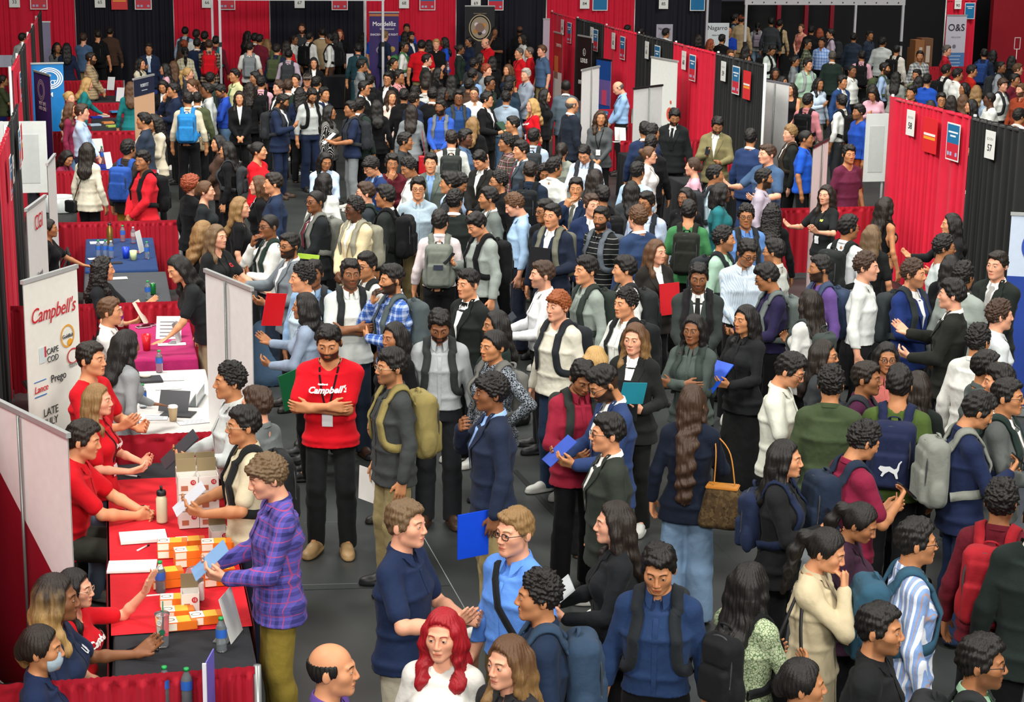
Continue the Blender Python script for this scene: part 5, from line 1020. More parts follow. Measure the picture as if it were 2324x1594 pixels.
# ------------------------------------------------------------------ the crowd: x y (crown of the head in the photo), facing, look, label
C_={'k':'121214','ch':'35383b','gy':'7d8386','lg':'b3b8b6','w':'dcded9','cr':'cbc3aa','nv':'1c2740','bl':'2447a8','rb':'1f4fc0','lb':'a9bfd6','sb':'7c9cc6','sl':'47607f','rd':'c4121f','mr':'641a29','ma':'7a2440','pk':'d3a3b1','co':'c07468','li':'b3a3b3','pu':'4b3a78','gn':'3d7748','dg':'22302a','mt':'a3c2ab','ol':'495137','kh':'8c7d55','tn':'ad9775','br':'48342a','cm':'cec09c','tl':'1e7678','dn':'587696','ld':'8ea8c1','ye':'d2d3a0','mu':'9a7428','pp':'342850','ru':'8a3a22','dd':'26303f','lk':'2a2c30'}
PEOPLE='''
f 37 58 30 hold long:c 2 over:k slim:k|woman with sunglasses on her head behind the violet blue table
m 50 74 150 stand crop:d 2 shirt:lg pants:ch|person in pale grey shirt half hidden by the far left drapes
f 129 96 20 clasp wavy:k 4 tee:gy slim:k pat=floral-26262a|woman with curly black hair smiling behind the blue stand
f 151 97 180 stand long:k 4 over:nv slim:k|person with black hair seen from behind right of the smiling curly haired woman
m 189 74 150 hold crop:b 1 tee:sl pants:kh|man in slate blue tee seen from behind before the red drape on the far left
m 222 67 165 stand crop:d 2 tee:k pants:k bp=k|man in black tee with a large black pack before booth 65
m 249 60 170 hold crop:k 3 over:br pants:k|man in brown top and dark cap of hair before booth 65
f 339 55 -20 chin bun:k 6 over:ch slim:k|woman in dark grey top standing against the navy drape of booth 65
m 337 97 0 phone full:k 4 suit:nv pants:nv tie=lb|man in navy suit with pale tie near the navy drape of booth 65
m 205 118 80 hold crop:d 3 over:tn pants:ch b2 gl lan pat=hstripe-2a2a2a|bearded man in striped sweater behind the blonde in teal
f 318 131 60 clasp long:k 2 over:cr slim:k|woman with long black hair in cream top above the navy headed stand
f 200 176 95 reach long:y 1 over:tl slim:k l12|blonde woman in teal jacket leaning over the cup table
f 157 207 60 hold bun:y 1 tee:cr slim:k|fair haired person low behind the blonde in teal
f 160 231 70 hold wavy:c 2 over:ma jeans:dn|woman with brown curls in mauve top beside the man in white shirt
m 184 235 80 hold side:b 1 shirt:lb pants:nv h1.78|man in bluish white shirt reaching over the left tables
f 296 185 180 stand long:c 2 over:tl slim:k|woman in teal jacket with long brown hair beside the navy headed stand
f 368 182 -15 hold long:k 3 suit:k slim:k p18|woman in black jacket looking down right of the navy headed stand
m 394 187 -80 chin crop:k 3 over:nv pants:k|man in navy with a hand at his chin facing left behind the blue pack
f 375 143 -90 stand long:k 2 over:pk slim:k|woman with long black hair in pale pink facing left near the navy suit
f 394 138 170 stand long:c 2 over:nv slim:k|woman with long brown hair seen from behind left of the plaid shirts
f 6 170 90 sit bun:d 3 tee:ol slim:k|seated person in olive tee at the far left edge
m 420 60 165 stand crop:k 3 shirt:lb pants:k bp=ch|tall man in pale blue with a charcoal pack before booth 66
m 445 67 170 stand full:d 2 shirt:w pants:k|man with brown hair in white before booth 66
m 464 71 175 stand full:k 3 over:k pants:k|man with black hair in black before booth 66
f 418 90 150 stand bun:o 3 over:br slim:k|person with reddish hair in brown before booth 66
f 420 106 165 stand pony:k 3 over:cr slim:k pat=plaid-5a6848-8a8058|woman in cream and green plaid shirt before booth 66
m 447 86 170 stand full:k 3 suit:nv pants:nv|man in navy jacket seen from behind before booth 66
m 474 89 178 hold crop:b 2 over:br pants:gy pat=plaid-c9b8a0-201614 bp=rd w1.1|man in brown plaid shirt with a red and black pack by the canopy pole
m 490 81 160 stand crop:k 3 over:mr pants:k bp=tl|man in maroon with a teal pack right of the canopy pole
f 562 70 120 hold long:k 2 suit:k slim:k|woman in black with a headband before the red drape of booth 66
m 578 75 170 stand full:k 3 suit:k pants:k|man in black suit with white collar before booth 66
m 589 77 150 stand crop:k 4 over:mr pants:k|man in maroon behind the fair haired woman in olive
m 566 94 178 stand crop:d 1 tee:w pants:k bp=gy|man in white tee with a grey pack before booth 66
f 605 88 178 stand wavy:g 1 over:ol slim:k|woman with long fair hair in olive at the edge of booth 66
m 628 99 160 hold crop:d 2 over:nv pants:k bp=ol|person in navy with an olive pack before booth 67
f 650 92 170 stand long:d 3 tee:rd slim:k|woman with long dark brown hair in red before booth 67
m 655 110 172 stand crop:k 3 shirt:li pants:ch bp=ch|man in lilac shirt with a charcoal pack before booth 67
f 667 78 60 hold bun:k 5 over:w slim:k|smiling woman in white facing right before booth 67
m 685 52 15 stand crop:b 2 shirt:ch pants:k b2 h1.84|bearded man in dark shirt standing at the back of booth 67
m 702 72 140 stand crop:k 3 shirt:w pants:k bp=k|man in white shirt with a black pack before booth 67
m 731 62 175 stand crop:k 3 suit:tn pants:br h1.83|tall man in beige suit seen from behind before booth 67
m 748 75 -100 hold crop:k 4 shirt:w pants:br bp=k|man in white shirt facing left with a black pack near the beige suit
f 760 69 170 stand long:k 2 over:ch slim:k|person with black hair seen from behind right of the beige suit
f 771 66 0 stand long:o 1 over:k slim:k|woman with long auburn hair facing front near the canopy pole
f 712 130 0 stand long:k 2 suit:k slim:k|pale woman with long black hair in black before the beige suit
f 426 153 80 stand pony:y 1 over:ch slim:k|blonde woman with ponytail facing right below booth 66
m 476 163 175 stand crop:k 4 over:nv pants:k bp=dg|man in navy with a dark green pack below the plaid shirt
m 533 155 -60 stand side:k 3 shirt:ye pants:k|man in pale yellow shirt with green tie left of the pink shirt tie=gn
m 580 161 -70 stand crop:k 4 over:ch pants:k|man facing left just behind the pink shirt
m 592 172 176 stand full:k 3 shirt:pk pants:ch bp=k|man in pink shirt with a big black pack
f 566 187 175 stand curl:d 3 over:k slim:k|woman with curly dark hair left of the pink shirt
f 543 206 0 clasp long:d 2 suit:k slim:k|woman in black blazer and print scarf with hands together
m 654 180 165 stand full:b 1 suit:dg pants:dg|man in dark green suit seen from behind right of the pink shirt
m 633 182 -60 stand curly:b 1 suit:k pants:k|curly haired man facing left beside the dark green suit
f 672 167 -10 stand bun:k 2 suit:w slim:k|woman with tied hair facing front left of the flat cap
m 697 165 0 hold cap:e 2 tee:rb pants:k pat=camo-8fb0d0-dce4ea|man in grey flat cap and blue tie dyed tee
m 718 172 150 stand crop:k 3 suit:k pants:k|man in black suit right of the flat cap
m 735 196 60 stand crop:k 3 suit:nv pants:nv|man in navy suit facing right above the striped top
f 681 198 170 stand curl:k 4 over:nv slim:k|person with dark curls seen from behind in navy near the flat cap
m 710 201 25 stand full:k 3 shirt:lg pants:nv b2 gl p22 bp=k|bearded man in pale grey shirt with glasses and pack straps
m 645 213 65 phone crop:k 4 suit:nv pants:nv b2 p20 bp=lk|man in navy suit with a pack looking at his phone
f 432 179 -60 stand pony:c 1 over:w slim:k p15|woman with brown hair bowed in white left of the blue pack
m 471 187 -90 stand crop:k 5 over:lg pants:k gl|man in pale grey with glasses facing left above the olive suit
m 494 191 -90 hold crop:k 4 shirt:bl pants:dn b1 p25 it=pap:d8d8dc:folded_white_papers_held_by_the_man_in_the_royal_blue_shirt|man in royal blue shirt reading papers right of the olive suit
m 426 207 172 stand crop:k 3 shirt:cr pants:k bp=2a7fc0 h1.82|man in cream shirt with a bright blue pack
m 447 208 175 stand crop:k 3 suit:ol pants:k h1.68|man in dark olive suit right of the bright blue pack
f 747 238 65 hip long:k 4 over:k slim:k gl pat=pin-c9c9c4|woman in black and white striped top with long black hair
m 848 65 60 hold crop:b 2 polo:rb pants:k b2|bearded man in royal blue polo before the purple stand
m 873 69 125 hold crop:g 1 polo:nv pants:nv|man in navy polo seen from behind by the canopy pole
f 824 74 150 stand long:k 3 hood:nv slim:k|woman with long black hair in navy hoodie left of the canopy pole
m 813 98 172 stand crop:k 2 shirt:1f3c44 pants:1f3c44|man in dark teal sweater seen from behind under the canopy
m 820 134 95 chin full:k 4 over:gy pants:gy|man in grey sweater with a hand on his face under the canopy
m 839 167 175 stand crop:k 3 over:k pants:k bp=k|man in black with a black pack below the canopy pole
m 826 183 70 stand full:k 3 suit:k pants:k gl|smiling man in black suit with glasses left of the canopy pole foot
m 923 53 0 stand crop:k 4 tee:rb pants:k h1.84|man in bright blue tee standing inside booth 68
f 919 71 175 stand long:d 2 over:k slim:k|woman with long dark hair seen from behind in front of the bright blue tee
m 932 72 40 stand full:k 4 suit:nv pants:k b2|bearded man in navy cardigan over white below booth 68
m 917 93 80 hold full:k 4 shirt:w pants:k b1 bp=gn|man in white shirt with green straps facing right below booth 68
m 957 90 172 stand crop:k 2 polo:rd pants:kh w1.12 h1.83|broad man in red polo seen from behind below booth 68
f 974 90 170 stand long:k 3 over:k slim:k|woman with long black hair between the red polo and the blond man
m 990 88 0 hold side:y 1 polo:k pants:k|blond man in black polo facing front below booth 68
f 1009 84 -80 stand long:k 6 tee:rb slim:k|woman with dark braids in bright blue at the end of booth 68
m 1122 60 0 chin crop:k 5 polo:k pants:k|man in black uniform drinking from a white cup beside the seal
f 1065 83 -60 stand pony:k 4 over:nv slim:k|woman in navy jacket facing left below the seal
m 1098 86 -55 hold bald:e 1 polo:rd pants:k p22 w1.06|bald man in red polo looking down below the seal
f 1044 100 90 stand bun:d 5 suit:dg slim:k|woman with tied hair in dark green jacket facing right below the seal
m 968 122 90 stand side:k 1 suit:dg pants:k|pale man in dark green suit before the broad red polo
f 893 131 60 stand pony:k 3 suit:k slim:k|woman in dark suit with ponytail below the green straps
f 994 153 70 stand long:k 4 over:k slim:k|woman with long black hair facing right in the middle back
m 880 163 -35 stand full:k 3 suit:k pants:k gl|smiling man in black suit and glasses right of the canopy pole
m 905 158 60 stand full:k 4 over:rd pants:k pat=floral-d8d0d0|man in red and white patterned shirt right of the canopy pole
f 969 160 170 stand long:d 3 over:k slim:k|person with dark hair seen from behind under the pale man in green suit
m 965 180 178 stand buzz:d 2 shirt:lg pants:k|man with shaved hair in pale grey seen from behind in the middle back
f 1025 170 175 stand long:k 4 over:k slim:k|woman with long black hair seen from behind in the middle back
m 1075 131 150 stand full:k 4 over:ch pants:k|man with dark hair in charcoal below the bald man in red
f 1089 119 100 stand bob:k 4 over:k slim:k|person with black hair in front of the bald man in red
f 1117 127 -160 stand bob:k 5 over:k slim:k|person with black hair right of the bald man in red
m 1072 155 150 stand curly:k 4 shirt:sb pants:k bp=lk|man in light blue with dark pack left of the red curls
m 1104 145 60 stand curly:o 1 over:gy pants:k|man with red curly hair in grey
m 1111 172 60 stand side:k 5 over:dg pants:k gl|man with glasses in dark green under the red curls
f 1153 145 -60 stand wavy:c 2 over:nv slim:k|smiling woman with wavy brown hair in navy dress
m 1065 178 150 stand curly:k 4 over:br pants:k|man with dark curls in brown left of the glasses
m 1077 195 10 stand buzz:d 2 shirt:w pants:k b1 gl|balding man with glasses in white shirt in the middle back
m 1040 203 10 clasp full:k 5 shirt:234478 pants:k gl bp=ch h1.80|man in navy blue shirt with glasses and pack straps
m 1001 225 -10 clasp crop:k 5 shirt:2f55b0 pants:kh b2 bp=6a7078|bearded man in royal blue shirt facing front with pack straps
m 982 198 165 stand curly:k 4 suit:k pants:k|curly haired man in black vest over white seen from behind
f 1004 198 70 stand curl:k 6 over:k slim:k|dark skinned woman with curls facing right in the middle back
m 942 193 170 stand crop:k 4 over:nv pants:k|man with black hair behind the navy ball cap
m 939 208 130 stand cap:k 3 over:nv pants:k|man in navy ball cap seen from behind
m 917 201 175 stand full:k 4 over:k pants:k|man with black hair in black left of the navy ball cap
f 888 205 20 stand long:b 2 over:d8c0b4 slim:k|woman in cream blouse with long brown hair in the middle back
f 934 236 172 stand long:d 3 suit:gy slim:k|woman in grey blazer with long dark hair and red bag
f 855 226 172 stand long:k 3 over:k slim:k|woman with long black hair seen from behind right of the green jacket
m 816 222 140 stand full:k 4 suit:dg pants:k bp=lk|man in dark green jacket with white collar facing away
m 797 228 -75 hold side:k 4 polo:nv pants:gy bp=lk h1.76 it=pap:d2dade:large_white_sheet_held_by_the_man_in_navy_polo_and_grey_trousers|man in navy polo and grey trousers with a green trimmed pack
m 1104 208 60 hold full:k 2 suit:k pants:k gl it=fold:2c4838:dark_green_booklet_held_by_the_man_in_black_suit|man in black suit with a dark green booklet facing right
m 1149 205 172 stand crop:k 4 shirt:8fa0b0 pants:dn|man in grey blue shirt seen from behind beside the blonde in red
m 1155 184 150 stand crop:k 4 over:1f3040 pants:k|man in dark teal seen from behind left of the white haired man
m 1180 58 170 stand bald:k 6 over:k pants:k|bald dark skinned man in black before the black drape at booth 84
f 1185 77 -60 stand long:k 4 shirt:w slim:k|woman with black hair in white above the red polos
m 1179 107 -60 stand buzz:e 2 polo:rd pants:k lan|grey haired man in red polo left of two on the right side
m 1202 105 -100 stand buzz:e 2 polo:rd pants:k|grey haired man in red and black polo right of two
m 1231 101 -60 stand crop:c 1 polo:sl pants:kh h1.82|man in slate blue polo and khakis beside the farthest red drape
m 1194 154 -60 hold side:w 1 over:8a94a2 pants:nv h1.80|white haired man in grey and navy pullover
m 1162 172 90 chin full:k 4 over:1c2a32 pants:k p20|man looking down with a hand at his chin before the white haired man
f 1209 223 -70 hold wavy:y 1 tee:rd slim:k lan|blonde woman in red tee with white script
f 1236 201 70 stand long:k 2 over:k slim:k|woman with long black hair facing right behind the blonde in red
m 1285 180 172 stand buzz:k 6 suit:56646f pants:ch h1.82|man with shaved black hair in slate jacket seen from behind
m 1298 219 120 stand bald:e 2 suit:1e2530 pants:1e2530 h1.84|balding grey haired man in dark navy suit
m 1396 185 -80 hold bald:e 1 shirt:8fb4dc pants:k p30 lan|bald man in pale blue shirt bending over the booth table
f 1363 250 -10 clasp wavy:b 3 over:4a4e50 slim:k lan h1.68 w1.06|woman in grey top with a badge holding her hands
m 1424 56 150 stand crop:k 4 over:k pants:k|left of the two dark heads behind the red drape of booth 62
m 1455 62 150 stand crop:k 4 over:k pants:k|right of the two dark heads behind the black drape
m 1511 64 150 stand full:k 3 shirt:w pants:k|man with dark hair in front of the small grey easel board
f 1585 78 170 stand bob:d 2 over:k slim:k|person with dark hair behind the red drape of booth 60
f 1613 88 90 stand long:o 1 over:k slim:k|red haired woman in profile above booth 60
m 1639 77 150 stand crop:k 3 polo:k pants:k b2|bearded man in black seen from behind near the easel board
m 1655 61 10 clasp bald:b 3 polo:1f45b0 pants:k|balding man in blue polo rubbing his hands
m 1668 31 90 stand full:k 3 shirt:7a8aa0 pants:k bp=nv h1.94|man in grey blue shirt facing right by the canopy pole
m 1683 33 170 stand cap:o 3 over:tn pants:tn h1.93|person in beige with a cap behind the right canopy pole
f 1720 50 178 stand pony:k 3 hood:lg jeans:ld bp=8a7f8c|woman in pale grey hoodie with a mauve pack
m 1751 39 170 stand full:k 4 over:ch pants:k h1.86|man with dark hair before the left dark red post
m 1770 44 165 stand full:k 3 over:tn pants:k bp=k|man in beige shirt with black pack under the far canopy
f 1819 54 -30 hold bun:c 1 tank:co jeans:dn|woman in coral sleeveless top before the dark stands
m 1842 58 170 stand full:k 4 over:k pants:k|man in black seen from behind right of the coral top
f 1861 64 170 stand wavy:o 1 over:br slim:k|person with orange brown hair under the far canopy
m 1886 65 -80 stand full:k 2 shirt:li pants:k bp=lk|man in lilac shirt with dark straps under the far canopy
m 1833 88 80 stand crop:k 4 over:ol pants:k pat=plaid-8a8f80-2a2c28|man in green grey plaid shirt below the coral top
m 1866 84 -20 stand full:k 4 shirt:7fa2dc pants:k pat=plaid-c8d8f0-4a6ab0|man in light blue plaid shirt
m 1758 102 60 hold crop:k 4 shirt:cdd8d0 pants:k p25 bp=k|man in white shirt looking down left of the mint shirt
f 1804 127 90 stand bun:k 4 over:gy slim:k|woman in grey facing right beside the mint shirt
f 1760 153 -10 stand long:k 5 over:k slim:k|woman facing front behind the lavender stand
m 1833 132 30 stand full:k 2 shirt:mt pants:kh h1.8 bp=9aa0a0|man in mint shirt with grey pack straps
m 1890 115 170 stand crop:e 3 suit:dg pants:k|man in dark green suit seen from behind right of the mint shirt
f 1859 176 40 phone wavy:k 4 over:b4c4d4 slim:cr|woman in pale blue blouse looking at her phone
f 1797 188 -10 clasp long:d 2 tank:k slim:k|woman in black sleeveless top above the bearded olive suit's right
m 1834 212 160 stand full:k 3 shirt:c88088 pants:k bp=k|person in rose pink shirt with a black pack and hair clip
f 1776 172 60 stand bob:k 4 over:ch slim:k|person with dark hair above the black sleeveless top
m 1658 112 20 stand crop:c 2 over:nv pants:k|brown haired man behind the black drape of booth 59
m 1692 119 100 stand crop:k 3 over:k pants:k|dark haired man behind the black drape end of booth 59
f 1692 103 170 stand bob:k 3 over:k slim:k|dark haired person below the mauve pack
m 1912 170 50 stand full:k 3 suit:24406e pants:nv|man in blue suit left of the pink blouse
m 1911 214 -120 stand full:k 4 shirt:w pants:ch bp=k|man in white shirt with black straps left of the blue hoodie
m 1938 74 170 stand crop:k 4 over:dd pants:k|man in dark navy seen from behind under the far canopy bar
m 1974 69 60 stand crop:k 4 over:dd pants:k|man in dark blue facing right under the far canopy
m 2003 84 172 stand full:k 4 over:lg pants:k w1.1|man in pale grey sweater seen from behind by the far canopy pole
m 1957 114 175 stand crop:k 4 shirt:pk pants:k bp=k|man in pale pink with a black and red pack
m 2036 101 150 stand buzz:k 3 hood:d8d2c8 pants:k bp=k|man in cream hoodie with a black strap
m 2089 114 20 stand crop:k 3 over:gy pants:k b1 pat=plaid-d8d8d4-26262a|man in black and white plaid shirt before the cardboard boxes
m 2149 102 90 stand side:e 1 over:b01a2c pants:k|grey haired man in red sweater before the looped letter stand
m 1934 146 60 stand buzz:k 5 shirt:w pants:k|man in white shirt with short hair at the right back
m 2008 141 80 stand crop:k 3 shirt:9db6d8 pants:k b2 bp=ol|bearded man in light blue shirt with olive strap
f 2034 162 170 reach long:k 3 suit:8a8d88 slim:k|woman in grey blazer with dark hair seen from behind
m 2082 156 -30 stand crop:k 4 over:ol pants:k pat=camo-8a8c70-2c3020|person in camouflage at the right back
f 2086 172 175 stand long:k 3 over:w slim:k|woman with long black hair in white seen from behind above booth 58
m 2105 167 160 stand crop:k 3 hood:1f4aa8 pants:k|man in royal blue hoodie above booth 58
m 2148 146 130 stand full:k 4 shirt:w pants:k bp=k|man in white shirt with black strap at the right back
m 2173 155 120 stand full:k 3 shirt:w pants:k|man in white shirt right of another white shirt at the right back
m 2206 147 110 stand full:k 3 over:b02018 pants:k|man in red shirt at the right back
m 2235 110 165 stand crop:k 3 over:nv pants:k bp=24407a|man in navy with a blue pack before the red wall
f 2254 113 175 stand bob:k 3 over:k slim:k|person with black hair before the red wall
m 2273 138 80 stand buzz:k 5 hood:8f959c pants:k bp=lk|man in grey hoodie before the red wall
f 2297 126 170 stand bob:k 4 over:k slim:k|person with black hair at the far right below the sign frame
m 2310 143 100 stand crop:c 1 over:nv pants:k|brown haired man at the far right edge
m 2277 177 60 stand mop:b 1 shirt:w pants:k bp=lk|man with brown fringe in white shirt at the right back
m 2304 166 60 stand crop:k 4 over:mr pants:k|dark haired man in maroon at the far right
f 2217 193 170 stand wavy:g 1 over:lb slim:k|woman with sandy hair seen from behind above booth 57
m 2248 208 -70 hold buzz:k 6 hood:w pants:k|dark skinned person in white hoodie above booth 57
f 2190 187 -60 stand bob:k 4 over:k slim:k|woman facing left under the red shirt at the right back
m 2137 210 10 stand full:k 3 over:k pants:k gl|man with glasses in black above the drape of booth 58
f 2206 225 -80 stand long:k 2 over:k slim:k|woman with black hair in profile above booth 57
m 2070 194 -50 stand full:k 3 over:k pants:k|man facing left above the left end of booth 58
f 2160 216 175 stand long:d 3 over:k slim:k|woman with long dark hair above the middle of booth 58's drape
f 2187 213 175 stand long:c 2 over:k slim:k|woman with long brown hair above the end of booth 58's drape
m 2320 188 -30 stand crop:c 1 over:ru pants:k b2|bearded man in rust sweater at the far right edge
f 1984 201 0 phone long:d 3 over:pk slim:k p28|woman in pink blouse looking down above the pinkish board
m 1951 236 -60 stand full:k 4 hood:1f46a0 pants:ru b1|man in blue hoodie and rust trousers left of booth 58
f 1981 190 170 stand bob:k 4 over:k slim:k|person with black hair right behind the pink blouse
f 2113 227 175 stand bob:d 2 over:k slim:k|person with brown hair above the left part of booth 58's drape
m 2313 246 150 stand full:k 3 shirt:w pants:k it=pap:d6d6da:white_sheet_at_the_right_edge_above_booth_57|man with dark hair holding a white sheet above booth 57
f 160 342 60 sit bob:k 3 over:ma slim:k p25|seated woman in mauve bending over the royal blue table
f 198 323 140 stand long:d 3 over:e0d9c4 slim:k h1.68|woman in cream blouse with long dark hair at the red divider
m 289 317 150 stand full:k 4 over:38302c pants:mu bp=2a4f9c|man in dark shirt and mustard trousers with a blue and grey pack
m 324 341 -60 clasp full:k 4 hood:c8202c pants:gy bp=k|man in red hoodie with a black pack
f 350 259 -60 chin curl:k 3 suit:d0c6ae slim:k closed h1.68 w1.12|woman in cream blazer eating with short dark curls
m 327 254 -100 hold crop:k 3 over:2c3646 pants:k|man in dark printed shirt behind the cream blazer
f 110 497 80 reach bun:k 4 tee:k slim:k h1.42|woman in black tee reaching over the navy table
f 496 306 -90 hold bob:k 2 over:br slim:k|woman with dark bob in brown jacket facing left
f 516 321 -100 hold long:k 2 over:k slim:k bp=ch|woman in black leather jacket with a charcoal pack
f 585 322 60 phone bun:k 2 tee:rd slim:k w1.08 it=phone|woman in red shirt looking at her phone
f 433 397 120 stand afro:o 1 over:k slim:k h1.66|woman with a ball of curly red hair in black
f 465 410 80 hold clip:c 1 tee:1e2224 slim:k|woman with tied brown hair in black tee holding a pen
f 544 446 90 hold long:g 1 tee:k jeans:dn|woman with long fair hair in black tee facing right
f 587 398 -90 hold bob:c 1 suit:k slim:k|woman with brown bob in black blazer facing left
m 622 390 -90 stand crop:d 2 over:1f2c44 pants:k h1.8|man in navy sweater with blue collar facing left
f 736 346 0 hold long:k 4 over:b4c8e0 slim:k p15|woman with long dark hair looking down in pale blue
f 736 392 150 stand long:k 6 over:w slim:k|person with long dark locks in white behind the stooping dark suit
m 716 430 -70 clasp buzz:k 5 suit:1c2022 pants:k gl bp=6a6c66 tie=mr|man in black suit with glasses and a grey pack by the empty floor
m 611 484 -75 chin buzz:k 5 shirt:w pants:dd gl bp=dg|man in white shirt with glasses and a green strap
m 918 299 70 stand crop:k 4 shirt:2c2f30 pants:k|man in black shirt facing right left of the red handbag
m 836 356 -60 hold mop:k 2 suit:1c2f5a pants:k p22 gl sh=sb|man with straight fringe in blue suit looking down
m 889 348 10 chin full:k 4 hood:541823 pants:k|man in maroon hoodie covering his mouth
m 920 357 -80 hold curly:k 4 shirt:w pants:k p20|man in white shirt looking down right of the maroon hoodie
m 831 412 -90 hold side:b 1 suit:2a3034 pants:k gl bp=dg sh=sb|man with wavy brown hair and glasses in dark suit
m 978 346 -5 stand side:k 2 suit:5a645e pants:k sh=sb h1.8|man in grey green suit over blue shirt facing front
m 1025 294 178 stand crop:d 2 shirt:c6cbc6 pants:k bp=2c302e|man in pale shirt with black straps seen from behind
m 1056 292 80 stand full:k 6 over:sl pants:k|dark skinned man in slate blue right of the black straps
f 1073 265 175 stand long:g 1 tee:k slim:k|woman with sandy blonde hair in black tee seen from behind
m 1084 343 -40 hold full:k 2 suit:1e1e1c pants:k p25|man in black suit and open white shirt looking down
m 1022 390 -80 stand full:k 3 over:ch pants:k|dark haired man in profile below the black straps
m 1049 396 60 phone curly:k 4 shirt:a4bedf pants:k p28|man in light blue shirt bowing his head
m 1134 387 -60 stand curly:k 3 over:k pants:k gl b1|curly haired man with glasses in black
m 949 401 0 stand full:k 2 shirt:9fb2bf pants:kh gl h1.8|man with thick hair and glasses in grey blue shirt facing front
m 876 419 -105 stand full:k 4 suit:1f2322 pants:k tie=24305a bp=k h1.8|man in black suit with navy tie and black pack
m 807 446 -50 clasp curly:k 6 suit:cbbd98 pants:cbbd98 gl bp=8a8878|man in cream suit with glasses and a grey pack
m 1031 430 172 carry curly:k 4 suit:1e2321 pants:k it=fold:5a4238:brown_folder_held_by_the_curly_haired_man_in_black_suit|curly haired man in black suit seen from behind
m 1111 423 -70 stand side:k 3 suit:6a726e pants:gy b1|man in grey suit facing left in the middle of the crowd
m 1158 440 -85 hold curly:c 1 shirt:9fbede pants:1c2230 p25 h1.82|man with brown curls in light blue shirt looking down
m 1151 303 -80 stand curly:k 4 over:5a3038 pants:k pat=plaid-3a5a44-c8b8b0|curly haired man in red and green plaid
m 1073 484 -60 phone full:k 2 hood:8d9590 pants:k bp=k p25|man in grey hoodie looking down with a large black pack
m 998 476 178 stand full:k 2 shirt:d4c8ca pants:k bp=6a7068 h1.76|man in pinkish white shirt with a grey green pack
m 1165 262 -80 stand crop:k 3 tee:k pants:k|man in black tee facing left below the blonde in red
m 1184 318 -70 stand full:k 2 suit:3a444c pants:ch tie=mr|man in dark grey suit with maroon tie facing left
m 1211 290 172 stand crop:k 5 shirt:a8bace pants:k bp=2a2e30|man in pale blue shirt with a black pack right of the grey suit
f 1275 323 170 stand pony:d 3 hood:8a9084 slim:k|woman with ponytail in grey green hoodie
m 1204 365 165 stand crop:d 3 over:1f2a3a pants:k bp=14171a|man in navy with a glossy black pack
f 1231 372 -15 hold curl:k 4 over:k slim:k p22|woman with dark curls looking down beside the glossy pack
m 1256 357 140 stand full:k 4 shirt:w pants:k|man in white shirt seen from behind right of the glossy pack
m 1324 330 -15 phone crop:k 2 shirt:b9c9de pants:k p28 bp=lk|man in pale blue shirt looking down with dark straps
f 1351 383 170 stand long:d 2 over:ch slim:k|woman with long dark brown hair below the pale blue shirt
m 1307 402 -20 chin side:k 3 suit:1c2a44 pants:nv tie=5a5c54|man in navy suit with grey tie touching his ear
m 1342 438 10 carry crop:b 1 suit:1f2c4c pants:nv it=fold:1fae4a:bright_green_folder_held_by_the_man_in_navy_suit|fair skinned man in navy suit with a green folder
m 1367 419 -150 stand crop:k 4 over:2a2c2a pants:k bp=k|man in black jacket seen from behind right of the green folder
m 1365 467 -40 stand crop:k 4 over:191b1c pants:k b2 pat=hstripe-9a9c98 bp=5a626a|bearded man in black striped shirt
m 1240 452 -40 stand full:k 4 over:k pants:k gl|man with glasses half hidden behind the black folder
m 1255 460 -30 carry crop:k 2 suit:1d2434 pants:nv bp=6a6a5c h1.8 it=fold:15161a:large_black_folder_held_by_the_man_in_dark_navy_suit|man in dark navy suit with a black folder
f 1434 410 175 stand long:k 3 over:ch slim:k|woman with long black hair left of the blue blazer
m 1469 434 -15 stand full:k 4 shirt:b8c6da pants:k gl b1 bp=22262c pat=pin-8a9cc0|man with round glasses in pale blue shirt with black straps
m 1449 467 -140 stand curly:c 1 suit:2b3d5e pants:nv h1.8|man with brown curls in blue blazer seen from behind
m 1465 276 175 stand full:k 3 suit:22304e pants:nv|left of two navy suits before the grey stand
m 1480 281 120 stand curly:k 3 suit:1c2640 pants:nv h1.8|right of two navy suits before the grey stand
m 1478 306 170 stand full:k 3 over:k pants:k|dark haired person below the two navy suits
f 1473 332 80 hold bun:c 1 over:d6d4d2 slim:k gl|woman with fair bun and glasses in white patterned blouse
m 1447 366 150 stand crop:k 4 tee:a4c0d8 pants:k|man in light blue tee seen from behind left of the white blouse
m 1527 247 -10 stand full:k 4 suit:1a1d1e pants:k b2 tie=16181a p22 h1.84|bearded man in black suit and black tie looking down
m 1624 266 -10 phone2 full:k 4 suit:77704e pants:k b2 p25 h1.84 it=phone|bearded man in olive tan suit looking at his phone
m 1705 292 150 stand full:k 3 suit:24365c pants:24365c h1.8|man in navy suit seen from behind at the end of booth 59
m 1744 326 -40 gest crop:b 1 polo:3f5878 pants:k h1.84 w1.08|tall man in slate polo talking with an open hand
m 1733 381 80 hold crop:k 4 shirt:a99fae pants:k b2|bearded man in lilac grey shirt facing the slate polo
f 1575 357 -85 stand clip:b 1 tee:d09fb0 slim:k|woman in pink with a hair clip facing left
m 1622 373 100 stand crop:k 4 tee:b4cad4 pants:k bp=lk|man in pale blue tee with a dark strap facing right
f 1558 425 -20 stand long:k 5 over:k slim:k|woman with dark braids in black
f 1636 415 90 stand bob:k 6 tee:236a70 slim:k gl w1.12|woman in teal top with glasses
m 1564 454 176 stand full:k 2 tee:3f7a4c pants:k bp=22241f h1.74|man in green tee with a large black pack
m 1695 463 20 stand curly:k 4 shirt:5f88c4 pants:k gl bp=lk|smiling man with glasses in blue shirt
f 1753 461 178 stand curl:k 4 over:k slim:k|woman with very curly long black hair
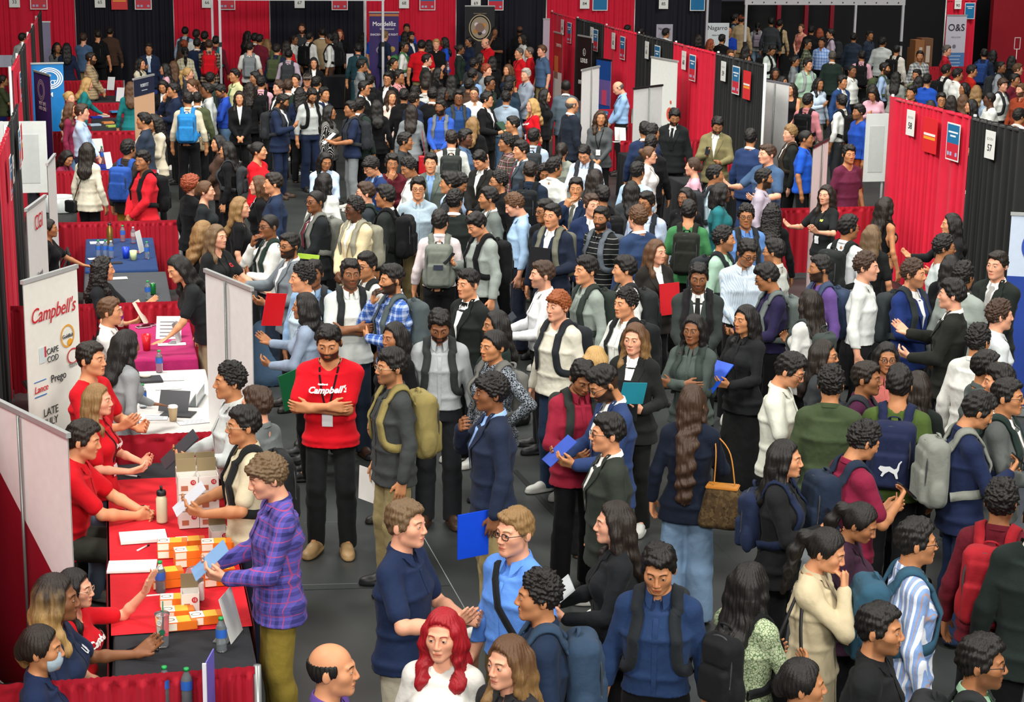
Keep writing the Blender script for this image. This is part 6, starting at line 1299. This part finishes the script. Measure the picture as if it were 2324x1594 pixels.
m 1795 283 -80 stand curly:g 1 suit:1e211f pants:k bp=33291f|man with sandy curls in black suit with a brown pack
m 1829 294 80 stand buzz:k 4 polo:1f55c0 pants:k|man in bright blue polo beside the brown pack
f 1876 419 -45 gest2 long:d 1 tee:1c1e20 slim:k lan|woman in black tee with a green logo gesturing
m 1928 328 40 stand full:k 3 tee:5a2038 pants:ch|man in maroon tee with a black jacket left of the pinkish board
f 2011 447 130 stand long:d 3 tank:k slim:k|woman with long dark hair by the large red drape
f 2162 484 -60 gest long:k 2 suit:1b1b1d slim:k|woman in black blazer with an open hand before booth 57
f 231 582 70 sithold curl:k 2 tee:1d1f22 slim:k lan h1.72 dz=.33 it=pap:d8d2c0:papers_held_by_the_curly_haired_person_in_black|curly haired person in black tee holding papers
f 393 581 -80 reach long:k 2 tee:1f2123 pants:9a8a6e l22 h1.72|woman with long black hair leaning over the magenta table
m 246 675 80 sit side:c 2 shirt:dcdcd8 pants:k|man in white shirt seated behind the magenta table
f 289 748 120 reach long:k 5 over:8d9193 slim:k l8 h1.66|woman in grey blouse leaning on the white table
m 203 774 60 gest crop:d 2 tee:c4121f pants:k h1.76|man in red tee standing behind the white table
f 460 500 130 stand wavy:g 1 tee:1d2022 slim:k|woman with wavy fair hair in black beside the red letters
f 491 509 50 reach long:t 1 tee:1c1e1f slim:k lan h1.68|woman with strawberry blonde hair in black tee with red letters
m 658 526 -70 gest crop:k 4 suit:6c747a pants:k gl b2 h1.76|man in grey suit with glasses raising an open hand
m 689 597 -80 stand curly:k 2 shirt:b4cad8 pants:k h1.76|pale man with black curls in light shirt facing left
m 712 588 -10 stand crop:k 5 shirt:86a6c8 pants:k bp=3a3e40|man in blue shirt with dark straps behind the black curls
m 795 586 10 cross crop:k 5 polo:d4d8d2 pants:dd b1 bp=26292a h1.8|man in white short sleeved shirt with crossed arms
m 832 570 -60 stand side:k 3 shirt:w pants:k gl bp=26292a|man in white shirt and glasses behind the crossed arms
m 892 600 -70 chin quiff:k 3 over:3d63ae pants:dn b2 pat=plaid-c0d0ea-1f2f6a bp=4a5456 h1.8|bearded man in blue plaid shirt with a hand raised
f 693 664 -100 gest wavy:k 4 suit:8796ab slim:k closed h1.64|woman in grey blue blazer with long dark waves
m 745 740 -8 cross quiff:k 3 tee:c8101f slim:1c1e1f b2 lan h1.80 w1.10 p12 sho=a8895e|bearded man with crossed arms in red tee with white script
f 896 731 -50 stand long:k 4 over:k slim:k|woman with long black hair left of the bowed man in grey shirt
m 1065 611 -50 stand quiff:k 2 suit:1b1f1e pants:k bow h1.76|man in tuxedo with a bow tie
m 1234 590 -80 hold crop:b 1 shirt:dcdee0 pants:k b1 it=fold:2a3038:dark_tablet_held_by_the_man_in_white_shirt|man in white shirt holding a tablet
m 1269 659 -45 stand mop:r 1 hood:ccc8b8 pants:24344c bp=22252a h1.76|red haired man in cream sweatshirt
m 1333 580 -60 stand full:k 2 shirt:8b958e pants:k bp=2c3430|man in grey green shirt with a black pack
m 998 706 0 stand full:k 5 shirt:9ba0a2 pants:1d1f22 b2 p22 bp=2c3030 h1.80|bearded man in grey shirt looking down with pack straps
f 1127 704 -70 stand long:k 4 over:1f2a26 slim:k|woman with long dark hair in profile behind the leopard print
f 1122 750 -50 hip clip:k 3 over:22262c jeans:2b3d58 pat=floral-8f97a0 bp=6a6a66 w1.1 h1.66|woman in leopard print shirt with a hand on her hip
m 1421 580 -70 stand full:k 2 over:d8dad6 pants:k bp=26292a|man in white sweater with earbuds and black straps
m 1423 654 -50 hold curly:k 2 shirt:e0e2dc pants:k bp=1c1f20 h1.74|man with dark curls in white shirt and black pack
f 1442 733 -20 carry long:c 1 suit:1e1f1e slim:1b1c1c h1.70 hi=g sh=e6e6e2 it=fold:15171a:black_leather_folder_held_by_the_woman_in_black_blazer|woman in black blazer with long brown hair holding folders
f 1489 543 30 carry long:c 1 suit:24211f slim:k h1.68 it=fold:c01822:shiny_red_folder_held_by_the_woman_with_long_brown_hair|woman in black blazer with a shiny red folder
m 1587 596 0 clasp crop:k 5 suit:2f3534 pants:k tie=1a1c1c b1 bp=1c1a1d h1.8 p8|man in dark grey suit with black tie facing front
m 1642 513 70 stand curly:k 3 shirt:9fc0ac pants:k b1 bp=22262a|man in mint green shirt with a black strap
m 1694 545 10 clasp full:k 4 shirt:c4d0da pants:k gl p20 pat=pin-9ab0c8 h1.8|man in pale striped shirt and glasses looking down
m 1760 541 -110 stand side:k 3 shirt:c0c4bc pants:k gl b1|man with glasses in pale shirt seen from behind
m 1735 599 -70 hold full:k 4 shirt:241f3e pants:k gl bp=5f6866 p18|man in dark purple shirt and glasses with a grey pack
f 1576 714 -20 cross long:k 5 over:46504c slim:k bp=333c38 h1.66|woman in grey green jacket with crossed arms
f 1694 692 -45 hold long:k 3 over:1a1c1d skirt:151617 h1.66 sho=c9c8be it=fold:1b50c8:blue_folder_held_by_the_woman_in_long_black_skirt|woman in black jacket and long black skirt
f 1839 657 -130 phone long:d 3 over:c9cac6 slim:k bp=3a4240|woman in white top with long dark hair and a small grey pack
m 1866 577 -60 stand crop:k 4 shirt:5c4480 pants:k b2 bp=38465e|bearded man in purple shirt with a blue grey pack
m 1925 488 140 stand full:k 4 shirt:d2d6d8 pants:k gl bp=1f2322 h1.8|man in white shirt with a black pack by the woman gesturing
f 1980 510 165 stand long:t 2 tee:1b1c1d jeans:dn h1.66|woman in black tee with long streaked hair
m 1966 572 80 carry curly:b 1 shirt:d4d8d4 pants:1c1d1f h1.83 it=fold:d09a3c:yellow_envelope_held_by_the_man_with_brown_curls|tall man with brown curls in white shirt
m 2073 588 55 hold curly:b 2 suit:1c2f66 pants:k b1 bp=2c3234 h1.8|man in bright navy suit with pack straps
m 2143 532 100 hold curly:k 4 tee:c0cac8 pants:k gl|man with glasses in white and maroon tee
m 2166 633 -95 gest full:k 1 suit:1f211d pants:k h1.82|man in black suit gesturing towards the navy suit
m 2188 594 150 stand curly:k 4 suit:8d9690 pants:gy h1.82|man with black curls in light grey suit
m 2267 568 -30 clasp crop:d 1 suit:1f2421 pants:k tie=9a9a98 h1.84|man in dark suit with a patterned grey tie
m 2269 680 110 stand curly:b 1 shirt:c6ccce pants:k|man with short brown curls in pale grey shirt facing right
f 2160 578 160 stand long:k 3 over:k slim:k|person with long black hair beside the light grey suit
m 2222 736 150 stand curly:k 3 over:d8dad4 pants:k|man with black curls in white sweater at the right
f 219 871 70 hold long:g 1 polo:c2121f jeans:ld lan h1.57|woman with fair hair in red polo and jeans
m 192 953 80 sitclasp side:d 2 polo:c6131f pants:33362f l10 h1.86 dz=.36|man in red polo seated behind the red cloth
m 524 823 -80 hold curly:k 3 shirt:c4cac8 pants:k h1.76 it=fold:2b3138:dark_tablet_case_held_by_the_curly_haired_man|curly haired man in pale grey shirt at the white stand
m 584 875 -120 stand crop:b 1 shirt:666b6b pants:k h1.76|man with brown hair in grey shirt seen from behind
m 555 920 -80 hold side:k 3 polo:c8bda0 pants:1f2738 glt bp=1d1f20 h1.74 it=pap:c9ccd4:stack_of_brochures_held_by_the_man_in_cream_shirt|man in cream shirt with glasses and a large black pack
m 597 1032 -80 hold mop:t 1 over:5c54a8 pants:84722e pat=plaid-26285a-b04870 h1.82 p14 it=pap:7aa4d0:blue_and_white_flyers_held_by_the_man_in_purple_plaid|man in purple plaid shirt and olive trousers
m 891 790 -70 stand full:k 3 over:3a3d3d wide:8d7f58 glt bp=8a7d4c b1 h1.8 it=pap:dcdcd8:white_sheet_held_by_the_man_in_grey_fleece|man in grey fleece with glasses and an olive canvas pack
m 1119 846 -80 collar mop:k 5 suit:20293e pants:a08f62 h1.82 sh=8fb2e8 it=fold:0f46d0:bright_blue_folder_held_by_the_smiling_man_in_navy_suit|smiling man in navy suit holding his collar
m 1328 823 20 hold full:k 4 over:8a1f33 pants:k p25 bp=2a2f2c h1.76|man in dark red shirt looking at his hands
m 1357 833 -70 hold quiff:k 3 suit:2a3c66 pants:nv gl b2 p25 h1.8 it=pap:2f4fb0:blue_and_white_brochure_held_by_the_bearded_man_in_blue_suit|bearded man in blue suit with glasses looking down
f 1352 786 172 stand long:y 1 over:k slim:k|woman with straight blonde hair seen from behind
m 1384 937 -80 stand side:k 2 suit:2c322c pants:2c322c gl h1.76|man in dark green suit with glasses facing left
f 1572 873 170 phone vlong:b 2 suit:151c2b wide:7c98b6 h1.70|woman in navy blazer with very long brown hair
m 1808 803 80 hold full:k 2 polo:d4d6c8 pants:ol gl p22 h1.78 it=phone|man in cream white polo looking down
m 1888 830 178 phone curly:k 3 over:3c4830 pants:gy h1.78|man in olive sweater seen from behind
m 1966 819 80 stand crop:d 4 over:471c38 pants:k bp=2c2f34 h1.76|man in plum shirt facing right
m 2043 830 176 stand full:k 3 tee:46592a pants:k gl bp=1d2440 h1.78|man in olive green tee with a navy pack with leaping cat
f 2014 777 10 phone long:k 4 over:b0605a slim:k gl h1.64|woman with glasses in coral top touching her forehead
f 1870 771 80 stand long:d 3 over:ch slim:k gl|woman with glasses and long dark hair left of the tall white shirt
m 1976 957 120 phone2 curly:k 3 polo:7a1d38 pants:gy p22 bp=1f2a3c h1.76|man in maroon polo with a navy pack
m 2238 794 110 stand crop:k 3 suit:4e5654 pants:k closed h1.76|man in grey vest over white shirt
m 2273 826 -80 stand full:k 2 over:k pants:k|dark haired man facing left behind the grey suit
m 2287 857 80 hold crop:k 3 suit:565a58 pants:k gl bp=22302c h1.74|man with glasses in grey suit with a dark green pack
m 2239 892 110 phone2 full:k 3 over:1c2644 pants:2b3a5a p25 bp=7d8078 h1.78|man in navy sweater with a grey and black pack
f 2085 842 165 stand long:d 3 tee:1d2422 slim:k|woman in black tee behind the man in olive green
f 166 1291 70 sitraise long:k 1 tee:c2131f slim:k glt h1.60|seated woman in red tee raising an open hand
f 122 1303 80 sithold wavy:d 5 polo:1f2a44 slim:k h1.86 hi=y|seated woman with golden streaked waves in navy polo
f 88 1420 80 sit clip:d 3 polo:1c2948 slim:k h1.70|seated woman with hair clip and face mask in navy polo
m 750 1455 80 stand bald:k 2 polo:5f4490 pants:k h1.74|balding man in purple polo at the bottom edge
m 918 1133 65 gest crop:t 1 polo:1b2845 pants:b3ac98 h1.80|man in navy polo gesturing at the bottom centre
m 1172 1150 -45 stand crop:g 1 shirt:5d8fe0 pants:5a4c2c gl h1.80|man in bright blue shirt and glasses with a black strap
f 1005 1383 -15 stand half:q 1 knit:dddbd4 slim:k h1.66|woman with bright red hair in white knit top
f 1156 1444 -45 stand long:c 1 over:2b2a2c slim:k h1.66 hi=g|woman with long golden brown hair at the bottom edge
m 1228 1296 -85 stand curly:k 3 over:1c2a40 pants:k bp=2f4258 h1.74|man in navy sweater with a slate blue pack at the bottom
f 1398 1138 -80 hold long:d 1 over:1b1d20 slim:k h1.68 it=fold:c2c8c8:grey_ring_binder_held_by_the_woman_in_black_shirt|woman in black shirt holding a grey binder
m 1496 1240 -5 stand full:k 3 shirt:22365a pants:k bp=22262a p15 h1.76|man in navy blue shirt with black straps facing front
f 1704 1277 140 hold long:k 3 over:b4bf9c slim:k pat=floral-5c7250 bp=191a1c h1.64|woman in green and white leaf print shirt
f 1820 1496 100 stand clip:k 3 over:k slim:k h1.64|woman with tied dark hair at the bottom edge
f 1782 998 80 phone2 long:k 2 suit:1b1c1e slim:k bp=1d2740 h1.66 it=phone closed|woman in black blazer with a dotted navy pack
f 1892 1203 80 chin pony:k 2 coat:c2b494 slim:k p18 h1.68 closed|woman in beige coat touching her face
f 1972 1147 80 hold pony:k 4 over:3a2234 slim:k p24 h1.62|woman with dark ponytail looking down beside the beige coat
m 2079 1176 105 stand side:k 3 over:7f9ccc pants:1f2638 gl pat=vstripe-d8dce4-b08a70 bp=2f5266 h1.76|man in blue and white striped shirt with a teal pack
m 1996 1367 80 stand crop:k 3 over:191b1c pants:k b1 h1.74|man in black jacket facing right at the bottom
m 2228 1442 90 stand full:k 4 shirt:8fb496 pants:k gl bp=26282a b1 h1.72|man in mint shirt and glasses at the bottom right
m 2276 1089 170 stand curly:k 4 over:611824 pants:k bp=9a1f28 h1.80|man in wine red shirt with a red pack
m 2366 1120 175 stand crop:k 3 suit:1e2623 pants:k h1.80|person in dark jacket cut off by the right edge
'''
HDOWN={}
def top_offset(hp,le):
    Rh=rotm(0,hp); c=NP+Rh@(HC+V(0,.012,.135)-NP); return lean_deform(c[None],le)[0]
ITEM={'sithold':((.0,-.40,1.20),(-.5,0,0)),'collar':((.265,-.165,.76),(0,0,-1.2)),'hold':((0,-.37,1.17),(-.85,0,0)),'carry':((.02,-.285,1.19),(-.12,0,.1)),'phone':((-.05,-.36,1.28),(-.75,0,0)),'phone2':((-.05,-.36,1.28),(-.75,0,0)),'stand':((-.285,-.09,.70),(-.05,0,.35)),'clasp':((0,-.28,.80),(0,0,0))}
ROWS=[]
for ln in PEOPLE.strip().split('\n'):
    spec,label=ln.split('|'); t=spec.split(); d=dict(sex=t[0],x=float(t[1]),y=float(t[2]),f=float(t[3]),pose=t[4],h=1.77 if t[0]=='m' else 1.66,hy=0,hp=0,lean=0,beard=0,wid=1.,opts=[],label=label)
    if ' tie=' in label: lb,tt=label.split(' tie='); d['label']=lb; t.append('tie='+tt)
    d['hair'],d['hc']=t[5].split(':'); d['tone']=t[6]; d['top'],d['tcol']=t[7].split(':'); d['leg'],d['lcol']=t[8].split(':')
    for o in t[9:]:
        if '=' in o: k,v=o.split('=',1); d[k]=v
        elif o[0]=='h' and o[1:].replace('.','').isdigit(): d['h']=float(o[1:])
        elif o[0]=='y' and o[1:].lstrip('-').isdigit(): d['hy']=float(o[1:])
        elif o[0]=='p' and o[1:].lstrip('-').isdigit(): d['hp']=float(o[1:])
        elif o[0]=='l' and o[1:].isdigit(): d['lean']=float(o[1:])
        elif o[0]=='b' and o[1:].isdigit(): d['beard']=int(o[1:])
        elif o[0]=='w' and '.' in o: d['wid']=float(o[1:])
        else: d['opts'].append(o)
    ROWS.append(d)
rng=random.Random(5)
col=lambda c: C_.get(c,c)
# every crown is put back on its sight line; neighbours that would touch are spread along it by a small change of stature
def solve(d):
    s=d['h']/1.765; to=top_offset(math.radians(d['hp']),math.radians(d['lean'])); zt=(to[2]-(float(d.get('dz',.46)) if d['pose'].startswith('sit') else 0))*s
    p=at(d['x'],d['y'],zt); phi=math.atan2(p[0],p[1]); rz=math.radians(d['f'])-phi
    ox,oy=to[0]*s*d['wid'],to[1]*s*d['wid']; d['rz']=rz; d['pos']=(p[0]-(ox*math.cos(rz)-oy*math.sin(rz)),p[1]-(ox*math.sin(rz)+oy*math.cos(rz)))
for d in ROWS: d['h0']=d['h']; solve(d)
for it in range(30):
    mv=0
    for i,a in enumerate(ROWS):
        for b in ROWS[i+1:]:
            if abs(a['x']-b['x'])>90: continue
            dx,dy=a['pos'][0]-b['pos'][0],a['pos'][1]-b['pos'][1]
            q=math.hypot(dx,dy)
            if q<.46:
                n,fr=(a,b) if math.hypot(*a['pos'])<math.hypot(*b['pos']) else (b,a)
                n['h']=min(n['h0']+.11,n['h']+.006); fr['h']=max(fr['h0']-.11,fr['h']-.006); solve(n); solve(fr); mv+=1
    if not mv: break
for d in ROWS:
    D=math.hypot(d['pos'][0],d['pos'][1]); lod=0 if D<16.5 else 1 if D<26 else 2
    pat=None
    if 'pat' in d: v=d['pat'].split('-'); pat=(v[0],)+tuple(v[1:])
    if D>18 and d['pose']=='hold' and 'it' not in d: d['pose']=rng.choice(('stand','clasp','stand'))
    if D<30 and d['pose'] in('phone','phone2') and 'it' not in d: d['it']='phone'
    hy=d['hy'] or rng.choice((-18,0,0,18)); 
    if D<16.5 and d['hy']==0: hy=0
    p=person((d['pos'][0],d['pos'][1],(.46-float(d.get('dz',.46)))*d['h']/1.765),d['rz'],d['h'],d['sex'],d['pose'],d['hair'],d['hc'],d['tone'],d['top'],col(d['tcol']),d['leg'],col(d['lcol']),lod,hy,d['hp'],d['lean'],d['beard'],d['opts'],d['label'],d['wid'],shirt=col(d.get('sh','e4e4e0')),tie=col(d['tie']) if 'tie' in d else None,shoe=d.get('sho',rng.choice(('17171a','1c1714','3a281c','c4c4be'))),pat=pat,hi=d.get('hi',''))
    p['group']='people in the hall'; d['ob']=p; lb=d['label']; sh=' '.join(lb.split()[:11])
    if 'bp' in d:
        c=col(d['bp']); backpack(p,c,'b' if d['sex']=='m' else 's','pack worn by the '+sh,scol=c)
    if 'it' in d:
        v=d['it'].split(':'); (c,ro)=ITEM[d['pose']]; M=p.matrix_basis
        if v[0]=='phone':
            pos=M@Vector(c); o=phone(pos,d['rz'],'phone held by the '+sh,'17181c',tilt=(-.7 if False else .75,0)); 
        else:
            w,h=(.235,.31) if v[0]=='fold' else (.19,.25); o=box('folder' if v[0]=='fold' else 'paper',M@Vector(c),(w,.010 if v[0]=='fold' else .004,h),plain(v[1],.45),None); o.rotation_euler=(ro[0],0,d['rz']+ro[2]); tag(o,v[2].replace('_',' '),'folder' if v[0]=='fold' else 'paper')
        o['_p']=1
# ------------------------------------------------------------------ details that belong to single people
def who(px,py):
    for d in ROWS:
        if d['x']==px and d['y']==py: return d
def local(d,c): return d['ob'].matrix_basis@Vector(c)
def chest_text(px,py,s,size,col_,z=1.28,x=0.,shear=.0,back=False,bold=.002,tilt=0.):
    d=who(px,py); b=torso_bvh(d['sex'],d['top']); c=bpy.data.curves.new('t','FONT'); c.body=s; c.size=size; c.align_x='CENTER'; c.align_y='CENTER'; c.shear=shear; c.offset=bold; c.resolution_u=2
    o=bpy.data.objects.new('t',c); COL.objects.link(o); me=bpy.data.meshes.new_from_object(o.evaluated_get(bpy.context.evaluated_depsgraph_get())); bpy.data.objects.remove(o)
    for v in me.vertices:
        X,Z=v.co.x,v.co.y+v.co.x*tilt; q=on_front(b,x+X,z+Z,.013); v.co=Vector(q)
    if d['lean']:
        P=np.array([v.co[:] for v in me.vertices]); P=lean_deform(P,math.radians(d['lean']))
        for v,q in zip(me.vertices,P): v.co=Vector(q)
    link('shirt_lettering',me,plain(col_,.6),bpy.data.objects[d['ob']['_top']])
chest_text(745,740,"Campbell's",.060,'ece8e4',1.295,0,.3,tilt=.05); chest_text(745,740,'together at',.014,'ece8e4',1.335,-.03)
chest_text(1209,223,'Coca-Cola',.055,'eee4e4',1.30,0,.35,tilt=.15); chest_text(491,509,'CGI',.05,'d8202c',1.33,.085); chest_text(393,581,'CGI',.045,'d8202c',1.34,-.10); chest_text(1876,419,'ve',.05,'b8e04a',1.33,.075)
chest_text(219,871,"Campbell's",.05,'ece8e4',1.27,.05,.3); chest_text(166,1291,"Campbell's",.06,'ece8e4',1.30,0,.3); chest_text(122,1303,'UPS',.05,'d8dce4',1.33,.07)
def mask_mesh():
    F=Field(axis([(-.1,.1,.006)]),axis([(-.14,.02,.006)]),axis([(-.15,.02,.006)])); F.ell((0,-.032,-.052),(.066,.074,.074),.02); F.cut(lambda x,y,z:z+.010+0*(x+y)); F.cut(lambda x,y,z:y+.03+0*(x+z)); return F.nets()
d=who(88,1420); hr=[c for c in d['ob'].children if c.name.startswith('hair')][0]; link('face_mask',qmesh('mask',*mask_mesh()),cloth('a9bcc8'),d['ob'],hr.location,hr.rotation_euler)
# bags carried
def carried(name,d,c,mat,build,label,rz=0.,cat='bag'):
    o=link(name,qmesh(name,*build()),mat); o.location=local(d,c); o.rotation_euler=(0,0,d['rz']+rz); o.scale=d['ob'].scale; tag(o,label,cat); return o
def rbox(hs,rr,g=.012,taper=0.):
    F=Field(axis([(-hs[0]-.03,hs[0]+.03,g)]),axis([(-hs[1]-.03,hs[1]+.03,g)]),axis([(-hs[2]-.03,hs[2]+.03,g)]))
    def fn(x,y,z):
        w=1+taper*(z/hs[2]); qx=np.abs(x)/w-hs[0]+rr; qy=np.abs(y)/w-hs[1]+rr; qz=np.abs(z)-hs[2]+rr
        return np.sqrt(np.maximum(qx,0)**2+np.maximum(qy,0)**2+np.maximum(qz,0)**2)+np.minimum(np.maximum(qx,np.maximum(qy,qz)),0)-rr
    F.put(fn,(-hs[0]*1.2,-hs[1]*1.2,-hs[2]),(hs[0]*1.2,hs[1]*1.2,hs[2]),.01); P,Q=F.nets(); N=vnorm(P,Q); return P+N*folds(P,.005,17,30)[:,None],Q
def bag_straps(o,pts_list,w,col_):
    link('strap',qmesh('strap',*join([tube_path(spline(p_,5),w,.004,[V(1,0,.1)]*(len(p_)*5-4)) for p_ in pts_list])),plain(col_,.5),o)
d=who(1572,873); o=carried('shoulder_bag',d,(-.26,.10,.92),cloth('4a3a26','pat' and 'camo','5c4a30','3a2c1c'),lambda: rbox((.145,.085,.155),.05,.011,-.18),'brown patterned shoulder bag with tan straps on the navy blazer')
bag_straps(o,[[(-.09,.0,.13),(-.04,-.03,.38),(.06,-.08,.48),(.10,-.10,.46)],[(.06,.02,.13),(.06,-.02,.36),(.08,-.06,.47),(.10,-.10,.46)]],.007,'b8792e'); box('trim',(0,0,.148),(.23,.13,.018),plain('b8792e',.5),o,0,.006); rod('drawstring',(-.05,-.085,.12),(-.05,-.10,-.10),.005,plain('b8792e',.5),o)
d=who(1892,1203); o=carried('tote_bag',d,(-.27,.10,.86),plain('17181a',.4),lambda: rbox((.07,.17,.16),.02,.011,.10),'black leather tote bag hanging from the shoulder of the beige coat'); bag_straps(o,[[(0,-.10,.15),(.05,-.07,.36),(.12,-.06,.545),(.15,-.06,.56)],[(.0,.10,.15),(.05,.03,.36),(.12,-.03,.545),(.15,-.05,.56)]],.009,'17181a')
d=who(198,323); o=carried('small_bag',d,(.20,.16,.86),plain('18191b',.4),lambda: rbox((.10,.045,.09),.03,.010),'small black crossbody bag on the woman in cream blouse'); bag_straps(o,[[(-.05,0,.08),(-.16,-.02,.36),(-.30,-.06,.62)]],.006,'18191b')
d=who(934,236); o=carried('handbag',d,(-.22,.14,.72),plain('b0101e',.4),lambda: rbox((.075,.05,.17),.03,.012),'red handbag hanging beside the woman in grey blazer'); bag_straps(o,[[(-.03,0,.16),(0,-.04,.42),(.04,-.09,.66)]],.008,'b0101e')
d=who(447,208); o=carried('patterned_jacket',d,(.0,.20,.86),cloth('8a7c62','camo','5a4e3c','b5a88c'),lambda: rbox((.19,.06,.14),.05,.014),'brown patterned jacket carried low behind the dark olive suit',cat='jacket')
d=who(1172,1150); b=torso_bvh('m','shirt'); pts=[(-.085,.10,1.44),(-.09,.03,1.475)]+[on_front(b,-.085+.30*t,1.45-.50*t,.012) for t in np.linspace(0,1,9)]
link('cross_strap',qmesh('strap',*tube_path(pts,.022,.003,[V(-.3,0,1)]*2+[V(0,-1,.2)]*9)),cloth('1c1d20'),d['ob'])
x_,z_=aty(997,690,18.25); bottle(0,0,'red and white bottle hanging low on the grey green pack',.22,'d8301f','d8d4cc',p=(x_,18.25,z_-.02),group=None) if 0 else None
# leaping cat print on the navy pack
d=who(2043,830); cat=[(-.075,.012),(-.062,.03),(-.03,.026),(.0,.030),(.03,.012),(.045,.020),(.055,.055),(.072,.075),(.078,.070),(.064,.048),(.060,.010),(.050,-.012),(.058,-.05),(.045,-.052),(.030,-.020),(-.005,-.004),(-.03,-.022),(-.045,-.045),(-.058,-.040),(-.045,-.012),(-.060,-.004)]
me=bpy.data.meshes.new('print'); me.from_pydata([(x*-1,0,z) for x,z in cat],[],[tuple(range(len(cat)))]); pk=[o for o in SC.objects if o.name.startswith('backpack') and o.get('label','').startswith('pack worn by the man in olive green tee')][0]; link('print',me,plain('c9ccd0',.5),pk,(0,.3515,1.13),(0,0,0))
pk=[o for o in SC.objects if o.get('label','').startswith('pack worn by the man in pinkish white')][0]; box('label_patch',(0,.345,1.21),(.10,.006,.05),plain('232a3a',.6),pk)
# ------------------------------------------------------------------ lettering as solid meshes
dg=bpy.context.evaluated_depsgraph_get()
for o in [o for o in SC.objects if o.type=='FONT']:
    me=bpy.data.meshes.new_from_object(o.evaluated_get(dg)); n=bpy.data.objects.new('lettering',me); COL.objects.link(n); n.parent=o.parent; n.matrix_basis=o.matrix_basis.copy(); c=o.data; bpy.data.objects.remove(o); bpy.data.curves.remove(c)
for o in SC.objects:
    for k in ('_L','_le','_p','_sx','_tp','_top','_pn'):
        if k in o: del o[k]

a_=aty(662,885,14.2); o=box('folder',(a_[0],14.2,a_[1]),(.20,.008,.30),plain('0f5a34',.5),None,.5); o.rotation_euler=(0,-.2,.5); tag(o,'dark green folder held low left of the crossed arms','folder')

for px,py,yd,c,w,hh,rz,lab in ((622,703,15.2,'c8141e',.20,.28,.5,'bright red folder held low beside the grey suit and white stand'),(1437,893,12.4,'1c7f92',.22,.16,.4,'teal folder under the hand of the woman in black blazer'),(700,583,18.2,'b8e04a',.22,.05,.1,'white sheet with lime green edge behind the grey suit')):
    a_=aty(px,py,yd); o=box('folder',(a_[0],yd,a_[1]),(w,.008,hh),plain(c,.5),None,rz); o.rotation_euler=(.1,.15,rz); tag(o,lab,'folder')
